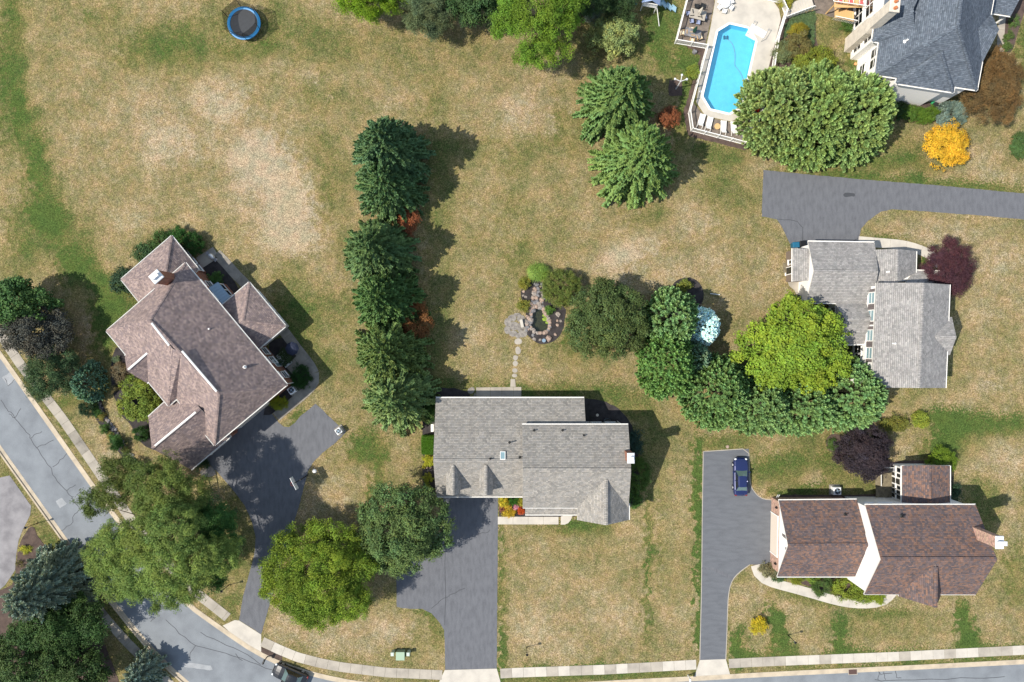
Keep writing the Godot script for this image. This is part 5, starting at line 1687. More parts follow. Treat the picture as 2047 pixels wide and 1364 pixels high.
func russet_house() -> void:
	var o := thing("russet_house", "house with russet-brown mottled shingle roofs and bright white gable walls, at lower right", "house")
	var m: Material = M.roof_russet
	# garage block
	roof(o, [[1713.4, 999.5, 3.1], [1557, 1001, 3.1], [1575.6, 1091, 5.9], [1737, 1090, 5.9]], m, [0])
	roof(o, [[1553.8, 1153, 3.1], [1710, 1153, 3.1], [1737, 1090, 5.9], [1575.6, 1091, 5.9]], m, [0])
	cap(o, [1576, 1091, 5.9], [1736, 1090, 5.9], m, 0.24)
	var fp := grow(poly([1557, 1001, 1712, 1000, 1712, 1153, 1554, 1153], 3.1), -0.3)
	walls(o, fp, 0, 2.95, M.brick_pale)
	gable(o, [1557, 1001, 3.1], [1553.8, 1153, 3.1], [1575.6, 1091, 5.9], Vector3(0.22, 0, 0), M.siding_white, 0.2)
	var we := long_edge(fp, P2(1556, 1080, 3.1))
	var q := edge_at(fp, we, 0.5, 1.15)
	garage_door(o, q[0], q[1], 4.8, 2.2, M.gdoor)
	var at := P(1571, 1085, 4.6)
	window(o, Vector3(P(1557, 1001, 3.1).x + 0.22, 4.35, at.z), Vector3(-1, 0, 0), 0.9, 1.2, 1, M.glass_pale, true)
	for t in [0.1, 0.9]:
		var e := edge_at(fp, we, t, 1.9)
		var bl := MB.new()
		bl.box(e[0] + e[1] * 0.1, Vector3(0.2, 0.4, 0.2))
		put("wall_lamp", bl, M.black, o)
	# two storey block
	roof(o, [[1951, 1010, 5.5], [1730, 1010, 5.5], [1761, 1119, 8.9], [1994, 1119, 8.9]], m, [0])
	roof(o, [[1727.5, 1189, 5.5], [1951, 1189.5, 5.5], [1994, 1119, 8.9], [1761, 1119, 8.9]], m, [])
	cap(o, [1762, 1119, 8.9], [1993, 1119, 8.9], m, 0.26)
	b_gutter(o, [1728, 1189, 5.5], [1796, 1189, 5.5])
	b_gutter(o, [1881, 1189.5, 5.5], [1951, 1189.5, 5.5])
	fp = grow(poly([1730, 1010, 1951, 1010, 1951, 1189, 1728, 1189], 5.5), -0.26)
	walls(o, fp, 0, 5.3, M.siding_white)
	gable(o, [1730, 1010, 5.5], [1727.5, 1189, 5.5], [1761, 1119, 8.9], Vector3(0.2, 0, 0), M.siding_white)
	gable(o, [1951, 1010, 5.5], [1951, 1189.5, 5.5], [1994, 1119, 8.9], Vector3(-0.2, 0, 0), M.siding_white)
	var ne := long_edge(fp, P2(1800, 1010, 5.5))
	for t in [0.1, 0.25]:
		win(o, fp, ne, t if fp[ne].x < fp[(ne + 1) % fp.size()].x else 1.0 - t, 4.2, 0.9 if t < 0.2 else 1.6, 1.2, 1)
	for t in [0.2, 0.8]:
		win(o, fp, long_edge(fp, P2(1800, 1189, 5.5)), t, 4.0, 1.2, 1.4, 1)
	# cross gable
	roof(o, [[1796, 1160, 5.6], [1797, 1193, 5.5], [1871, 1215.5, 8.5], [1872, 1130, 8.5]], m, [])
	roof(o, [[1880.6, 1193, 5.5], [1882, 1160, 5.6], [1872, 1130, 8.5], [1871, 1215.5, 8.5]], m, [])
	cap(o, [1871, 1215, 8.5], [1872, 1134, 8.5], m, 0.22)
	fp = grow(poly([1797, 1150, 1881, 1150, 1881, 1192, 1797, 1192], 5.5), -0.26)
	walls(o, fp, 0, 5.3, M.siding_white)
	gable(o, [1797, 1193, 5.5], [1880.6, 1193, 5.5], [1871, 1215.5, 8.5], Vector3(0, 0, -0.25), M.siding_white)
	win(o, fp, long_edge(fp, P2(1839, 1192, 5.5)), 0.5, 4.0, 1.6, 1.5, 1)
	# sunroom
	roof(o, [[1803.5, 1007, 3.2], [1803.5, 931.6, 3.2], [1860.5, 930.5, 4.1], [1860.5, 1012, 4.1]], m, [0])
	roof(o, [[1899.5, 931.6, 3.2], [1899.5, 1007, 3.2], [1860.5, 1012, 4.1], [1860.5, 930.5, 4.1]], m, [0])
	cap(o, [1860.5, 932, 4.1], [1860.5, 1008, 4.1], m, 0.16)
	b_gutter(o, [1803.5, 931.6, 3.2], [1899.5, 931.6, 3.2])
	fp = grow(poly([1803.5, 931.6, 1899.5, 931.6, 1899.5, 1012, 1803.5, 1012], 3.2), -0.3)
	walls(o, fp, 0, 3.05, M.siding_white)
	gable(o, [1803.5, 931.6, 3.2], [1899.5, 931.6, 3.2], [1860.5, 930.5, 4.1], Vector3(0, 0, 0.25), M.siding_white)
	we = long_edge(fp, P2(1804, 970, 3.2))
	for t in [0.1, 0.27, 0.6, 0.74, 0.88]:
		var tt: float = t if fp[we].y < fp[(we + 1) % fp.size()].y else 1.0 - t
		win(o, fp, we, tt, 2.1, 0.62, 1.15, 0)
		win(o, fp, we, tt, 0.8, 0.62, 1.0, 0)
	q = edge_at(fp, we, 0.43 if fp[we].y < fp[(we + 1) % fp.size()].y else 0.57, 1.35)
	window(o, q[0], q[1], 0.95, 2.1, 1, null, false, "door")
	# deck, its boards running across
	var dk := Node3D.new()
	dk.name = "deck"
	o.add_child(dk, true)
	rng.seed = 77
	for i in 27:
		var b := MB.new()
		var y := 936.5 + i * 2.36
		var a := P(1751 if y > 972 else 1762, y, 0.55)
		var c := P(1794, y, 0.55)
		b.box((a + c) * 0.5 + Vector3(0, rng.randf_range(-0.008, 0.008), 0), Vector3(c.x - a.x, 0.035, 0.134))
		put("plank", b, M.wood, dk)
	var br := MB.new()
	for s in [[1762, 938, 1762, 972], [1762, 935.5, 1792, 935.5]]:
		br.tube(P(s[0], s[1], 1.5), P(s[2], s[3], 1.5), 0.04, 0.04, 6)
		br.tube(P(s[0], s[1], 0.75), P(s[2], s[3], 0.75), 0.03, 0.03, 6)
		for i in 22:
			var f := i / 21.0
			br.tube(P(lerpf(s[0], s[2], f), lerpf(s[1], s[3], f), 0.55), P(lerpf(s[0], s[2], f), lerpf(s[1], s[3], f), 1.5), 0.018, 0.018, 4)
	put("railing", br, M.white, dk)
	for i in 4:
		var b := MB.new()
		b.box(P(1759.5 - i * 2.6, 960, 0.0) + Vector3(0, 0.45 - i * 0.12, 0), Vector3(0.28, 0.05, 1.6))
		put("stair_tread", b, M.wood, dk)
	for x in [1753, 1772, 1791]:
		for y in [940, 998]:
			var b := MB.new()
			var p := P(x, y, 0.5)
			b.tube(Vector3(p.x, 0, p.z), p, 0.06, 0.06, 6)
			put("post", b, M.wood, dk)
	chimney(o, 2001.5, 1086, 11.0, 0.0, Vector2(0.72, 1.25), 0, M.brick_pale, M.pale, 2)
	var cb := MB.new()
	var cp := P(2001.5, 1086, 11.0)
	cb.box(Vector3(cp.x - 0.15, 3.0, cp.z), Vector3(0.9, 6.0, 2.1))
	put("chimney_base", cb, M.brick_pale, o)
	pipe(o, 1690, 1029, 4.1, M.dark, 0.08, 0.4)
	pipe(o, 1803, 1032, 6.3, M.dark, 0.1, 0.45)

func slate_house() -> void:
	var o := thing("white_house", "tall white house with blue-grey slate-coloured hipped roofs, at the upper right corner", "house")
	var m: Material = M.roof_slate
	var SW := [1749, 149, 6.0]
	var SE := [1953.5, 180, 6.0]
	var AP := [1916, 50, 10.6]
	var R2 := [1936, -110, 10.6]
	roof(o, [[1783, -110, 6.0], SW, AP, R2], m, [0])
	roof(o, [SW, SE, AP], m, [0])
	roof(o, [SE, [2006, -110, 6.0], R2, AP], m, [0])
	cap(o, AP, SW, m, 0.22)
	cap(o, AP, SE, m, 0.22)
	cap(o, AP, R2, m, 0.22)
	var fp := grow(poly([1749, 149, 1953.5, 180, 2006, -110, 1783, -110], 6.0), -0.5)
	walls(o, fp, 0, 5.85, M.siding_white)
	var we := long_edge(fp, P2(1758, 100, 6))
	var up := fp[we].y > fp[(we + 1) % fp.size()].y
	for t in [0.11, 0.2]:
		win(o, fp, we, t if up else 1.0 - t, 4.3, 1.1, 1.7, 1)
	win(o, fp, we, 0.12 if up else 0.88, 1.6, 1.6, 1.3, 1)
	# projecting hipped bay on the street side
	var s1 := [1792, 166.5, 6.0]
	var s2 := [1906.5, 184.5, 6.0]
	var sa := [1884, 104, 8.7]
	roof(o, [s1, s2, sa], m, [0])
	roof(o, [[1793, 156, 6.0], s1, sa], m, [0])
	roof(o, [s2, [1909, 172, 6.0], sa], m, [0])
	cap(o, sa, s1, m, 0.2)
	cap(o, sa, s2, m, 0.2)
	fp = grow(poly([1793, 140, 1792, 166.5, 1906.5, 184.5, 1910, 150], 6.0), -0.42)
	walls(o, fp, 0, 5.85, M.siding_white)
	var vb := MB.new()
	var e := edge_at(fp, long_edge(fp, P2(1850, 175, 6)), 0.36, 5.45)
	vb.box(e[0], Vector3(0.7, 0.4, 0.2))
	put("attic_vent", vb, M.dark, o)
	# projecting hipped bay towards the pool, with the tall stucco chimney
	s1 = [1749, 45, 6.0]
	s2 = [1744, 82, 6.0]
	sa = [1826, 20, 9.0]
	roof(o, [s1, s2, sa, [1850, -40, 9.0]], m, [0])
	roof(o, [s2, [1760, 85, 6.0], [1830, 60, 8.0], sa], m, [0])
	cap(o, sa, s2, m, 0.2)
	fp = grow(poly([1752, -60, 1744, 82, 1800, 90, 1810, -60], 6.0), -0.4)
	walls(o, fp, 0, 5.85, M.siding_white)
	we = long_edge(fp, P2(1746, 60, 6))
	up = fp[we].y > fp[(we + 1) % fp.size()].y
	for t in [0.13, 0.55, 0.72]:
		win(o, fp, we, t if up else 1.0 - t, 4.2, 1.3, 1.8, 1)
		win(o, fp, we, t if up else 1.0 - t, 1.7, 1.3, 1.8, 1)
	var cb := MB.new()
	var tp := P(1789, 11, 10.2)
	var ct := Transform3D(Basis(Vector3.UP, deg_to_rad(-6)), Vector3(tp.x, 0, tp.z))
	cb.box(Vector3(0, 2.6, 0), Vector3(1.1, 5.2, 1.75), ct)
	cb.loft([rect_ring(1.1, 1.75, 5.2, ct), rect_ring(1.0, 1.3, 6.0, ct), rect_ring(1.0, 1.3, 10.1, ct)], true)
	var ch := put("chimney", cb, M.stucco, o)
	cb = MB.new()
	cb.bevel_box(Vector3(0, 10.2, 0), Vector3(1.15, 0.2, 1.45), 0.05, ct)
	put("cap", cb, M.stucco, ch)
	for z in [-0.38, 0.36]:
		cb = MB.new()
		cb.tube(ct * Vector3(0, 10.3, z), ct * Vector3(0, 10.6, z), 0.2, 0.17, 8)
		put("flue", cb, mat(Color(0.72, 0.45, 0.28), 0.8), ch)
	# gable bump on the far side and the porch roof beyond it
	roof(o, [[1965, 124, 6.0], [1998, 59, 7.2], [1940, 56, 7.4]], m, [])
	roof(o, [[1983, 29, 6.0], [1945, 40, 7.3], [1940, 56, 7.4], [1998, 59, 7.2]], m, [])
	roof(o, [[2021, 32, 3.4], [1984, 26, 3.4], [1990, -60, 3.6], [2060, -60, 3.6], [2038, 0, 3.5]], m, [0], 0.2)
	var p := P(2019, 28, 3.2)
	var pb := MB.new()
	pb.tube(Vector3(p.x, 0, p.z), p, 0.12, 0.1, 8)
	put("porch_post", pb, M.white, o)
	pipe(o, 1810, 83, 7.6, M.white, 0.1, 0.5)
	# deck at the back with its stair
	var dk := Node3D.new()
	dk.name = "deck"
	o.add_child(dk, true)
	for i in 24:
		var b := MB.new()
		var y := 12.0 - i * 2.4
		var a := P(1668, y, 2.6)
		var c := P(1752, y + 4, 2.6)
		b.box((a + c) * 0.5, Vector3(a.distance_to(c), 0.04, 0.14), Transform3D.IDENTITY)
		put("plank", b, M.wood_tan, dk)
	var rb := MB.new()
	for s in [[1667, 2, 1748, 13], [1667, 2, 1675, -60]]:
		rb.tube(P(s[0], s[1], 3.6), P(s[2], s[3], 3.6), 0.05, 0.05, 6)
		rb.tube(P(s[0], s[1], 2.75), P(s[2], s[3], 2.75), 0.04, 0.04, 6)
		for i in 34:
			var f := i / 33.0
			rb.tube(P(lerpf(s[0], s[2], f), lerpf(s[1], s[3], f), 2.6), P(lerpf(s[0], s[2], f), lerpf(s[1], s[3], f), 3.6), 0.02, 0.02, 4)
	put("railing", rb, M.white, dk)
	for i in 11:
		var b := MB.new()
		var f := i / 10.0
		var a := P(lerpf(1671, 1705, f), lerpf(26, 33, f), lerpf(0.3, 2.4, f))
		b.box(a, Vector3(0.28, 0.05, 1.2), Transform3D.IDENTITY)
		put("stair_tread", b, M.wood_tan, dk)
	rb = MB.new()
	rb.tube(P(1671, 32, 1.2), P(1715, 41, 3.2), 0.045, 0.045, 6)
	for i in 16:
		var f := i / 15.0
		var q := P(lerpf(1671, 1715, f), lerpf(32, 41, f), lerpf(1.2, 3.2, f))
		rb.tube(q + Vector3(0, -0.95, 0), q, 0.02, 0.02, 4)
	put("stair_railing", rb, M.white, dk)
	for x in [1670, 1700, 1735]:
		var b := MB.new()
		var q := P(x, 8 + (x - 1670) * 0.1, 2.5)
		b.tube(Vector3(q.x, 0, q.z), q, 0.09, 0.09, 6)
		put("post", b, M.wood_tan, dk)

func rect_ring(x: float, z: float, y: float, t: Transform3D) -> Array:
	return [t * Vector3(-x * 0.5, y, -z * 0.5), t * Vector3(x * 0.5, y, -z * 0.5), t * Vector3(x * 0.5, y, z * 0.5), t * Vector3(-x * 0.5, y, z * 0.5)]

# ---------------------------------------------------------------- loose objects
func car(label: String, at: Vector3, heading: float, paint: Material, L := 4.8, W := 1.82, Ht := 1.45) -> void:
	var o := thing("parked_car", label, "car", at, heading)
	var body := MB.new()
	var st := [[-0.5, 0.60, 0.66, 0.36], [-0.485, 0.76, 0.80, 0.3], [-0.44, 0.86, 0.93, 0.26], [-0.33, 0.90, 0.98, 0.24], [-0.1, 0.91, 0.97, 0.22], [0.13, 0.91, 0.95, 0.22], [0.28, 0.90, 0.91, 0.24], [0.40, 0.86, 0.83, 0.26], [0.465, 0.76, 0.72, 0.3], [0.495, 0.58, 0.60, 0.36]]
	var rings := []
	for s in st:
		var x: float = s[0] * L
		var w: float = s[1] * W * 0.549
		var t: float = s[2]
		var b: float = s[3]
		rings.append([Vector3(x, b, -w * 0.85), Vector3(x, b + 0.12, -w), Vector3(x, lerpf(b, t, 0.62), -w * 1.0), Vector3(x, t - 0.06, -w * 0.93), Vector3(x, t - 0.01, -w * 0.8), Vector3(x, t + 0.02, -w * 0.4), Vector3(x, t + 0.03, 0), Vector3(x, t + 0.02, w * 0.4), Vector3(x, t - 0.01, w * 0.8), Vector3(x, t - 0.06, w * 0.93), Vector3(x, lerpf(b, t, 0.62), w * 1.0), Vector3(x, b + 0.12, w), Vector3(x, b, w * 0.85)])
	body.loft(rings, true, true)
	# cabin pillars and roof skin
	var hw := W * 0.5
	var b0 := [Vector3(-0.36 * L, 0.95, -hw * 0.82), Vector3(0.17 * L, 0.93, -hw * 0.86), Vector3(0.17 * L, 0.93, hw * 0.86), Vector3(-0.36 * L, 0.95, hw * 0.82)]
	var r0 := [Vector3(-0.235 * L, Ht - 0.05, -hw * 0.60), Vector3(0.035 * L, Ht - 0.04, -hw * 0.64), Vector3(0.035 * L, Ht - 0.04, hw * 0.64), Vector3(-0.235 * L, Ht - 0.05, hw * 0.60)]
	for i in 4:
		body.tube(b0[i], r0[i], 0.05, 0.05, 6)
	var mid_b := [Vector3(-0.09 * L, 0.95, -hw * 0.88), Vector3(-0.09 * L, 0.95, hw * 0.88)]
	for i in 2:
		body.tube(mid_b[i], Vector3(-0.09 * L, Ht - 0.04, (-1.0 if i == 0 else 1.0) * hw * 0.63), 0.045, 0.045, 6)
	put("body", body, paint, o)
	var rf := MB.new()
	var rows := []
	for i in 6:
		var f := i / 5.0
		var x := lerpf(-0.245, 0.045, f) * L
		var row := []
		for j in 7:
			var g := j / 6.0 * 2.0 - 1.0
			row.append(Vector3(x, Ht - 0.075 * g * g * g * g - 0.04 * (f - 0.5) * (f - 0.5) * 4, g * hw * lerpf(0.62, 0.66, f)))
		rows.append(row)
	for i in 5:
		for j in 6:
			rf.quad(rows[i][j], rows[i][j + 1], rows[i + 1][j + 1], rows[i + 1][j])
	put("roof", rf, paint, o)
	var g := MB.new()
	g.quad(r0[1], r0[2], b0[2] + Vector3(0.02, 0, 0), b0[1] + Vector3(0.02, 0, 0))
	put("windscreen", g, M.windscreen, o)
	g = MB.new()
	g.quad(r0[3], r0[0], b0[0], b0[3])
	put("rear_window", g, M.windscreen, o)
	for s in [0, 1]:
		g = MB.new()
		if s == 0:
			g.quad(r0[0], r0[1], b0[1], b0[0])
		else:
			g.quad(r0[2], r0[3], b0[3], b0[2])
		put("side_window", g, M.glass, o)
	for x in [-0.29, 0.30]:
		for s in [-1.0, 1.0]:
			g = MB.new()
			g.tube(Vector3(x * L, 0.33, s * (hw - 0.2)), Vector3(x * L, 0.33, s * (hw + 0.01)), 0.33, 0.33, 16)
			var wh := put("wheel", g, M.black, o)
			g = MB.new()
			g.tube(Vector3(x * L, 0.33, s * (hw - 0.02)), Vector3(x * L, 0.33, s * (hw + 0.025)), 0.22, 0.2, 10)
			put("rim", g, M.metal, wh)
	for s in [-1.0, 1.0]:
		g = MB.new()
		g.bevel_box(Vector3(0.13 * L, 1.0, s * (hw + 0.08)), Vector3(0.2, 0.14, 0.2), 0.03)
		put("mirror", g, paint, o)
		g = MB.new()
		g.dome(Vector3(0.455 * L, 0.68, s * hw * 0.72), Vector3(0.14, 0.09, 0.16), 8, 4)
		put("headlight", g, M.lens, o)
		g = MB.new()
		g.dome(Vector3(-0.478 * L, 0.76, s * hw * 0.70), Vector3(0.10, 0.09, 0.18), 8, 4)
		put("tail_light", g, M.tail, o)

func boulder(parent: Node, called: String, at: Vector3, r: Vector3, m: Material, s: int) -> MeshInstance3D:
	rng.seed = s
	var b := MB.new()
	var rings := []
	var k := 7
	var wob := []
	for j in k:
		wob.append(rng.randf_range(0.78, 1.15))
	for i in 4:
		var f: float = [0.0, 0.45, 0.85, 1.0][i]
		var w: float = [1.0, 1.02, 0.74, 0.3][i]
		var ring := []
		for j in k:
			var a := TAU * j / k
			var q: float = w * wob[j] * rng.randf_range(0.9, 1.08)
			ring.append(Vector3(cos(a) * q * r.x, f * r.y * rng.randf_range(0.9, 1.1), sin(a) * q * r.z))
		rings.append(ring)
	b.loft(rings, true)
	var o := put(called, b, m, parent)
	o.position = at
	o.rotation.y = rng.randf() * TAU
	return o

func flag(parent: Node, px: float, py: float, rx: float, ry: float, m: Material, s: int, y := 0.045) -> void:
	rng.seed = s
	var p := PackedVector2Array()
	var n := 8
	for i in n:
		var a := TAU * (i + rng.randf_range(-0.2, 0.2)) / n
		p.append(P2(px + cos(a) * rx * rng.randf_range(0.9, 1.1), py + sin(a) * ry * rng.randf_range(0.9, 1.1)))
	var b := MB.new()
	b.slab(smooth(p, true, 1), -0.04, y)
	put("stone", b, m, parent)

func build_pond_stones() -> void:
	var o := thing("rock_border", "rim of pink and grey rocks around the pond and its little waterfall", "stone edging")
	var ms := [M.stone, M.stone_pink, M.stone_grey, M.stone_pink]
	var rim := smooth(poly([1061, 618, 1071, 615.5, 1081, 614, 1085.5, 621, 1092.5, 633, 1097, 645, 1098, 654, 1092.5, 662, 1080, 666, 1069, 661, 1062, 653, 1064, 641, 1064, 630]), true, 1)
	rim = grow(rim, 0.12)
	var n := 44
	var len := 0.0
	for i in rim.size():
		len += rim[i].distance_to(rim[(i + 1) % rim.size()])
	var d := 0.0
	var seg := 0
	rng.seed = 5
	var spots := []
	var walked := 0.0
	for i in rim.size():
		var a := rim[i]
		var c := rim[(i + 1) % rim.size()]
		var l := a.distance_to(c)
		while d < walked + l:
			spots.append(a.lerp(c, (d - walked) / l) + Vector2(rng.randf_range(-0.07, 0.07), rng.randf_range(-0.07, 0.07)))
			d += len / n
		walked += l
	# both banks of the stepped stream above the pond
	for i in 46:
		var f := rng.randf()
		var y := lerpf(566, 622, f)
		var x := 1074.0 + sin(f * 5.0) * 3.0
		var off := rng.randf_range(3.0, lerpf(9.0, 17.0, f)) * (-1.0 if i % 2 else 1.0)
		spots.append(P2(x + off, y))
	for i in 9:
		spots.append(P2(1056 + rng.randf_range(-4, 5), 632 + i * 3.6))
	for i in spots.size():
		rng.seed = 400 + i
		var r := rng.randf_range(0.13, 0.30)
		boulder(o, "rock", Vector3(spots[i].x, 0.0, spots[i].y), Vector3(r * 1.25, r * rng.randf_range(0.55, 0.9), r), ms[rng.randi() % 4], 700 + i)
	# the stream bed between them, in three low steps
	for i in 7:
		rng.seed = 900 + i
		var y := 570.0 + i * 6.8
		boulder(o, "rock", P(1074 + sin(i * 0.9) * 2.5, y) + Vector3(0, 0.0, 0), Vector3(0.34, 0.30 - i * 0.035, 0.24), M.stone_grey, 950 + i)
	var loose := [[1047, 583, 3.4, "orange boulder beside the upper left of the waterfall", M.stone_pink], [1046, 591, 2.4, "small pale boulder left of the waterfall", M.stone], [1051, 594, 3.2, "white boulder lowest left of the waterfall", M.stone],
		[1116, 629, 5.0, "large tan boulder on the mulch right of the pond", M.stone], [1114, 641.5, 2.5, "small yellowish boulder right of the pond", M.stone_pink], [1121.5, 642, 2.8, "small round boulder nearest the dark tree right of the pond", M.stone], [1114.5, 650, 3.3, "orange boulder on the mulch right of the pond", M.stone_pink], [1110, 669, 3.0, "boulder at the lower right of the pond bed", M.stone_pink],
		[1097, 677.5, 6.0, "long pinkish boulder below the pond", M.stone_pink], [1080, 679.5, 2.8, "small white boulder below the pond", M.stone], [1068, 678, 3.6, "pale boulder lower left of the pond", M.stone], [1065.5, 670, 3.2, "pale grey boulder at the lower left of the rim", M.stone_grey]]
	for i in loose.size():
		var l: Array = loose[i]
		var r: float = l[2] / S
		var b := boulder(self, "boulder", P(l[0], l[1]) + Vector3(0, 0.02, 0), Vector3(r * 1.15, r * 0.75, r), l[4], 1200 + i)
		tag(b, l[3], "boulder", "loose boulders in the pond bed")
	# round flagstone seat and the stepping stones down to the house
	var ft := thing("flagstone_terrace", "round grey flagstone terrace left of the pond", "terrace", P(1028, 650))
	ft.position = Vector3.ZERO
	var cells := [[1028, 652, 9.0, 8.6], [1024, 636, 8.5, 6.5], [1041, 637, 8.0, 6.5], [1015, 645, 6.5, 8.0], [1040, 655, 6.0, 10.0], [1014, 660, 6.0, 8.0], [1026, 667, 8.5, 6.0], [1045, 668, 8.5, 7.0], [1036, 671, 6.5, 5.0], [1051, 658, 5.0, 8.0], [1050, 645, 5.5, 6.5], [1034, 629.5, 7.0, 3.5]]
	for i in cells.size():
		flag(ft, cells[i][0], cells[i][1], cells[i][2] * 1.1, cells[i][3] * 1.1, M.flagstone, 1300 + i, 0.04 + 0.0035 * i)
	var sp := thing("stepping_stones", "line of pale stepping stones from the flagstone terrace to the house", "stepping stones", P(1030, 720))
	sp.position = Vector3.ZERO
	var st := [[1036, 683, 8.4, 6.4], [1035.5, 701, 6.0, 8.4], [1030.5, 715.5, 5.6, 5.6], [1030, 727, 5.4, 6.0], [1029, 741, 5.6, 5.0], [1028.5, 751, 5.6, 4.2]]
	for i in st.size():
		flag(sp, st[i][0], st[i][1], st[i][2], st[i][3], M.concrete, 1400 + i)
	var b := MB.new()
	b.slab(poly([1021, 758, 1029.5, 758, 1031, 773.6, 1020, 773.6]), -0.04, 0.04)
	put("stone", b, M.concrete, sp)
	# bench
	var be := thing("stone_bench", "pale stone bench standing on the flagstone terrace", "bench", P(1043, 647), deg_to_rad(12))
	b = MB.new()
	b.bevel_box(Vector3(0, 0.42, 0), Vector3(0.36, 0.09, 1.0), 0.02)
	put("seat", b, M.concrete_new, be)
	for z in [-0.32, 0.32]:
		b = MB.new()
		b.box(Vector3(0, 0.19, z), Vector3(0.26, 0.38, 0.14))
		put("leg", b, M.concrete_new, be)
	b = MB.new()
	b.tube(P(1087, 681), P(1087, 681) + Vector3(0, 0.4, 0), 0.16, 0.24, 10)
	tag(put("flower_pot", b, M.metal_blue, self), "blue-grey pot standing in the mulch below the pond", "pot")
	# dry creek at the left
	var cr := thing("dry_creek", "narrow dry creek of grey stones winding through the bed by the street", "stone edging", P(230, 850))
	cr.position = Vector3.ZERO
	var line := smooth(poly([196, 793, 198, 806, 205, 822, 213, 838, 222, 852, 232, 868, 244, 886, 256, 902, 266, 914, 277, 924, 292, 936]), false, 1)
	var w := 0.0
	for i in line.size() - 1:
		var l := line[i].distance_to(line[i + 1])
		var m := int(l / 0.13)
		for j in m:
			rng.seed = 2000 + i * 40 + j
			var p := line[i].lerp(line[i + 1], float(j) / m) + Vector2(rng.randf_range(-0.24, 0.24), rng.randf_range(-0.2, 0.2))
			var r := rng.randf_range(0.09, 0.2)
			boulder(cr, "rock", Vector3(p.x, 0.01, p.y), Vector3(r * 1.2, r * 0.7, r), [M.stone_grey, M.stone_grey, M.stone][rng.randi() % 3], 2000 + i * 40 + j)

func lounger(px: float, py: float, turn: float, label: String) -> void:
	var o := thing("sun_lounger", label, "sun lounger", P(px, py, 0.3) * Vector3(1, 0, 1) + Vector3(0, 0.036, 0), turn, "white loungers by the pool")
	var b := MB.new()
	b.box(Vector3(0, 0.33, -0.35), Vector3(0.62, 0.04, 1.15))
	put("seat", b, M.white, o)
	b = MB.new()
	b.box(Vector3(0, 0, 0.32), Vector3(0.62, 0.04, 0.68), Transform3D(Basis(Vector3.RIGHT, -0.75), Vector3(0, 0.34, 0.18)))
	put("backrest", b, M.white, o)
	for x in [-0.33, 0.33]:
		b = MB.new()
		b.tube(Vector3(x, 0.33, -0.95), Vector3(x, 0.33, 0.85), 0.03, 0.03, 6)
		put("side_rail", b, M.white, o)
		for z in [-0.85, 0.75]:
			b = MB.new()
			b.tube(Vector3(x, 0, z), Vector3(x, 0.33, z), 0.025, 0.025, 6)
			put("leg", b, M.white, o)

func chair(px: float, py: float, turn: float, label: String, seat: Material, frame: Material, group: String) -> Node3D:
	var o := thing("patio_chair", label, "chair", P(px, py, 0.4) * Vector3(1, 0, 1) + Vector3(0, 0.036, 0), turn, group)
	var b := MB.new()
	b.bevel_box(Vector3(0, 0.42, 0), Vector3(0.5, 0.09, 0.5), 0.03)
	put("seat", b, seat, o)
	b = MB.new()
	b.box(Vector3(0, 0.68, 0.25), Vector3(0.5, 0.46, 0.05), Transform3D(Basis(Vector3.RIGHT, 0.18), Vector3(0, -0.02, 0.09)))
	put("backrest", b, frame, o)
	for x in [-0.22, 0.22]:
		for z in [-0.2, 0.22]:
			b = MB.new()
			b.tube(Vector3(x, 0, z), Vector3(x, 0.4, z), 0.02, 0.02, 5)
			put("leg", b, frame, o)
		b = MB.new()
		b.box(Vector3(x * 1.16, 0.62, 0.02), Vector3(0.05, 0.04, 0.46))
		put("armrest", b, frame, o)
	return o

func fence(pts: Array, label: String, posts_px: Array = []) -> void:
	var o := thing("pool_fence", label, "fence")
	var pk := MB.new()
	for i in pts.size() - 1:
		var a := P(pts[i][0], pts[i][1])
		var c := P(pts[i + 1][0], pts[i + 1][1])
		var n := maxi(1, int(round(a.distance_to(c) / 1.85)))
		for y in [0.14, 1.16]:
			var b := MB.new()
			var d := (c - a).normalized()
			var t := Transform3D(Basis(d, Vector3.UP, d.cross(Vector3.UP)), (a + c) * 0.5)
			b.box(Vector3(0, y, 0), Vector3(a.distance_to(c), 0.07, 0.09), t)
			put("rail", b, M.white, o)
		for j in n + (1 if i == pts.size() - 2 else 0):
			var p := a.lerp(c, float(j) / n)
			var b := MB.new()
			b.bevel_box(p + Vector3(0, 0.66, 0), Vector3(0.13, 1.32, 0.13), 0.05)
			put("post", b, M.white, o)
		var m := int(a.distance_to(c) / 0.115)
		for j in m:
			var p := a.lerp(c, (j + 0.5) / m)
			pk.box(p + Vector3(0, 0.65, 0), Vector3(0.036, 1.0, 0.036))
	put("pickets", pk, M.white, o).set_meta("kind", "stuff")

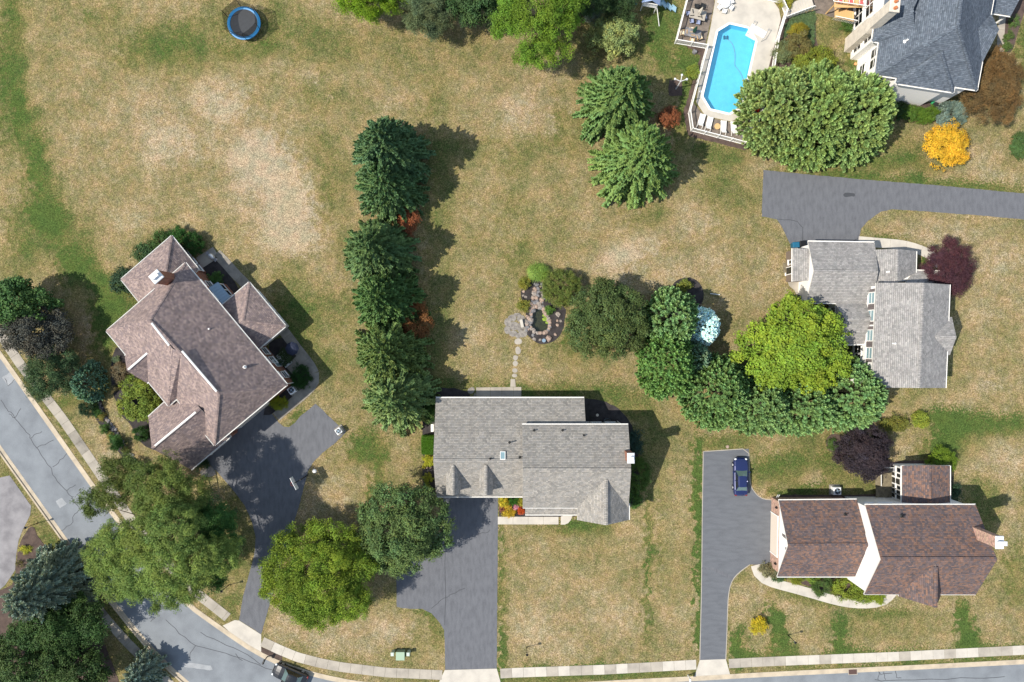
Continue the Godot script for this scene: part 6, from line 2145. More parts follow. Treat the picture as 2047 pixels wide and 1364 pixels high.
func pool_things() -> void:
	fence([[1383, -40], [1371, 4], [1349, 87], [1411, 97.5], [1404, 122], [1376, 227], [1381, 262], [1486, 289], [1503, 272]], "white picket fence on the left and lower side of the pool")
	fence([[1503, 272], [1522, 215], [1541, 147], [1551, 82], [1568, 27], [1559, 7], [1472, -14], [1430, -8], [1392, -14]], "white picket fence on the right and upper side of the pool")
	lounger(1401.5, 243, deg_to_rad(-16), "leftmost white lounger below the pool")
	lounger(1417, 249, deg_to_rad(-14), "white lounger just left of the round wooden table")
	lounger(1446, 256.5, deg_to_rad(-3), "white lounger just right of the round wooden table")
	lounger(1467, 258, deg_to_rad(4), "rightmost white lounger below the pool")
	var o := thing("side_table", "round tan wooden table between the white loungers", "table", P(1432.5, 254.5))
	var b := MB.new()
	b.tube(Vector3(0, 0.36, 0), Vector3(0, 0.4, 0), 0.38, 0.38, 16)
	put("table_top", b, M.wood_tan, o)
	b = MB.new()
	b.tube(Vector3(0, 0.03, 0), Vector3(0, 0.36, 0), 0.08, 0.08, 8)
	put("leg", b, M.wood_tan, o)
	# white steps in the corner of the pool
	o = thing("pool_steps", "white plastic pool steps in the upper right corner of the pool", "pool steps", P(1513, 66), deg_to_rad(-30))
	for i in 3:
		b = MB.new()
		b.bevel_box(Vector3(0, -0.28 + i * 0.16 + 0.2 * 0, -0.25 + i * 0.0), Vector3(2.2 - i * 0.05, 0.14, 2.1 - i * 0.6), 0.03)
		put("step", b, M.white, o)
	for s in [-1, 1]:
		b = MB.new()
		b.tube(Vector3(s * 1.0, 0.05, -1.0), Vector3(s * 1.0, 0.8, -0.8), 0.035, 0.035, 6)
		b.tube(Vector3(s * 1.0, 0.8, -0.8), Vector3(s * 1.0, 0.75, 0.5), 0.035, 0.035, 6)
		b.tube(Vector3(s * 1.0, 0.75, 0.5), Vector3(s * 1.0, 0.05, 0.7), 0.035, 0.035, 6)
		put("handrail", b, M.metal, o)
	o = thing("pool_ladder", "steel pool ladder on the right edge of the pool", "ladder", P(1494, 175), deg_to_rad(-14))
	for s in [-1, 1]:
		b = MB.new()
		b.tube(Vector3(0.6, 0.05, s * 0.25), Vector3(0.4, 0.7, s * 0.25), 0.025, 0.025, 6)
		b.tube(Vector3(0.4, 0.7, s * 0.25), Vector3(-0.2, 0.7, s * 0.25), 0.025, 0.025, 6)
		b.tube(Vector3(-0.2, 0.7, s * 0.25), Vector3(-0.3, -0.6, s * 0.25), 0.025, 0.025, 6)
		put("handrail", b, M.metal, o)
	b = MB.new()
	b.box(Vector3(-0.3, -0.04, 0), Vector3(0.16, 0.04, 0.5))
	b.box(Vector3(-0.3, -0.3, 0), Vector3(0.16, 0.04, 0.5))
	put("tread", b, M.white, o)
	o = thing("pool_cleaner", "dark blue pool cleaning robot on the pool floor", "pool cleaner", P(1450.5, 76, -1.15) + Vector3(0, 0.0, 0))
	b = MB.new()
	b.bevel_box(Vector3(0, 0.14, 0), Vector3(0.34, 0.2, 0.3), 0.05)
	put("body", b, M.teal, o)
	for x in [-0.2, 0.2]:
		b = MB.new()
		b.tube(Vector3(x, 0.12, -0.22), Vector3(x, 0.12, 0.22), 0.11, 0.11, 10)
		put("wheel", b, M.paint_blue, o)
	b = MB.new()
	var hose := smooth(poly([1454, 78, 1462, 83, 1467, 92, 1470, 105, 1470, 118, 1469, 130, 1474, 136, 1482, 146, 1487, 160], -1.0), false, 2)
	for i in hose.size() - 1:
		b.tube(Vector3(hose[i].x, -1.08, hose[i].y), Vector3(hose[i + 1].x, -1.08, hose[i + 1].y), 0.025, 0.025, 5, false)
	tag(put("pool_hose", b, M.grey, self), "thin grey hose snaking over the pool floor", "hose")
	# dining places
	var tables := [[1395, 29, 2.0, 1.2, -14.0, "long pale patio table with a closed cream umbrella", M.white], [1385, 66, 2.0, 1.05, -14.0, "grey patio table with a closed green umbrella", M.green]]
	for i in 2:
		var t: Array = tables[i]
		o = thing("patio_table", t[5], "table", P(t[0], t[1], 0.7) * Vector3(1, 0, 1) + Vector3(0, 0.036, 0), deg_to_rad(t[4]))
		b = MB.new()
		b.bevel_box(Vector3(0, 0.71, 0), Vector3(t[2], 0.06, t[3]), 0.015)
		put("table_top", b, [M.concrete, M.stone_grey][i], o)
		for x in [-0.85, 0.85]:
			for z in [-0.42, 0.42]:
				b = MB.new()
				b.tube(Vector3(x * 0.95, 0, z), Vector3(x * 0.95, 0.7, z), 0.035, 0.035, 6)
				put("leg", b, M.dark, o)
		o = thing("patio_umbrella", ["closed cream umbrella standing in the long patio table", "closed dark green umbrella standing in the grey patio table"][i], "umbrella", P(t[0] + (2 if i == 0 else 1), t[1], 0.7) * Vector3(1, 0, 1) + Vector3(0, 0.036, 0))
		b = MB.new()
		b.tube(Vector3(0, 0.0, 0), Vector3(0, 2.5, 0), 0.025, 0.025, 6)
		put("pole", b, M.metal, o)
		b = MB.new()
		var rings := []
		for k in 5:
			var f := k / 4.0
			var ring := []
			for j in 12:
				var a := TAU * j / 12
				var r: float = [0.2, 0.24, 0.19, 0.12, 0.02][k] * (1.0 if j % 2 else 0.72)
				ring.append(Vector3(cos(a) * r, lerpf(1.05, 2.55, f), sin(a) * r))
			rings.append(ring)
		b.loft(rings, true, true)
		put("canopy", b, [M.stucco, mat(Color(0.07, 0.27, 0.22), 0.8)][i], o)
	var blue := mat(Color(0.56, 0.60, 0.72), 0.8)
	var cream := mat(Color(0.88, 0.82, 0.72), 0.8)
	var cs := [[1376, 27, 100, "blue cushioned chair at the left end of the long patio table", blue, M.dark], [1409, 35, -80, "blue cushioned chair at the right end of the long patio table", blue, M.dark], [1383, 42, 186, "left blue cushioned chair below the long patio table", blue, M.dark], [1396, 44.5, 170, "right blue cushioned chair below the long patio table", blue, M.dark], [1393, 12, 0, "left dark chair above the long patio table", M.dark, M.dark], [1405, 11, -14, "right dark chair above the long patio table", M.dark, M.dark],
		[1364, 66, 90, "cream chair at the left end of the grey patio table", cream, M.wood_tan], [1400, 75, -70, "cream chair at the right end of the grey patio table", cream, M.wood_tan], [1383, 81, 170, "cream chair below the grey patio table", cream, M.wood_tan], [1382, 59, 0, "cream chair above the grey patio table", cream, M.wood_tan]]
	for c in cs:
		chair(c[0], c[1], deg_to_rad(c[2]), c[3], c[4], c[5], "chairs at the two patio tables")
	o = thing("patio_table", "round white table at the top of the pool deck", "table", P(1450.5, 6, 0.7) * Vector3(1, 0, 1) + Vector3(0, 0.045, 0))
	b = MB.new()
	b.tube(Vector3(0, 0.68, 0), Vector3(0, 0.72, 0), 0.6, 0.6, 20)
	put("table_top", b, M.pale, o)
	b = MB.new()
	b.tube(Vector3(0, 0, 0), Vector3(0, 0.68, 0), 0.05, 0.05, 8)
	put("leg", b, M.white, o)
	var ws := [[1439, 15, 130, "white chair left of the round white table"], [1448, 22, 165, "white chair below the round white table"], [1462, 15.5, -120, "white chair at the lower right of the round white table"], [1463, 3, -70, "grey-seated white chair right of the round white table"], [1439, 3, 60, "white chair at the upper left of the round white table"]]
	for c in ws:
		chair(c[0], c[1], deg_to_rad(c[2]), c[3], M.pale, M.white, "white chairs at the round pool table")
	var red := [[1508, 211.5, 100, "upper red folding chair beside the evergreen by the pool"], [1507, 221, 80, "lower red folding chair beside the evergreen by the pool"]]
	for c in red:
		chair(c[0], c[1], deg_to_rad(c[2]), c[3], M.red, M.red, "red chairs by the pool")
	for c in [[1494, 270, 1.6, 0.9, 45, "long grey deck box in the lower right corner of the pool fence"], [1503, 237, 1.3, 0.8, 50, "grey deck box half hidden by the evergreen by the pool"]]:
		o = thing("deck_box", c[5], "deck box", P(c[0], c[1]) + Vector3(0, 0.036, 0), deg_to_rad(c[4]))
		b = MB.new()
		b.box(Vector3(0, 0.28, 0), Vector3(c[2], 0.56, c[3]))
		put("body", b, M.grey, o)
		b = MB.new()
		b.bevel_box(Vector3(0, 0.6, 0), Vector3(c[2] + 0.06, 0.08, c[3] + 0.06), 0.03)
		put("lid", b, mat(Color(0.56, 0.55, 0.57), 0.6), o)
	b = MB.new()
	b.bevel_box(Vector3(0, 0.15, 0), Vector3(0.5, 0.3, 0.36), 0.04)
	var sk := put("pump_box", b, M.dark, self)
	sk.position = P(1510, 195) + Vector3(0, 0.03, 0)
	tag(sk, "small dark equipment box right of the pool", "box")
	b = MB.new()
	b.tube(Vector3.ZERO, Vector3(0, 0.02, 0), 0.2, 0.2, 4)
	sk = put("skimmer_lid", b, M.white, self)
	sk.position = P(1400.5, 183) + Vector3(0, 0.046, 0)
	tag(sk, "square white skimmer lid in the deck left of the pool", "lid")
	# red chairs on the raised deck of the white house
	for i in 3:
		var rc := chair(1680 + i * 21, 1 + i * 2, deg_to_rad(180), ["left red cushioned chair on the raised deck", "middle red cushioned chair on the raised deck", "right red cushioned chair on the raised deck"][i], M.rose, M.white, "red chairs on the raised deck")
		rc.position = P(1680 + i * 21, 1 + i * 2, 3.1) * Vector3(1, 0, 1) + Vector3(0, 2.63, 0)
	# flight of garden steps beside the pool
	o = thing("garden_steps", "flight of pale concrete steps with a white handrail right of the pool fence", "steps")
	for i in 12:
		b = MB.new()
		var f := i / 11.0
		var p := P(lerpf(1568, 1616, f), lerpf(23, 9, f))
		var t := Transform3D(Basis(Vector3.UP, deg_to_rad(17)), p)
		b.box(Vector3(0, 0.03 + i * 0.035, 0), Vector3(0.29, 0.1 + i * 0.07, 1.35), t)
		put("step", b, M.concrete_new, o)
	b = MB.new()
	b.tube(P(1574, 32, 0.95), P(1630, 11, 1.7), 0.05, 0.05, 6)
	for i in 9:
		var f := i / 8.0
		var q := P(lerpf(1574, 1630, f), lerpf(32, 11, f), lerpf(0.95, 1.7, f))
		b.tube(Vector3(q.x, 0, q.z), q, 0.035, 0.035, 5)
		b.box(q + Vector3(0, -0.45, 0), Vector3(0.36, 0.62, 0.05), Transform3D.IDENTITY)
	put("handrail", b, M.white, o)
	tag(boulder(self, "boulder", P(1388.5, 104), Vector3(0.36, 0.4, 0.32), M.stone_grey, 3001), "dark grey boulder outside the corner of the pool fence", "boulder")

func trampoline() -> void:
	var at := P(487, 46, 0.9) * Vector3(1, 0, 1)
	var o := thing("trampoline", "round black trampoline with a blue edge pad and a dark safety net", "trampoline", at)
	var R := 2.0
	var b := MB.new()
	var ring := PackedVector2Array()
	for i in 36:
		ring.append(Vector2(cos(TAU * i / 36), sin(TAU * i / 36)) * (R - 0.28))
	b.flat(ring, 0.86)
	put("bounce_mat", b, M.mat_black, o)
	b = MB.new()
	for i in 36:
		var a := TAU * i / 36
		var c := TAU * (i + 1) / 36
		var f := func(w: float, r: float, y: float) -> Vector3: return Vector3(cos(w) * r, y, sin(w) * r)
		b.quad(f.call(a, R - 0.3, 0.9), f.call(c, R - 0.3, 0.9), f.call(c, R - 0.14, 0.95), f.call(a, R - 0.14, 0.95))
		b.quad(f.call(a, R - 0.14, 0.95), f.call(c, R - 0.14, 0.95), f.call(c, R + 0.06, 0.9), f.call(a, R + 0.06, 0.9))
		b.quad(f.call(a, R + 0.06, 0.9), f.call(c, R + 0.06, 0.9), f.call(c, R + 0.06, 0.78), f.call(a, R + 0.06, 0.78))
	put("edge_pad", b, M.trampoline_pad, o)
	for i in 6:
		var a := TAU * i / 6 + 0.35
		var d := Vector3(cos(a), 0, sin(a))
		b = MB.new()
		b.tube(d * (R + 0.05), d * (R + 0.08) + Vector3(0, 1.0, 0), 0.03, 0.03, 6)
		b.tube(d * (R + 0.08) + Vector3(0, 1.0, 0), d * (R + 0.22) + Vector3(0, 2.65, 0), 0.035, 0.035, 6)
		put("pole", b, M.dark, o)
	b = MB.new()
	for i in 36:
		var a := TAU * i / 36 + 0.35
		var c := TAU * (i + 1) / 36 + 0.35
		var sag := func(w: float) -> float: return R + 0.14 - 0.22 * absf(sin((w - 0.35) * 3.0))
		b.quad(Vector3(cos(a) * R * 0.95, 0.93, sin(a) * R * 0.95), Vector3(cos(a) * sag.call(a), 2.6 - 0.12 * absf(sin((a - 0.35) * 3.0)), sin(a) * sag.call(a)), Vector3(cos(c) * sag.call(c), 2.6 - 0.12 * absf(sin((c - 0.35) * 3.0)), sin(c) * sag.call(c)), Vector3(cos(c) * R * 0.95, 0.93, sin(c) * R * 0.95))
	put("safety_net", b, M.net, o)

func playset() -> void:
	var o := thing("playset", "white play tower with a blue roof, swings and a pale blue slide", "playset")
	var b := MB.new()
	var base := P(1296, 10) * Vector3(1, 0, 1)
	var t := Transform3D(Basis(Vector3.UP, deg_to_rad(-10)), base)
	for x in [-0.85, 0.85]:
		for z in [-0.85, 0.85]:
			b = MB.new()
			b.box(Vector3(x, 1.3, z), Vector3(0.11, 2.6, 0.11), t)
			put("post", b, M.white, o)
	b = MB.new()
	b.box(Vector3(0, 1.3, 0), Vector3(1.8, 0.08, 1.8), t)
	put("platform", b, M.white, o)
	var blue := mat(Color(0.54, 0.62, 0.76), 0.6)
	for s in [-1.0, 1.0]:
		b = MB.new()
		b.quad(t * Vector3(s * 1.1, 2.45, -1.1), t * Vector3(s * 1.1, 2.45, 1.1), t * Vector3(0, 3.3, 1.1), t * Vector3(0, 3.3, -1.1))
		b.quad(t * Vector3(0, 3.24, -1.1), t * Vector3(0, 3.24, 1.1), t * Vector3(s * 1.1, 2.39, 1.1), t * Vector3(s * 1.1, 2.39, -1.1))
		put("roof_panel", b, blue, o)
	b = MB.new()
	b.tri(t * Vector3(-1.0, 2.45, 0.95), t * Vector3(1.0, 2.45, 0.95), t * Vector3(0, 3.2, 0.95))
	put("gable_board", b, M.dark, o)
	b = MB.new()
	for i in 9:
		b.box(Vector3(-0.8 + i * 0.2, 1.75, 0.9), Vector3(0.05, 0.8, 0.04), t)
	b.box(Vector3(0, 2.15, 0.9), Vector3(1.8, 0.07, 0.07), t)
	put("railing", b, M.white, o)
	# ladder towards the viewer's lower right
	b = MB.new()
	for s in [-0.35, 0.35]:
		b.tube(t * Vector3(0.9 + s * 0.3, 1.4, 0.7 + s), t * Vector3(1.7 + s * 0.3, 0.0, 2.0 + s), 0.05, 0.05, 6)
	for i in 7:
		var f := i / 6.0
		b.tube(t * Vector3(0.8 + 0.8 * f, 1.35 - 1.3 * f, 0.35 + 1.3 * f), t * Vector3(1.0 + 0.8 * f, 1.35 - 1.3 * f, 1.05 + 1.3 * f), 0.03, 0.03, 5)
	put("ladder", b, M.white, o)
	# swing beam with its A-frame
	b = MB.new()
	b.tube(t * Vector3(-0.9, 2.4, 0.2), t * Vector3(-3.3, 2.4, 0.6), 0.06, 0.06, 6)
	b.tube(t * Vector3(-3.3, 2.4, 0.6), t * Vector3(-3.5, 0, 1.7), 0.06, 0.06, 6)
	b.tube(t * Vector3(-3.3, 2.4, 0.6), t * Vector3(-3.3, 0, -0.6), 0.06, 0.06, 6)
	put("swing_frame", b, M.white, o)
	for x in [-1.7, -2.6]:
		b = MB.new()
		for s in [-0.22, 0.22]:
			b.tube(t * Vector3(x + s, 2.4, 0.4), t * Vector3(x + s, 0.5, 0.4), 0.012, 0.012, 4)
		b.box(Vector3(x, 0.5, 0.4), Vector3(0.5, 0.04, 0.2), t)
		put("swing", b, M.teal, o)
	# slide
	b = MB.new()
	var prof := [[0.9, 1.35], [1.5, 1.05], [2.2, 0.6], [2.9, 0.28], [3.5, 0.22]]
	for i in 4:
		var p: Array = prof[i]
		var q: Array = prof[i + 1]
		for z in [[-0.28, 0.28, 0.0, 0.0], [-0.34, -0.28, 0.16, 0.0], [0.28, 0.34, 0.0, 0.16]]:
			b.quad(t * Vector3(p[0], p[1] + z[2], z[0] - 0.1), t * Vector3(p[0], p[1] + z[3], z[1] - 0.1), t * Vector3(q[0], q[1] + z[3], z[1] + 0.2), t * Vector3(q[0], q[1] + z[2], z[0] + 0.2))
	put("slide", b, mat(Color(0.55, 0.68, 0.74), 0.4), o)

func fan_unit(px: float, py: float, label: String, sz := 0.85) -> void:
	var o := thing("air_conditioner", label, "air conditioner", P(px, py, 0.5) * Vector3(1, 0, 1) + Vector3(0, 0.03, 0), deg_to_rad(35 if px < 700 else 0))
	var b := MB.new()
	b.box(Vector3(0, 0.04, 0), Vector3(sz + 0.35, 0.08, sz + 0.35))
	put("base", b, M.concrete_old, o)
	b = MB.new()
	b.bevel_box(Vector3(0, 0.48, 0), Vector3(sz, 0.8, sz), 0.06)
	put("housing", b, M.pale, o)
	b = MB.new()
	b.tube(Vector3(0, 0.86, 0), Vector3(0, 0.895, 0), sz * 0.4, sz * 0.4, 16)
	put("grille", b, M.dark, o)
	b = MB.new()
	b.tube(Vector3(0, 0.89, 0), Vector3(0, 0.92, 0), sz * 0.13, sz * 0.1, 8)
	for i in 4:
		b.box(Vector3(sz * 0.26, 0.9, 0), Vector3(sz * 0.3, 0.012, 0.07), Transform3D(Basis(Vector3.UP, TAU * i / 4 + 0.3), Vector3.ZERO))
	put("fan", b, M.metal_blue, o)

func lamp_post(px: float, py: float, label: String, ring_m := 0.0) -> void:
	var o := thing("lamp_post", label, "lamp post", P(px, py))
	var b := MB.new()
	b.tube(Vector3.ZERO, Vector3(0, 0.5, 0), 0.07, 0.05, 8)
	b.tube(Vector3(0, 0.5, 0), Vector3(0, 1.9, 0), 0.04, 0.035, 8)
	put("pole", b, M.black, o)
	b = MB.new()
	b.tube(Vector3(0, 1.9, 0), Vector3(0, 2.2, 0), 0.09, 0.14, 6)
	put("lantern", b, M.glass_pale, o)
	b = MB.new()
	b.tube(Vector3(0, 2.2, 0), Vector3(0, 2.36, 0), 0.18, 0.02, 6)
	put("lantern_top", b, M.black, o)

func mailbox(px: float, py: float, label: String, m: Material, turn: float, post: Material) -> void:
	var o := thing("mailbox", label, "mailbox", P(px, py), turn)
	var b := MB.new()
	b.box(Vector3(0, 0.55, 0), Vector3(0.1, 1.1, 0.1))
	b.box(Vector3(0.12, 0.98, 0), Vector3(0.4, 0.06, 0.1))
	put("post", b, post, o)
	b = MB.new()
	var rings := []
	for x in [-0.12, 0.42]:
		var r := []
		for j in 9:
			var a := PI * j / 8
			r.append(Vector3(x, 1.12 + sin(a) * 0.12 + 0.06, -cos(a) * 0.11))
		r.append(Vector3(x, 1.05, 0.11))
		r.append(Vector3(x, 1.05, -0.11))
		rings.append(r)
	b.loft(rings, true, true)
	put("box", b, m, o)

func yard_things() -> void:
	car("shiny dark blue sedan parked on the right driveway", P(1480.5, 953, 0.6) * Vector3(1, 0, 1) + Vector3(0, 0.02, 0), deg_to_rad(90), M.paint_blue, 4.75, 1.8, 1.44)
	car("black car parked at the kerb, cut by the bottom edge", P(579, 1351, 0.6) * Vector3(1, 0, 1) + Vector3(0, -0.095, 0), deg_to_rad(158), M.paint_black, 4.5, 1.78, 1.5)
	# bins behind the annex
	for c in [[1589, 490.5, "teal recycling bin beside the white gable wall", M.teal, 1.15, 0.62], [1603, 487.5, "black wheeled bin beside the white gable wall", M.black, 1.0, 0.58]]:
		var o := thing("wheeled_bin", c[2], "bin", P(c[0], c[1], 0.6) * Vector3(1, 0, 1) + Vector3(0, 0.02, 0), deg_to_rad(3))
		var b := MB.new()
		b.loft([rect_ring(c[4] * 0.55, c[5] * 0.8, 0.05, Transform3D.IDENTITY), rect_ring(c[4] * 0.7, c[5], 0.95, Transform3D.IDENTITY)], true)
		put("body", b, c[3], o)
		b = MB.new()
		b.bevel_box(Vector3(0, 1.0, 0), Vector3(c[4] * 0.74, 0.1, c[5] + 0.06), 0.04)
		put("lid", b, c[3], o)
		for z in [-0.22, 0.22]:
			b = MB.new()
			b.tube(Vector3(-0.3, 0.1, z - 0.03), Vector3(-0.3, 0.1, z + 0.03), 0.1, 0.1, 10)
			put("wheel", b, M.black, o)
	for c in [[1595, 594, "black round grill beside the right house annex", 0.42, M.black], [422, 513, "silver covered grill on the patio of the brick house", 0.5, M.metal], [1777, 940, "dark grill on the wooden deck", 0.55, M.dark]]:
		var y := 0.55 if c[0] == 1777 else 0.035
		var o := thing("grill", c[2], "grill", P(c[0], c[1], y + 0.8) * Vector3(1, 0, 1) + Vector3(0, y, 0), deg_to_rad(0 if c[0] > 1000 else -40))
		var b := MB.new()
		b.dome(Vector3(0, 0.75, 0), Vector3(c[3], 0.32, c[3] * 0.7), 12, 6, -0.9)
		put("hood", b, c[4], o)
		for x in [-1, 1]:
			b = MB.new()
			b.tube(Vector3(x * c[3] * 0.6, 0, -0.2), Vector3(x * c[3] * 0.5, 0.65, -0.1), 0.025, 0.025, 5)
			b.tube(Vector3(x * c[3] * 0.6, 0, 0.2), Vector3(x * c[3] * 0.5, 0.65, 0.1), 0.025, 0.025, 5)
			put("leg", b, M.dark, o)
			b = MB.new()
			b.box(Vector3(x * (c[3] + 0.16), 0.74, 0), Vector3(0.3, 0.03, 0.4))
			put("side_shelf", b, M.grey, o)
	var um := thing("patio_umbrella", "navy blue open umbrella on the path right of the brick house", "umbrella", P(584, 697, 1.6) * Vector3(1, 0, 1))
	var mb := MB.new()
	mb.tube(Vector3(0, 0, 0), Vector3(0, 2.0, 0), 0.03, 0.03, 6)
	put("pole", mb, M.metal, um)
	mb = MB.new()
	var rg := []
	for k in 4:
		var ring := []
		for j in 8:
			var a := TAU * j / 8
			var r: float = [0.85, 0.6, 0.3, 0.02][k]
			ring.append(Vector3(cos(a) * r, [1.65, 1.85, 2.0, 2.06][k], sin(a) * r))
		rg.append(ring)
	mb.loft(rg, true)
	put("canopy", mb, mat(Color(0.13, 0.16, 0.25), 0.7), um)
	fan_unit(584, 780, "white air conditioner on a pad at the corner of the brick house")
	fan_unit(1671.5, 981, "white air conditioner on a pad behind the russet-roofed house", 0.95)
	fan_unit(678, 861.5, "white and grey equipment unit at the far corner of the left driveway", 0.75)
	# basketball hoop
	var o := thing("basketball_hoop", "basketball hoop with a clear backboard beside the left driveway", "basketball hoop", P(615, 950), deg_to_rad(-152))
	var b := MB.new()
	b.tube(Vector3.ZERO, Vector3(0, 3.1, 0), 0.07, 0.06, 8)
	b.tube(Vector3(0, 3.0, 0), Vector3(0.7, 3.2, 0), 0.05, 0.05, 6)
	b.tube(Vector3(0, 2.6, 0), Vector3(0.7, 2.9, 0), 0.05, 0.05, 6)
	put("pole", b, M.black, o)
	b = MB.new()
	b.box(Vector3(0.74, 3.25, 0), Vector3(0.05, 1.0, 1.6))
	put("backboard", b, M.pale, o)
	b = MB.new()
	for i in 14:
		var a := TAU * i / 14
		var c := TAU * (i + 1) / 14
		b.tube(Vector3(1.05 + cos(a) * 0.23, 3.02, sin(a) * 0.23), Vector3(1.05 + cos(c) * 0.23, 3.02, sin(c) * 0.23), 0.02, 0.02, 5, false)
	put("rim", b, mat(Color(0.8, 0.35, 0.25), 0.5), o)
	b = MB.new()
	b.dome(Vector3(0, 0.0, 0), Vector3(0.28, 0.18, 0.28), 12, 4, 0.0)
	o = thing("garden_drum", "small round white drum on the grass beside the basketball hoop", "drum", P(628.5, 942))
	put("body", b, M.white, o)
	# utility boxes
	o = thing("transformer", "green metal utility transformer near the street", "utility box", P(801, 1309, 0.4) * Vector3(1, 0, 1))
	b = MB.new()
	b.bevel_box(Vector3(0, 0.4, 0), Vector3(1.0, 0.8, 0.95), 0.05)
	put("cabinet", b, mat(Color(0.53, 0.62, 0.53), 0.6), o)
	b = MB.new()
	b.box(Vector3(0, 0.82, 0.02), Vector3(1.06, 0.05, 1.02))
	put("lid", b, mat(Color(0.58, 0.67, 0.58), 0.6), o)
	for c in [[785.5, 1305, "small pale green pedestal left of the green transformer"], [817, 1305, "small pale green pedestal right of the green transformer"]]:
		o = thing("utility_pedestal", c[2], "utility box", P(c[0], c[1], 0.4) * Vector3(1, 0, 1), 0.0, "small pedestals by the transformer")
		b = MB.new()
		b.bevel_box(Vector3(0, 0.42, 0), Vector3(0.34, 0.84, 0.34), 0.06)
		put("body", b, mat(Color(0.68, 0.75, 0.68), 0.6), o)
		b = MB.new()
		b.bevel_box(Vector3(0, 0.88, 0), Vector3(0.4, 0.12, 0.46), 0.04)
		put("cap", b, mat(Color(0.73, 0.79, 0.74), 0.6), o)
	lamp_post(1053, 1294, "black lamp post on the front lawn of the middle house")
	lamp_post(457, 1170, "black lamp post beside the shaded left driveway")
	lamp_post(75, 1046, "dark lamp post across the street at the left edge")
	lamp_post(1576, 1270, "thin dark lamp post on the lawn of the russet-roofed house")
	mailbox(534.5, 1313, "black mailbox at the kerb beside the brown paved strip", M.black, deg_to_rad(-115), M.black)
	mailbox(1375, 1350, "white mailbox at the kerb beside the right driveway", M.white, deg_to_rad(-90), M.white)
	# drain grate
	o = thing("storm_drain", "rusty brown storm drain grate in the gutter at lower right", "drain grate", P(1705, 1343, -0.09), deg_to_rad(2))
	b = MB.new()
	b.box(Vector3(0, 0.005, 0), Vector3(1.16, 0.02, 0.82))
	put("frame", b, M.concrete, o)
	b = MB.new()
	for i in 12:
		b.box(Vector3(-0.47 + i * 0.085, 0.018, 0), Vector3(0.05, 0.02, 0.66))
	b.box(Vector3(0, 0.012, 0), Vector3(1.02, 0.01, 0.68))
	put("grate", b, mat(Color(0.33, 0.25, 0.23), 0.8), o)
	b = MB.new()
	b.tube(Vector3.ZERO, Vector3(0, 0.05, 0), 0.22, 0.2, 12)
	var s := put("stepping_stone", b, M.stone_pink, self)
	s.position = P(1454.5, 893.5)
	tag(s, "round pinkish stone on the grass above the right driveway", "stone")
	# bird feeder pole
	o = thing("feeder_pole", "white feeder pole with three arms on a bare square left of the pool", "feeder", P(1351, 178))
	b = MB.new()
	b.tube(Vector3.ZERO, Vector3(0, 2.6, 0), 0.08, 0.06, 8)
	put("pole", b, M.pale, o)
	for a in [0.3, 1.4, 2.8]:
		b = MB.new()
		var d := Vector3(cos(a), 0, -sin(a))
		b.tube(Vector3(0, 2.5, 0), d * 0.75 + Vector3(0, 2.65, 0), 0.04, 0.04, 6)
		b.bevel_box(d * 0.75 + Vector3(0, 2.62, 0), Vector3(0.22, 0.24, 0.22), 0.06)
		put("arm", b, M.pale, o)
	sheet("bare_patch", [1337, 160, 1364, 160, 1364, 192, 1337, 192], 0.02, M.mulch_brown, "square of bare mulch under the feeder pole", 0, 0.06)
	# ladder-like bracket by the garage corner
	o = thing("ladder", "white short ladder leaning at the garage corner of the russet-roofed house", "ladder", P(1548, 994))
	b = MB.new()
	for x in [0.0, 0.22]:
		b.tube(Vector3(x, 0, 0.5), Vector3(x + 0.12, 0.9, -0.5), 0.03, 0.03, 5)
	for i in 4:
		b.tube(Vector3(0.02 + i * 0.03, 0.15 + i * 0.2, 0.33 - i * 0.24), Vector3(0.24 + i * 0.03, 0.15 + i * 0.2, 0.33 - i * 0.24), 0.02, 0.02, 4)
	put("frame", b, M.pale, o)
	o = thing("garden_sign", "small white pole lying on the grass beside the pale blue spruce", "pole", P(1429, 588))
	b = MB.new()
	b.tube(Vector3(-0.6, 0.1, -0.05), Vector3(0.6, 0.14, 0.1), 0.05, 0.05, 6)
	put("shaft", b, M.pale, o)
	for c in [[1863, 207, "green watering can in the bed below the white wall", mat(Color(0.2, 0.6, 0.4), 0.5), 0.22], [1866.5, 212, "dark round pot in the bed below the white wall", M.dark, 0.34], [1709, 129, "small orange and white garden figure beside the white house", mat(Color(0.85, 0.6, 0.4), 0.6), 0.16]]:
		b = MB.new()
		b.tube(Vector3.ZERO, Vector3(0, c[4] * 1.1, 0), c[4] * 0.8, c[4], 10)
		b.tube(Vector3(0, c[4] * 1.1, 0), Vector3(0, c[4] * 1.25, 0), c[4] * 1.08, c[4] * 1.08, 10)
		var pt := put("garden_pot", b, c[3], self)
		pt.position = P(c[0], c[1]) + Vector3(0, 0.03, 0)
		tag(pt, c[2], "pot")
	# flower pot and lights in the entrance bed
	b = MB.new()
	b.tube(Vector3.ZERO, Vector3(0, 0.12, 0), 0.16, 0.18, 10)
	s = put("garden_light", b, M.stucco, self)
	s.position = P(1194, 830) + Vector3(0, 0.03, 0)
	tag(s, "small cream disc on the shaded mulch behind the middle house", "garden light")
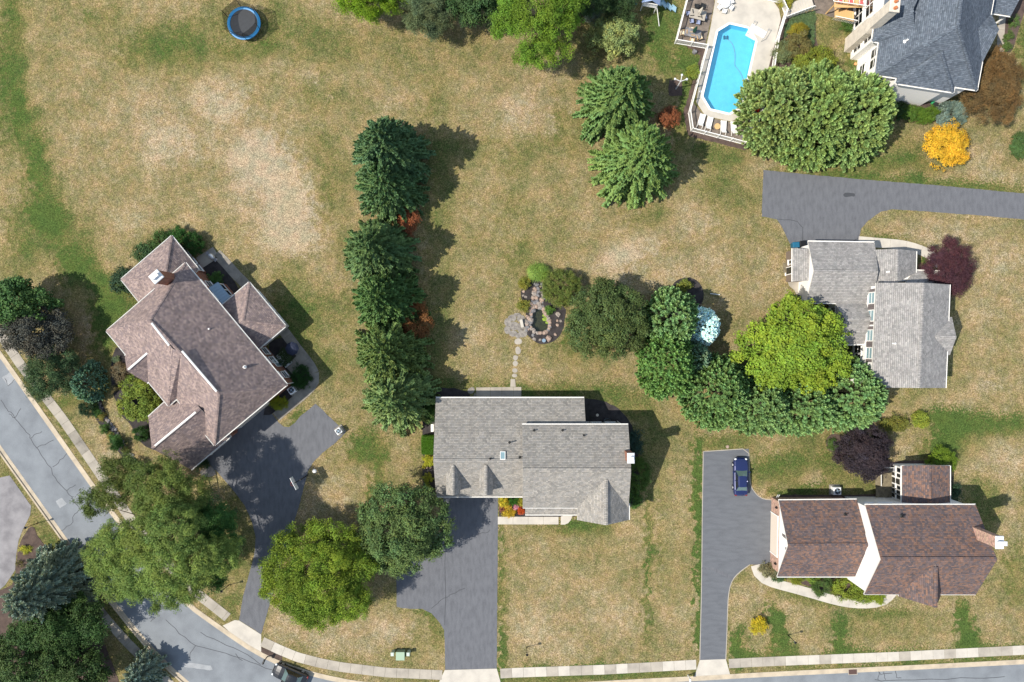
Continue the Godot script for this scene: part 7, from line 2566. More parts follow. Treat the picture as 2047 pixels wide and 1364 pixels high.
	for c in [[1166, 844, "left pale wire obelisk against the back wall of the middle house"], [1214, 843, "right pale wire obelisk against the back wall of the middle house"]]:
		o = thing("window_well", c[2].replace("wire obelisk", "half-round window well"), "window well", P(c[0], c[1]))
		b = MB.new()
		for i in 10:
			var a0 := PI + PI * i / 10
			var a1 := PI + PI * (i + 1) / 10
			b.quad(Vector3(cos(a0) * 0.45, 0, sin(a0) * 0.42), Vector3(cos(a1) * 0.45, 0, sin(a1) * 0.42), Vector3(cos(a1) * 0.45, 0.3, sin(a1) * 0.42), Vector3(cos(a0) * 0.45, 0.3, sin(a0) * 0.42))
		put("wall", b, M.metal_blue, o)
		b = MB.new()
		for i in 8:
			b.tube(Vector3(-0.4 + i * 0.115, 0.3, 0), Vector3(-0.4 + i * 0.115, 0.3, -0.38 * sqrt(maxf(0.05, 1.0 - pow((-0.4 + i * 0.115) / 0.45, 2)))), 0.014, 0.014, 4)
		put("grate", b, M.metal, o)
	for i in 2:
		b = MB.new()
		var p := boulder(self, "boulder", P(854 + i * 7, 935.5) + Vector3(0, 0.02, 0), Vector3(0.16, 0.12, 0.15), M.stone_pink, 3100 + i)
		tag(p, ["left of two small pink stones on the mulch beside the middle house", "right of two small pink stones on the mulch beside the middle house"][i], "boulder")

# ---------------------------------------------------------------- planting
func plant_trees() -> void:
	var sp := Color(0.038, 0.075, 0.036)
	var spy := Color(0.052, 0.09, 0.036)
	# the row of evergreens down the middle
	spruce("spruce_tree", "tall blue-green spruce at the top of the middle row, crown densest of the row", 750, 264, 12.6, 86, Color(0.040, 0.083, 0.048), 0.55, "evergreens in the middle row")
	spruce("spruce_tree", "lower companion spruce at the foot of the tall one, just above the rust-orange shrub", 757, 352, 9.6, 76, Color(0.040, 0.083, 0.042), 0.6, "evergreens in the middle row")
	spruce("spruce_tree", "star-shaped spruce with bare spoke-like boughs, second in the middle row", 728, 487, 10.8, 82, sp, 1.5, "evergreens in the middle row")
	spruce("spruce_tree", "dense dark spruce between the star-shaped spruce and the round rust-coloured bush", 748, 592, 10.2, 80, Color(0.036, 0.078, 0.032), 0.6, "evergreens in the middle row")
	spruce("spruce_tree", "yellow-green spruce left of and below the round rust-coloured bush", 757, 705, 10.6, 86, spy, 0.7, "evergreens in the middle row")
	spruce("spruce_tree", "loose pale spruce at the bottom of the middle row, beside the grey house roof", 775, 806, 9.6, 84, Color(0.058, 0.10, 0.046), 1.35, "evergreens in the middle row")
	# the pair near the pool
	spruce("spruce_tree", "broad spruce at the upper left of the pool garden", 1256, 158, 10.5, 88, Color(0.052, 0.10, 0.042), 0.55, "pair of spruces left of the pool")
	spruce("spruce_tree", "broad spruce with feathery boughs below the first, left of the pool", 1300, 284, 11.5, 96, Color(0.058, 0.108, 0.042), 0.65, "pair of spruces left of the pool")
	# the big cypress group right of the pool
	var cy := Color(0.10, 0.142, 0.052)
	plumed("cypress_tree", "left one of the three merged yellow-green cypresses right of the pool", "cypress tree", 1562, 212, 68, 84, 9.0, cy, 1.1, "merged cypresses right of the pool", 0.6, 1.0, null, 1.2)
	plumed("cypress_tree", "middle one of the three merged yellow-green cypresses right of the pool", "cypress tree", 1640, 222, 78, 98, 10.5, Color(0.09, 0.138, 0.046), 1.1, "merged cypresses right of the pool", 0.6, 1.0, null, 1.2)
	plumed("cypress_tree", "right one of the three merged yellow-green cypresses right of the pool", "cypress tree", 1717, 226, 72, 88, 9.5, Color(0.094, 0.142, 0.05), 1.1, "merged cypresses right of the pool", 0.6, 1.0, null, 1.2)
	# the evergreen screen between the gardens
	var pn := Color(0.07, 0.125, 0.045)
	plumed("pine_tree", "light green pine at the top of the evergreen screen, left of the pale blue spruce", "pine tree", 1346, 638, 50, 62, 9.5, Color(0.08, 0.14, 0.058), 0.95, "pines of the evergreen screen", 0.5)
	plumed("pine_tree", "pine below the topmost one of the screen, left of the blue-grey small spruce", "pine tree", 1338, 722, 54, 74, 9.5, Color(0.062, 0.12, 0.036), 0.95, "pines of the evergreen screen", 0.5)
	plumed("pine_tree", "pine right of the bare grey shrub in the screen", "pine tree", 1442, 786, 66, 72, 9.0, pn, 0.95, "pines of the evergreen screen", 0.5)
	plumed("pine_tree", "pine of the screen straight below the left half of the bright maple", "pine tree", 1520, 806, 62, 62, 8.5, Color(0.074, 0.128, 0.05), 0.95, "pines of the evergreen screen", 0.5)
	plumed("pine_tree", "pine of the screen straight below the right half of the bright maple", "pine tree", 1612, 814, 66, 56, 8.5, Color(0.076, 0.135, 0.052), 0.95, "pines of the evergreen screen", 0.5)
	plumed("pine_tree", "rightmost pine of the screen, touching the tall grey roof", "pine tree", 1708, 790, 66, 74, 9.5, Color(0.08, 0.142, 0.056), 0.95, "pines of the evergreen screen", 0.5)
	plumed("blue_spruce", "pale silvery blue spruce with a round crown in the evergreen screen", "spruce tree", 1407, 653, 32, 37, 4.6, Color(0.25, 0.345, 0.36), 0.42, "", 1.3, 1.0, K.plume_fine)
	plumed("blue_spruce", "dull blue-grey small spruce below the pale silvery one", "spruce tree", 1392, 714, 28, 32, 6.0, Color(0.09, 0.145, 0.10), 0.6)
	# broadleaved trees
	broad_tree("maple_tree", "bright yellow-green maple covering the corner of the right house", "maple tree", 1590, 693, 112, 88, 9.0, Color(0.14, 0.21, 0.02), K.leaf_big, 0.46, 1.05, "", 10)
	broad_tree("oak_tree", "dark green round-headed tree right of the pond", "tree", 1214, 643, 78, 76, 8.0, Color(0.058, 0.088, 0.026), K.leaf, 0.44, 1.0, "", 10)
	broad_tree("locust_tree", "bright green feathery round tree on the lawn between the two driveways", "tree", 642, 1150, 108, 110, 9.5, Color(0.145, 0.21, 0.024), K.leaf_long, 0.5, 1.1, "", 11)
	broad_tree("oak_tree", "blue-green tree overhanging the middle driveway", "tree", 802, 1060, 98, 90, 9.0, Color(0.072, 0.118, 0.036), K.leaf, 0.48, 1.0, "", 9)
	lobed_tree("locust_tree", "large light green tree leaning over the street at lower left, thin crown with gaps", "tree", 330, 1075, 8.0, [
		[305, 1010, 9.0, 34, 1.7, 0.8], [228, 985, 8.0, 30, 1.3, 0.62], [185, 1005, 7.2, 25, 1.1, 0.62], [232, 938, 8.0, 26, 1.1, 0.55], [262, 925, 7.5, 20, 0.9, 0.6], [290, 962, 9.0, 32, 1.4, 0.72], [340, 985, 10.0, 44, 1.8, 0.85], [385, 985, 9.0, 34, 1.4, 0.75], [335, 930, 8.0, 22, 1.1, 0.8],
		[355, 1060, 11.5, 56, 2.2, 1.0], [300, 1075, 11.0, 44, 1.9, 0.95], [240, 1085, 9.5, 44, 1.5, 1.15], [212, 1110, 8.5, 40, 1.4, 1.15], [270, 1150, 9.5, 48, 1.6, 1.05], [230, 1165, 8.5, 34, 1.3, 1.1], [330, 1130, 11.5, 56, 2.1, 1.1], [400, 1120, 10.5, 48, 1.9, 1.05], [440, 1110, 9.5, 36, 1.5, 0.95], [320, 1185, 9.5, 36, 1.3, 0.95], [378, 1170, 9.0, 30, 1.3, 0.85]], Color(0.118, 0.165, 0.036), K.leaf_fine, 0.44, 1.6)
	lobed_tree("maple_tree", "dark green tree tucked behind the large light green one, beside the shaded driveway", "tree", 425, 1050, 6.5, [[425, 1035, 7.0, 40, 1.6], [450, 1075, 6.8, 30, 1.4], [440, 1110, 6.0, 32, 1.3], [400, 1050, 7.5, 36, 1.6], [428, 1150, 5.5, 26, 1.1]], Color(0.04, 0.094, 0.02), K.leaf_fine, 0.46, 1.6)
	broad_tree("maple_tree", "dark green tree at the left edge, above the dark purple plum", "tree", 36, 608, 64, 50, 7.0, Color(0.046, 0.096, 0.024), K.leaf_big, 0.44)
	broad_tree("plum_tree", "dusky purple plum tree at the left edge beside the street", "tree", 72, 668, 68, 52, 6.0, Color(0.05, 0.052, 0.042), K.leaf, 0.42)
	broad_tree("hawthorn_tree", "loose dark green tree hanging over the sidewalk at the left", "tree", 102, 746, 52, 52, 5.5, Color(0.05, 0.088, 0.034), K.leaf_fine, 0.42, 0.85)
	plumed("blue_spruce", "slim blue-green conifer beside the dark round bush at the left", "spruce tree", 172, 766, 24, 40, 4.2, Color(0.075, 0.135, 0.095), 0.55)
	spruce("blue_spruce", "large blue-grey spruce at the left edge, lower corner", 20, 1215, 10.0, 84, Color(0.088, 0.128, 0.125), 0.45)
	broad_tree("holly_tree", "dark glossy green tree at the lower left corner", "tree", 120, 1252, 92, 58, 7.0, Color(0.034, 0.072, 0.016), K.leaf, 0.42)
	broad_tree("holly_tree", "dark green tree at the very bottom left corner", "tree", 40, 1330, 90, 60, 7.0, Color(0.04, 0.076, 0.02), K.leaf, 0.42)
	broad_tree("holly_tree", "dark green tree at the bottom edge beside the shaded sidewalk", "tree", 160, 1345, 56, 44, 6.0, Color(0.036, 0.07, 0.018), K.leaf, 0.42)
	spruce("blue_spruce", "small blue-grey spruce at the bottom edge beside the shaded sidewalk", 258, 1372, 5.0, 46, Color(0.10, 0.145, 0.15), 0.45)
	# top edge
	broad_tree("maple_tree", "bright yellow-green tree cut by the top edge, leftmost of the top group", "tree", 742, -12, 74, 46, 7.0, Color(0.135, 0.225, 0.014), K.leaf_long, 0.46)
	broad_tree("willow_tree", "grey-green weeping tree at the top edge", "tree", 856, 16, 54, 56, 6.5, Color(0.085, 0.115, 0.055), K.leaf_long, 0.42, 1.0)
	broad_tree("maple_tree", "dark green tree at the top edge between the grey-green and the bright tree", "tree", 950, 6, 58, 50, 7.5, Color(0.036, 0.076, 0.024), K.leaf, 0.44)
	lobed_tree("ash_tree", "large bright green tree at the top edge with drooping boughs", "tree", 1075, 10, 6.5, [[1075, 10, 9.0, 56, 2.2, 0.9], [1030, 20, 7.5, 40, 1.6, 0.95], [1110, 55, 8.0, 40, 1.7, 1.0], [1075, 70, 8.0, 38, 1.6, 1.0], [1105, 95, 6.5, 30, 1.3, 0.9], [1070, 108, 6.0, 26, 1.1, 0.85], [1135, 50, 6.5, 24, 1.2, 1.1], [1010, 50, 6.0, 26, 1.2, 0.8], [1120, 5, 8.5, 44, 1.8, 0.75], [1050, 122, 4.5, 14, 0.8, 0.85]], Color(0.105, 0.185, 0.02), K.leaf_long, 0.5, 1.0)
	broad_tree("maple_tree", "dark tree behind the silver shrub at the top edge", "tree", 1180, -10, 64, 40, 7.5, Color(0.034, 0.068, 0.022), K.leaf_fine, 0.46, 0.8)
	broad_tree("maple_tree", "dark tree left of the white play tower", "tree", 1240, 6, 36, 36, 5.0, Color(0.036, 0.07, 0.024), K.leaf_fine, 0.44, 0.7)
	shrub("olive_shrub", "silvery grey-green shrub in the shade at the top", "shrub", 1184, 30, 19, 20, 2.5, Color(0.19, 0.225, 0.17), K.leaf_fine, 0.32)
	shrub("barberry_shrub", "dark red shrub beside the silvery one at the top", "shrub", 1152, 28, 14, 11, 1.2, Color(0.09, 0.025, 0.018), K.leaf_tiny, 0.3)
	broad_tree("dogwood_tree", "pale yellow-green loose shrub-like tree above the pair of spruces", "tree", 1226, 76, 50, 38, 4.0, Color(0.20, 0.245, 0.085), K.leaf, 0.4, 0.75)
	# purple and golden trees at the right
	broad_tree("purple_maple", "deep purple maple beside the front path of the right house", "maple tree", 1896, 537, 48, 54, 5.0, Color(0.055, 0.022, 0.03), K.leaf_fine, 0.38, 1.1)
	broad_tree("purple_maple", "black-purple maple beside the wooden deck", "maple tree", 1729, 906, 53, 48, 4.8, Color(0.026, 0.019, 0.024), K.leaf, 0.38, 1.2)
	broad_tree("bronze_maple", "bronze-brown maple beside the tall white house", "maple tree", 1984, 172, 60, 74, 5.5, Color(0.115, 0.074, 0.030), K.leaf_fine, 0.4, 1.1)
	broad_tree("golden_maple", "golden yellow small maple below the tall white house", "maple tree", 1891, 291, 44, 42, 3.4, Color(0.44, 0.27, 0.02), K.leaf, 0.36, 0.9)

func plant_shrubs() -> void:
	var ty: Mesh = K.leaf_tiny
	# [name, label, category, px, py, rx, ry, height, colour, size, sheared, group]
	var rust := Color(0.25, 0.085, 0.036)
	var list := [
		["burning_bush", "rust-orange shrub between the first two evergreens of the middle row", "shrub", 818, 438, 20, 28, 2.2, rust, 0.34, false],
		["burning_bush", "small rust-orange shrub tip peeking out left of the rust-orange one", "shrub", 792, 436, 14, 12, 1.6, Color(0.22, 0.085, 0.04), 0.32, false],
		["burning_bush", "large round rust-brown bush right of the evergreen row", "shrub", 824, 642, 40, 44, 3.0, Color(0.20, 0.088, 0.03), 0.36, false],
		["burning_bush", "rust-orange shrub between the pair of spruces and the pool", "shrub", 1338, 234, 20, 20, 1.8, Color(0.20, 0.07, 0.03), 0.32, false],
		# brick house
		["yew_bush", "large dark green round bush nearest the street in the stone creek bed", "shrub", 175, 815, 14, 14, 1.5, Color(0.022, 0.058, 0.024), 0.2, true],
		["spirea_bush", "small olive bush right of the large dark round bush by the creek", "shrub", 188, 804, 7, 7, 0.7, Color(0.09, 0.13, 0.03), 0.18, true],
		["spirea_bush", "small bright green ball just below the large dark round bush by the creek", "shrub", 193, 823, 8, 7.5, 0.8, Color(0.075, 0.16, 0.035), 0.18, true],
		["barberry_bush", "small golden bush in the creek bed, upper one of two", "shrub", 201.5, 834, 7, 7, 0.6, Color(0.24, 0.22, 0.05), 0.2, false],
		["spirea_bush", "small bright green ball between the two golden bushes of the creek bed", "shrub", 212, 857, 8.5, 8, 0.8, Color(0.075, 0.16, 0.035), 0.18, true],
		["barberry_bush", "small golden bush in the creek bed, lower one of two", "shrub", 220, 870, 6, 6, 0.6, Color(0.22, 0.21, 0.06), 0.2, false],
		["spirea_bush", "small bright green ball touching the lower dark round bush of the creek bed", "shrub", 231, 875, 8, 7, 0.8, Color(0.085, 0.17, 0.04), 0.18, true],
		["yew_bush", "dark green round bush at the lower end of the creek bed", "shrub", 233, 890, 13, 12, 1.3, Color(0.026, 0.085, 0.014), 0.2, true],
		["barberry_bush", "small yellowish bush below the lower dark round bush of the creek bed", "shrub", 250, 901, 6, 7, 0.6, Color(0.16, 0.17, 0.05), 0.2, false],
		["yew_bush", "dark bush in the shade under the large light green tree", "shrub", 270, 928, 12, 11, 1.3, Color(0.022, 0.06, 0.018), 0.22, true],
		["yew_bush", "dark green round bush beside the left corner of the garage roof", "shrub", 280, 867, 14, 13, 1.4, Color(0.026, 0.075, 0.016), 0.2, true],
		["viburnum_shrub", "big yellow-green shrub in the front corner of the brick house", "shrub", 279, 800, 42, 50, 2.6, Color(0.155, 0.21, 0.03), 0.36, false],
		["spirea_bush", "brownish fading shrub beside the small front gable", "shrub", 240, 745, 14, 22, 1.2, Color(0.155, 0.125, 0.07), 0.26, false],
		["hosta_plant", "small pale green plant at the top of the front mulch bed", "plant", 233, 719, 6, 6, 0.5, Color(0.16, 0.22, 0.11), 0.2, false],
		["spirea_bush", "small tan bush in the front mulch bed, left of the big yellow-green shrub", "shrub", 229, 777, 6, 6, 0.6, Color(0.17, 0.15, 0.07), 0.2, false],
		["rhododendron_shrub", "dark green shrub at the top corner wall of the brick house", "shrub", 322, 483, 24, 20, 1.6, Color(0.045, 0.095, 0.022), 0.32, false],
		["boxwood_bush", "round bright green bush at the top corner of the brick house", "shrub", 358, 473, 15, 17, 1.5, Color(0.035, 0.105, 0.018), 0.2, true],
		["boxwood_bush", "larger round green bush right of the bright one at the top of the brick house", "shrub", 386, 487, 20, 21, 1.6, Color(0.03, 0.09, 0.016), 0.2, true],
		["rhododendron_shrub", "dark green shrub along the upper left wall of the brick house", "shrub", 292, 508, 22, 22, 1.5, Color(0.05, 0.10, 0.035), 0.32, false],
		["rhododendron_shrub", "dark blue-green shrub at the left corner of the brick house", "shrub", 247, 563, 26, 26, 1.6, Color(0.035, 0.072, 0.035), 0.32, false],
		["daylily_plant", "green plant on the mulch in the inner corner of the brick house", "plant", 432, 557, 13, 12, 0.9, Color(0.06, 0.14, 0.03), 0.28, false],
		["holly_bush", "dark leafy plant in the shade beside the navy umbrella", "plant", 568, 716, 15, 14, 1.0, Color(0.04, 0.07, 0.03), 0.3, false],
		["yew_bush", "very dark round bush inside the curve of the garden path", "shrub", 602, 752, 21, 22, 1.4, Color(0.018, 0.06, 0.012), 0.22, true],
		["golden_spirea", "chartreuse round bush beside the air conditioner of the brick house", "shrub", 557, 805, 17, 15, 1.2, Color(0.22, 0.25, 0.015), 0.24, false],
		["boxwood_bush", "dark bush at the garage corner near the gravel patch", "shrub", 404, 930, 12, 9, 0.9, Color(0.025, 0.055, 0.018), 0.22, true],
		# middle house
		["golden_spirea", "yellow shrub below the clipped hedge at the left wall of the middle house", "shrub", 857, 920, 11, 12, 0.8, Color(0.36, 0.36, 0.03), 0.26, false],
		["golden_spirea", "small chartreuse ball beside the left wall, upper of two", "shrub", 855, 957, 7.5, 7.5, 0.6, Color(0.27, 0.30, 0.03), 0.2, true],
		["golden_spirea", "small chartreuse ball beside the left wall, lower of two", "shrub", 854.5, 974, 7, 6.5, 0.6, Color(0.25, 0.29, 0.03), 0.2, true],
		["holly_bush", "dark green shrub at the upper left corner of the middle house", "shrub", 860, 815, 12, 24, 1.5, Color(0.024, 0.07, 0.014), 0.26, false],
		["golden_spirea", "yellow shrub in the flower bed touching the garage eave", "shrub", 1007, 1002, 10, 11, 0.7, Color(0.42, 0.36, 0.03), 0.26, false],
		["boxwood_bush", "dark green bush under the eave in the flower bed", "shrub", 1027, 998, 12, 8, 0.8, Color(0.04, 0.13, 0.012), 0.2, true],
		["golden_spirea", "small yellow shrub at the right of the flower bed under the eave", "shrub", 1041, 1002, 6, 7, 0.6, Color(0.36, 0.34, 0.04), 0.22, false],
		["golden_spirea", "orange-yellow shrub in the middle of the flower bed", "shrub", 1017, 1023, 12, 11, 0.7, Color(0.46, 0.32, 0.025), 0.26, false],
		["flower_cluster", "pink and white flowers in the flower bed", "flowers", 1031, 1012, 5.5, 5, 0.4, Color(0.62, 0.30, 0.42), 0.2, false],
		["flower_cluster", "red-orange flowers at the right of the flower bed", "flowers", 1041, 1021, 6, 6, 0.4, Color(0.50, 0.09, 0.02), 0.2, false],
		["flower_cluster", "dull red flowers at the left of the flower bed", "flowers", 1004, 1017, 5, 5, 0.35, Color(0.32, 0.11, 0.07), 0.2, false],
		["arborvitae_bush", "big round clipped bush below the chimney at the right wall of the middle house", "shrub", 1276, 949, 20, 32, 2.2, Color(0.068, 0.125, 0.022), 0.22, true],
		["holly_bush", "green bush below the big clipped one at the right wall", "shrub", 1267, 998, 16, 18, 1.3, Color(0.05, 0.11, 0.02), 0.26, false],
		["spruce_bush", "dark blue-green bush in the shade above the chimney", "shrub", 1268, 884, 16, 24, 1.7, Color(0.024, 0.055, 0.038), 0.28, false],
		# pond
		["globe_shrub", "large round clipped shrub above the pond", "shrub", 1122.5, 577, 37, 37, 2.6, Color(0.125, 0.175, 0.04), 0.22, true],
		["dwarf_conifer", "golden-green dwarf shrub left of the ornamental grass", "shrub", 1050, 566, 11, 11, 0.8, Color(0.22, 0.22, 0.035), 0.24, false],
		["dwarf_conifer", "golden-green dwarf shrub above the flagstone terrace", "shrub", 1046, 612, 12, 13, 0.8, Color(0.20, 0.215, 0.04), 0.24, false],
		["iris_plant", "small bright green plant on the right rim of the pond", "plant", 1098, 621, 8, 8, 0.6, Color(0.085, 0.17, 0.03), 0.24, false],
		["golden_spirea", "yellow-green round shrub at the top of the evergreen screen", "shrub", 1368, 572, 12.5, 13, 1.2, Color(0.17, 0.20, 0.035), 0.24, false],
		# pool garden
		["golden_spirea", "chartreuse shrub outside the pool fence", "shrub", 1385, 143, 11, 14, 0.8, Color(0.20, 0.25, 0.04), 0.28, false],
		["cotoneaster_shrub", "olive round shrub against the right side of the pool fence", "shrub", 1565, 105, 18, 23, 1.7, Color(0.115, 0.14, 0.06), 0.3, false],
		["ninebark_shrub", "olive-brown shrub right of the pool fence, above the chartreuse one", "shrub", 1593, 92, 26, 26, 2.0, Color(0.125, 0.115, 0.04), 0.32, false],
		["golden_cypress", "mustard yellow cone-shaped shrub above the olive-brown one", "shrub", 1595, 62, 17, 16, 1.9, Color(0.19, 0.17, 0.016), 0.28, false],
		["forsythia_shrub", "chartreuse spreading shrub above the merged cypresses", "shrub", 1632, 121, 44, 30, 2.0, Color(0.145, 0.185, 0.025), 0.34, false],
		["golden_spirea", "golden shrub at the top edge beside the garden steps", "shrub", 1572, 4, 16, 10, 0.9, Color(0.23, 0.23, 0.03), 0.28, false],
		["boxwood_bush", "bright green bush below the white wall, left of two", "shrub", 1820, 226, 20, 16, 1.2, Color(0.068, 0.135, 0.018), 0.24, false],
		["boxwood_bush", "bright green bush below the white wall, right of two", "shrub", 1852, 231, 20, 16, 1.2, Color(0.085, 0.165, 0.018), 0.24, true],
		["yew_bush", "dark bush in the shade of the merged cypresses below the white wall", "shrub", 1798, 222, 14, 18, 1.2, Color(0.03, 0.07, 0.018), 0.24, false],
		["rose_shrub", "dark green shrub cut by the right edge, upper right", "shrub", 2044, 290, 26, 27, 1.4, Color(0.055, 0.105, 0.03), 0.32, false],
		["boxwood_bush", "small green bush beside the upper right path, topmost of three", "shrub", 2027, 43, 8, 8, 0.6, Color(0.085, 0.14, 0.035), 0.2, true],
		["boxwood_bush", "small green bush beside the upper right path, middle of three", "shrub", 2017, 71, 8, 7, 0.6, Color(0.085, 0.14, 0.035), 0.2, true],
		["boxwood_bush", "small green bush beside the upper right path, lowest of three", "shrub", 2013, 95, 8, 8, 0.6, Color(0.085, 0.14, 0.035), 0.2, true],
		["weigela_shrub", "small green shrub beside the stucco chimney of the white house", "shrub", 1694, 51, 12, 10, 0.8, Color(0.075, 0.145, 0.03), 0.28, false],
		# between right house and russet house
		["juniper_shrub", "spreading olive-green shrub right of the evergreen screen", "shrub", 1789, 846, 28, 15, 1.0, Color(0.145, 0.155, 0.03), 0.3, false],
		["golden_spirea", "chartreuse shrub right of the spreading olive one", "shrub", 1840, 839, 17, 15, 1.2, Color(0.19, 0.235, 0.03), 0.28, false],
		["globe_shrub", "bright green dome-shaped clipped shrub behind the sunroom", "shrub", 1881, 922, 27, 26, 1.9, Color(0.125, 0.205, 0.018), 0.22, true],
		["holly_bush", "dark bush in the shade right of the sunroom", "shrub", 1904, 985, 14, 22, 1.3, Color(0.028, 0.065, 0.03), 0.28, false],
		["hosta_plant", "small green plant inside the round mulch ring", "plant", 1664, 888, 10, 12, 0.5, Color(0.07, 0.12, 0.03), 0.24, false],
		# front of russet house
		["golden_spirea", "chartreuse ball half under the garage eave, left of two", "shrub", 1588, 1155, 14, 12, 1.0, Color(0.20, 0.235, 0.025), 0.2, true],
		["golden_spirea", "chartreuse ball half under the garage eave, right of two", "shrub", 1625, 1152, 15, 12, 1.0, Color(0.16, 0.225, 0.03), 0.2, true],
		["boxwood_bush", "round dark green bush in front of the garage of the russet house", "shrub", 1643, 1171, 18, 18, 1.4, Color(0.066, 0.115, 0.028), 0.22, true],
		["golden_spirea", "small olive bush between the dark round bush and the juniper", "shrub", 1670, 1181, 9, 8, 0.7, Color(0.13, 0.155, 0.025), 0.22, true],
		["juniper_shrub", "sprawling yellow-green juniper in front of the white gable wall", "shrub", 1694, 1177, 32, 25, 1.3, Color(0.16, 0.21, 0.025), 0.32, false],
		["juniper_shrub", "right-hand yellow-green juniper beside the low chartreuse dome", "shrub", 1728, 1194, 20, 12, 0.9, Color(0.15, 0.205, 0.025), 0.3, false],
		["golden_spirea", "low chartreuse dome at the right end of the front bed", "shrub", 1750, 1194, 18, 13, 1.0, Color(0.19, 0.245, 0.02), 0.2, true],
		["potentilla_shrub", "thin greyish shrub at the garage corner beside the front path", "shrub", 1537, 1141, 18, 14, 0.8, Color(0.17, 0.165, 0.09), 0.26, false],
		["hosta_plant", "low green plants beside the front path, under the garage corner", "plant", 1556, 1155, 14, 7, 0.4, Color(0.075, 0.125, 0.05), 0.24, false],
		["golden_barberry", "bright yellow shrub alone on the front lawn at lower right", "shrub", 1517, 1252, 16, 16, 1.1, Color(0.42, 0.34, 0.02), 0.28, false],
		["golden_spirea", "small bright yellow plant on the brown mulch at the left edge", "plant", 49, 1098, 6.5, 6.5, 0.5, Color(0.42, 0.44, 0.05), 0.2, true],
		["hosta_plant", "tiny olive plant on the brown mulch at the left edge", "plant", 40, 1127, 4.5, 4.5, 0.35, Color(0.14, 0.14, 0.06), 0.18, true],
	]
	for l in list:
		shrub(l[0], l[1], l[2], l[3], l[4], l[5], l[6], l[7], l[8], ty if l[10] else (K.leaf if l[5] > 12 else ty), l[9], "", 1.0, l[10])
	# clipped hedge along the left wall
	var o := thing("clipped_hedge", "clipped bright green box-shaped hedge at the left wall of the middle house", "hedge", P(856, 889, 0.6) * Vector3(1, 0, 1))
	rng.seed = 88
	var hl := []
	for i in 1300:
		var p := Vector3(rng.randf_range(-1, 1), rng.randf_range(-1, 1), rng.randf_range(-1, 1))
		var ax := rng.randi() % 4
		if ax == 0: p.x = signf(p.x)
		elif ax == 1: p.z = signf(p.z)
		else: p.y = 1.0
		var q := Vector3(p.x * 0.66, 0.62 + p.y * 0.58, p.z * 1.02)
		var k := rng.randf_range(0.13, 0.22)
		hl.append([Transform3D(basis_up(Vector3(p.x * 0.3, 1, p.z * 0.3).normalized(), rng.randf() * TAU).scaled(Vector3(k, k, k)), q), tinted(Color(0.062, 0.165, 0.008), 0.15)])
	scatter("foliage", o, K.leaf_tiny, M.leaf, hl)
	var b := MB.new()
	for i in 3:
		b.tube(Vector3(0, 0, (i - 1) * 0.6), Vector3(0, 0.9, (i - 1) * 0.6), 0.04, 0.02, 5)
	put("stem", b, M.bark, o)
	# ornamental grass by the pond
	o = thing("ornamental_grass", "large fountain of bright green ornamental grass above the pond", "ornamental grass", P(1077, 545, 0.8) * Vector3(1, 0, 1))
	rng.seed = 31
	var gl := []
	for i in 90:
		var a := rng.randf() * TAU
		var r := sqrt(rng.randf())
		var p := Vector3(cos(a) * r * 0.85, 0, sin(a) * r * 0.5)
		var k := rng.randf_range(0.85, 1.25)
		gl.append([Transform3D(Basis(Vector3.UP, rng.randf() * TAU).scaled(Vector3(k, rng.randf_range(1.1, 1.6), k)), p), tinted(Color(0.19, 0.30, 0.055), 0.2)])
	scatter("foliage", o, K.grass, M.leaf, gl)
	# blue juniper that spreads in long sprays
	for j in [[1903, 228, 34, 26, "spreading silver-blue juniper below the white house", Color(0.215, 0.30, 0.26), 900, 1.0]]:
		o = thing("blue_juniper", j[4], "juniper", P(j[0], j[1], 0.5) * Vector3(1, 0, 1))
		rng.seed = 41
		gl = []
		for i in j[6]:
			var a := rng.randf() * TAU
			var r := sqrt(rng.randf())
			var p := Vector3(cos(a) * r * j[2] / S * 0.85, 0.15 + (1.0 - r) * 0.7 * rng.randf(), sin(a) * r * j[3] / S * 0.85)
			var d := Vector3(cos(a), rng.randf_range(0.25, 0.7), sin(a)).normalized()
			var k := rng.randf_range(0.4, 0.85)
			gl.append([Transform3D(basis_up(d, rng.randf() * TAU).scaled(Vector3(k * 0.7, k, k * 0.7)), p), tinted(j[5], 0.2)])
		scatter("foliage", o, K.plume_fine, M.needle, gl)
		b = MB.new()
		for i in 5:
			b.tube(Vector3.ZERO, Vector3(cos(i * 1.26) * 1.2, 0.4, sin(i * 1.26) * 0.9), 0.04, 0.015, 5)
		put("stem", b, M.bark, o)
	# leafless grey shrub
	o = thing("bare_shrub", "leafless grey shrub with radiating twigs in the evergreen screen", "shrub", P(1382, 783, 0.8) * Vector3(1, 0, 1))
	rng.seed = 51
	b = MB.new()
	for i in 70:
		var a := rng.randf() * TAU
		var d := Vector3(cos(a), rng.randf_range(0.25, 1.3), sin(a)).normalized()
		var e := d * rng.randf_range(0.8, 1.3)
		b.tube(Vector3.ZERO, e, 0.03, 0.012, 4)
		for k in 3:
			var s := e * rng.randf_range(0.4, 0.9)
			b.tube(s, s + (d + Vector3(rng.randfn(), rng.randfn(), rng.randfn()) * 0.5).normalized() * 0.4, 0.014, 0.006, 3)
	put("branches", b, grainy(Color(0.66, 0.64, 0.62), 0.2, 0.5, 0.1, 2.0, 411), o)
	# ground cover of the slope beside the pool
	o = thing("ground_cover", "silvery green ground cover on the slope right of the pool steps", "ground cover")
	o.remove_meta("category")
	o.set_meta("kind", "stuff")
	rng.seed = 61
	gl = []
	var area := poly([1570, 50, 1590, 30, 1630, 24, 1626, 95, 1612, 90, 1610, 66, 1596, 48, 1575, 66, 1566, 80])
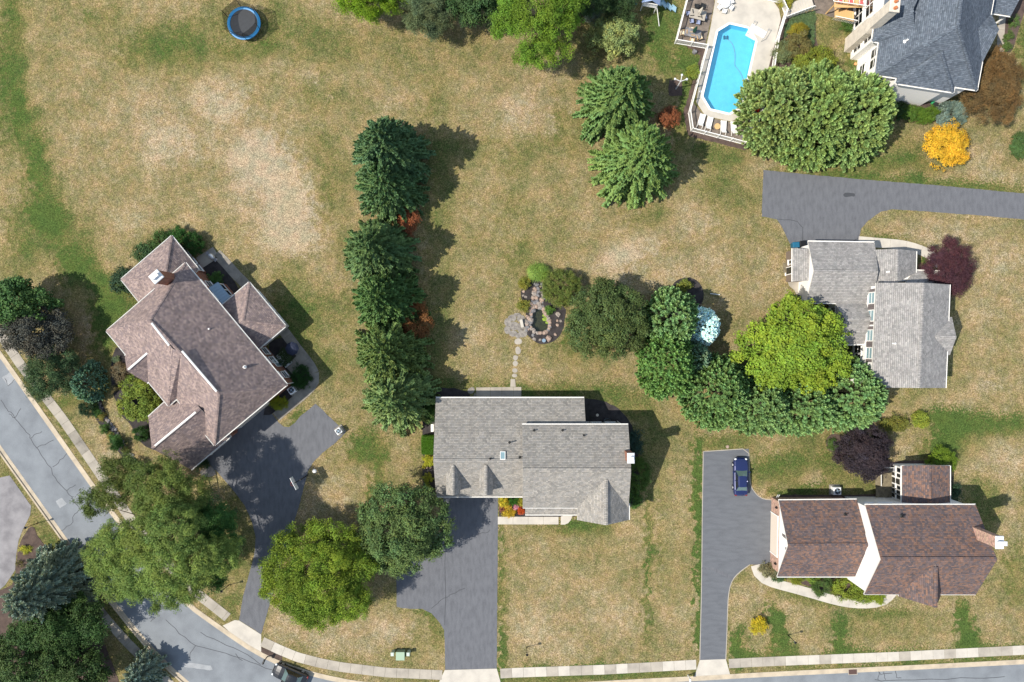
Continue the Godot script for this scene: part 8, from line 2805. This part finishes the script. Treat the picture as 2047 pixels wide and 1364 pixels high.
	while gl.size() < 700:
		var p := P2(rng.randf_range(1564, 1634), rng.randf_range(20, 98))
		if Geometry2D.is_point_in_polygon(p, area):
			var k := rng.randf_range(0.14, 0.26)
			gl.append([Transform3D(basis_up(Vector3(0, 1, 0.01).normalized(), rng.randf() * TAU).scaled(Vector3(k, k, k)), Vector3(p.x, 0.1, p.y)), tinted(Color(0.125, 0.20, 0.085), 0.2)])
	scatter("foliage", o, K.leaf_tiny, M.leaf, gl)
	# water lilies
	rng.seed = 71
	o = thing("water_lilies", "patch of yellow-green lily leaves at the right side of the pond", "water lilies")
	for i in 26:
		var p := P(1090 + rng.randf_range(-4, 6), 627 + i * 0.65 + rng.randf_range(-3, 3))
		b = MB.new()
		var ring := PackedVector2Array()
		for k in 8:
			ring.append(Vector2(cos(TAU * k / 8), sin(TAU * k / 8)) * rng.randf_range(0.11, 0.16))
		b.flat(ring, 0)
		var lf := put("leaf", b, mat(Color(0.55, 0.66, 0.2).darkened(rng.randf() * 0.25), 0.5), o)
		lf.position = Vector3(p.x, -0.07 + i * 0.0045, p.z)
	# low plants between the paving beside the back door
	
func _ready() -> void:
	var cam := Camera3D.new()
	cam.name = "camera"
	add_child(cam)
	cam.transform = Transform3D(Basis(Vector3.RIGHT, Vector3(0, 0, -1), Vector3(0, 1, 0)), Vector3(0, H, 0))
	cam.fov = rad_to_deg(2.0 * atan(CY / S / H))
	cam.near = 0.5
	cam.far = 1500.0
	cam.current = true
	var env := Environment.new()
	env.background_mode = Environment.BG_SKY
	var sm := ProceduralSkyMaterial.new()
	sm.sky_top_color = Color(0.58, 0.65, 0.75)
	sm.sky_horizon_color = Color(0.74, 0.79, 0.84)
	sm.sky_curve = 0.15
	sm.ground_horizon_color = Color(0.6, 0.6, 0.58)
	sm.ground_bottom_color = Color(0.35, 0.34, 0.3)
	sm.energy_multiplier = 0.95
	var sky := Sky.new()
	sky.sky_material = sm
	env.sky = sky
	env.tonemap_mode = Environment.TONE_MAPPER_LINEAR
	env.tonemap_exposure = 1.42
	env.sdfgi_enabled = true
	env.ssao_enabled = true
	env.ssil_enabled = true
	var we := WorldEnvironment.new()
	we.name = "world"
	we.environment = env
	add_child(we)
	var sun := DirectionalLight3D.new()
	sun.name = "sun"
	sun.light_energy = 1.35
	sun.light_color = Color(1.0, 0.965, 0.91)
	sun.light_angular_distance = 0.5
	sun.shadow_enabled = true
	add_child(sun)
	sun.transform = Transform3D(Basis.looking_at(SUN.normalized(), Vector3(0, 0, -1)), Vector3(0, 50, 0))

	make_materials()
	make_foliage()
	build_ground()
	brick_house()
	middle_house()
	right_house()
	russet_house()
	slate_house()
	pool_things()
	build_pond_stones()
	trampoline()
	playset()
	yard_things()
	plant_trees()
	plant_shrubs()
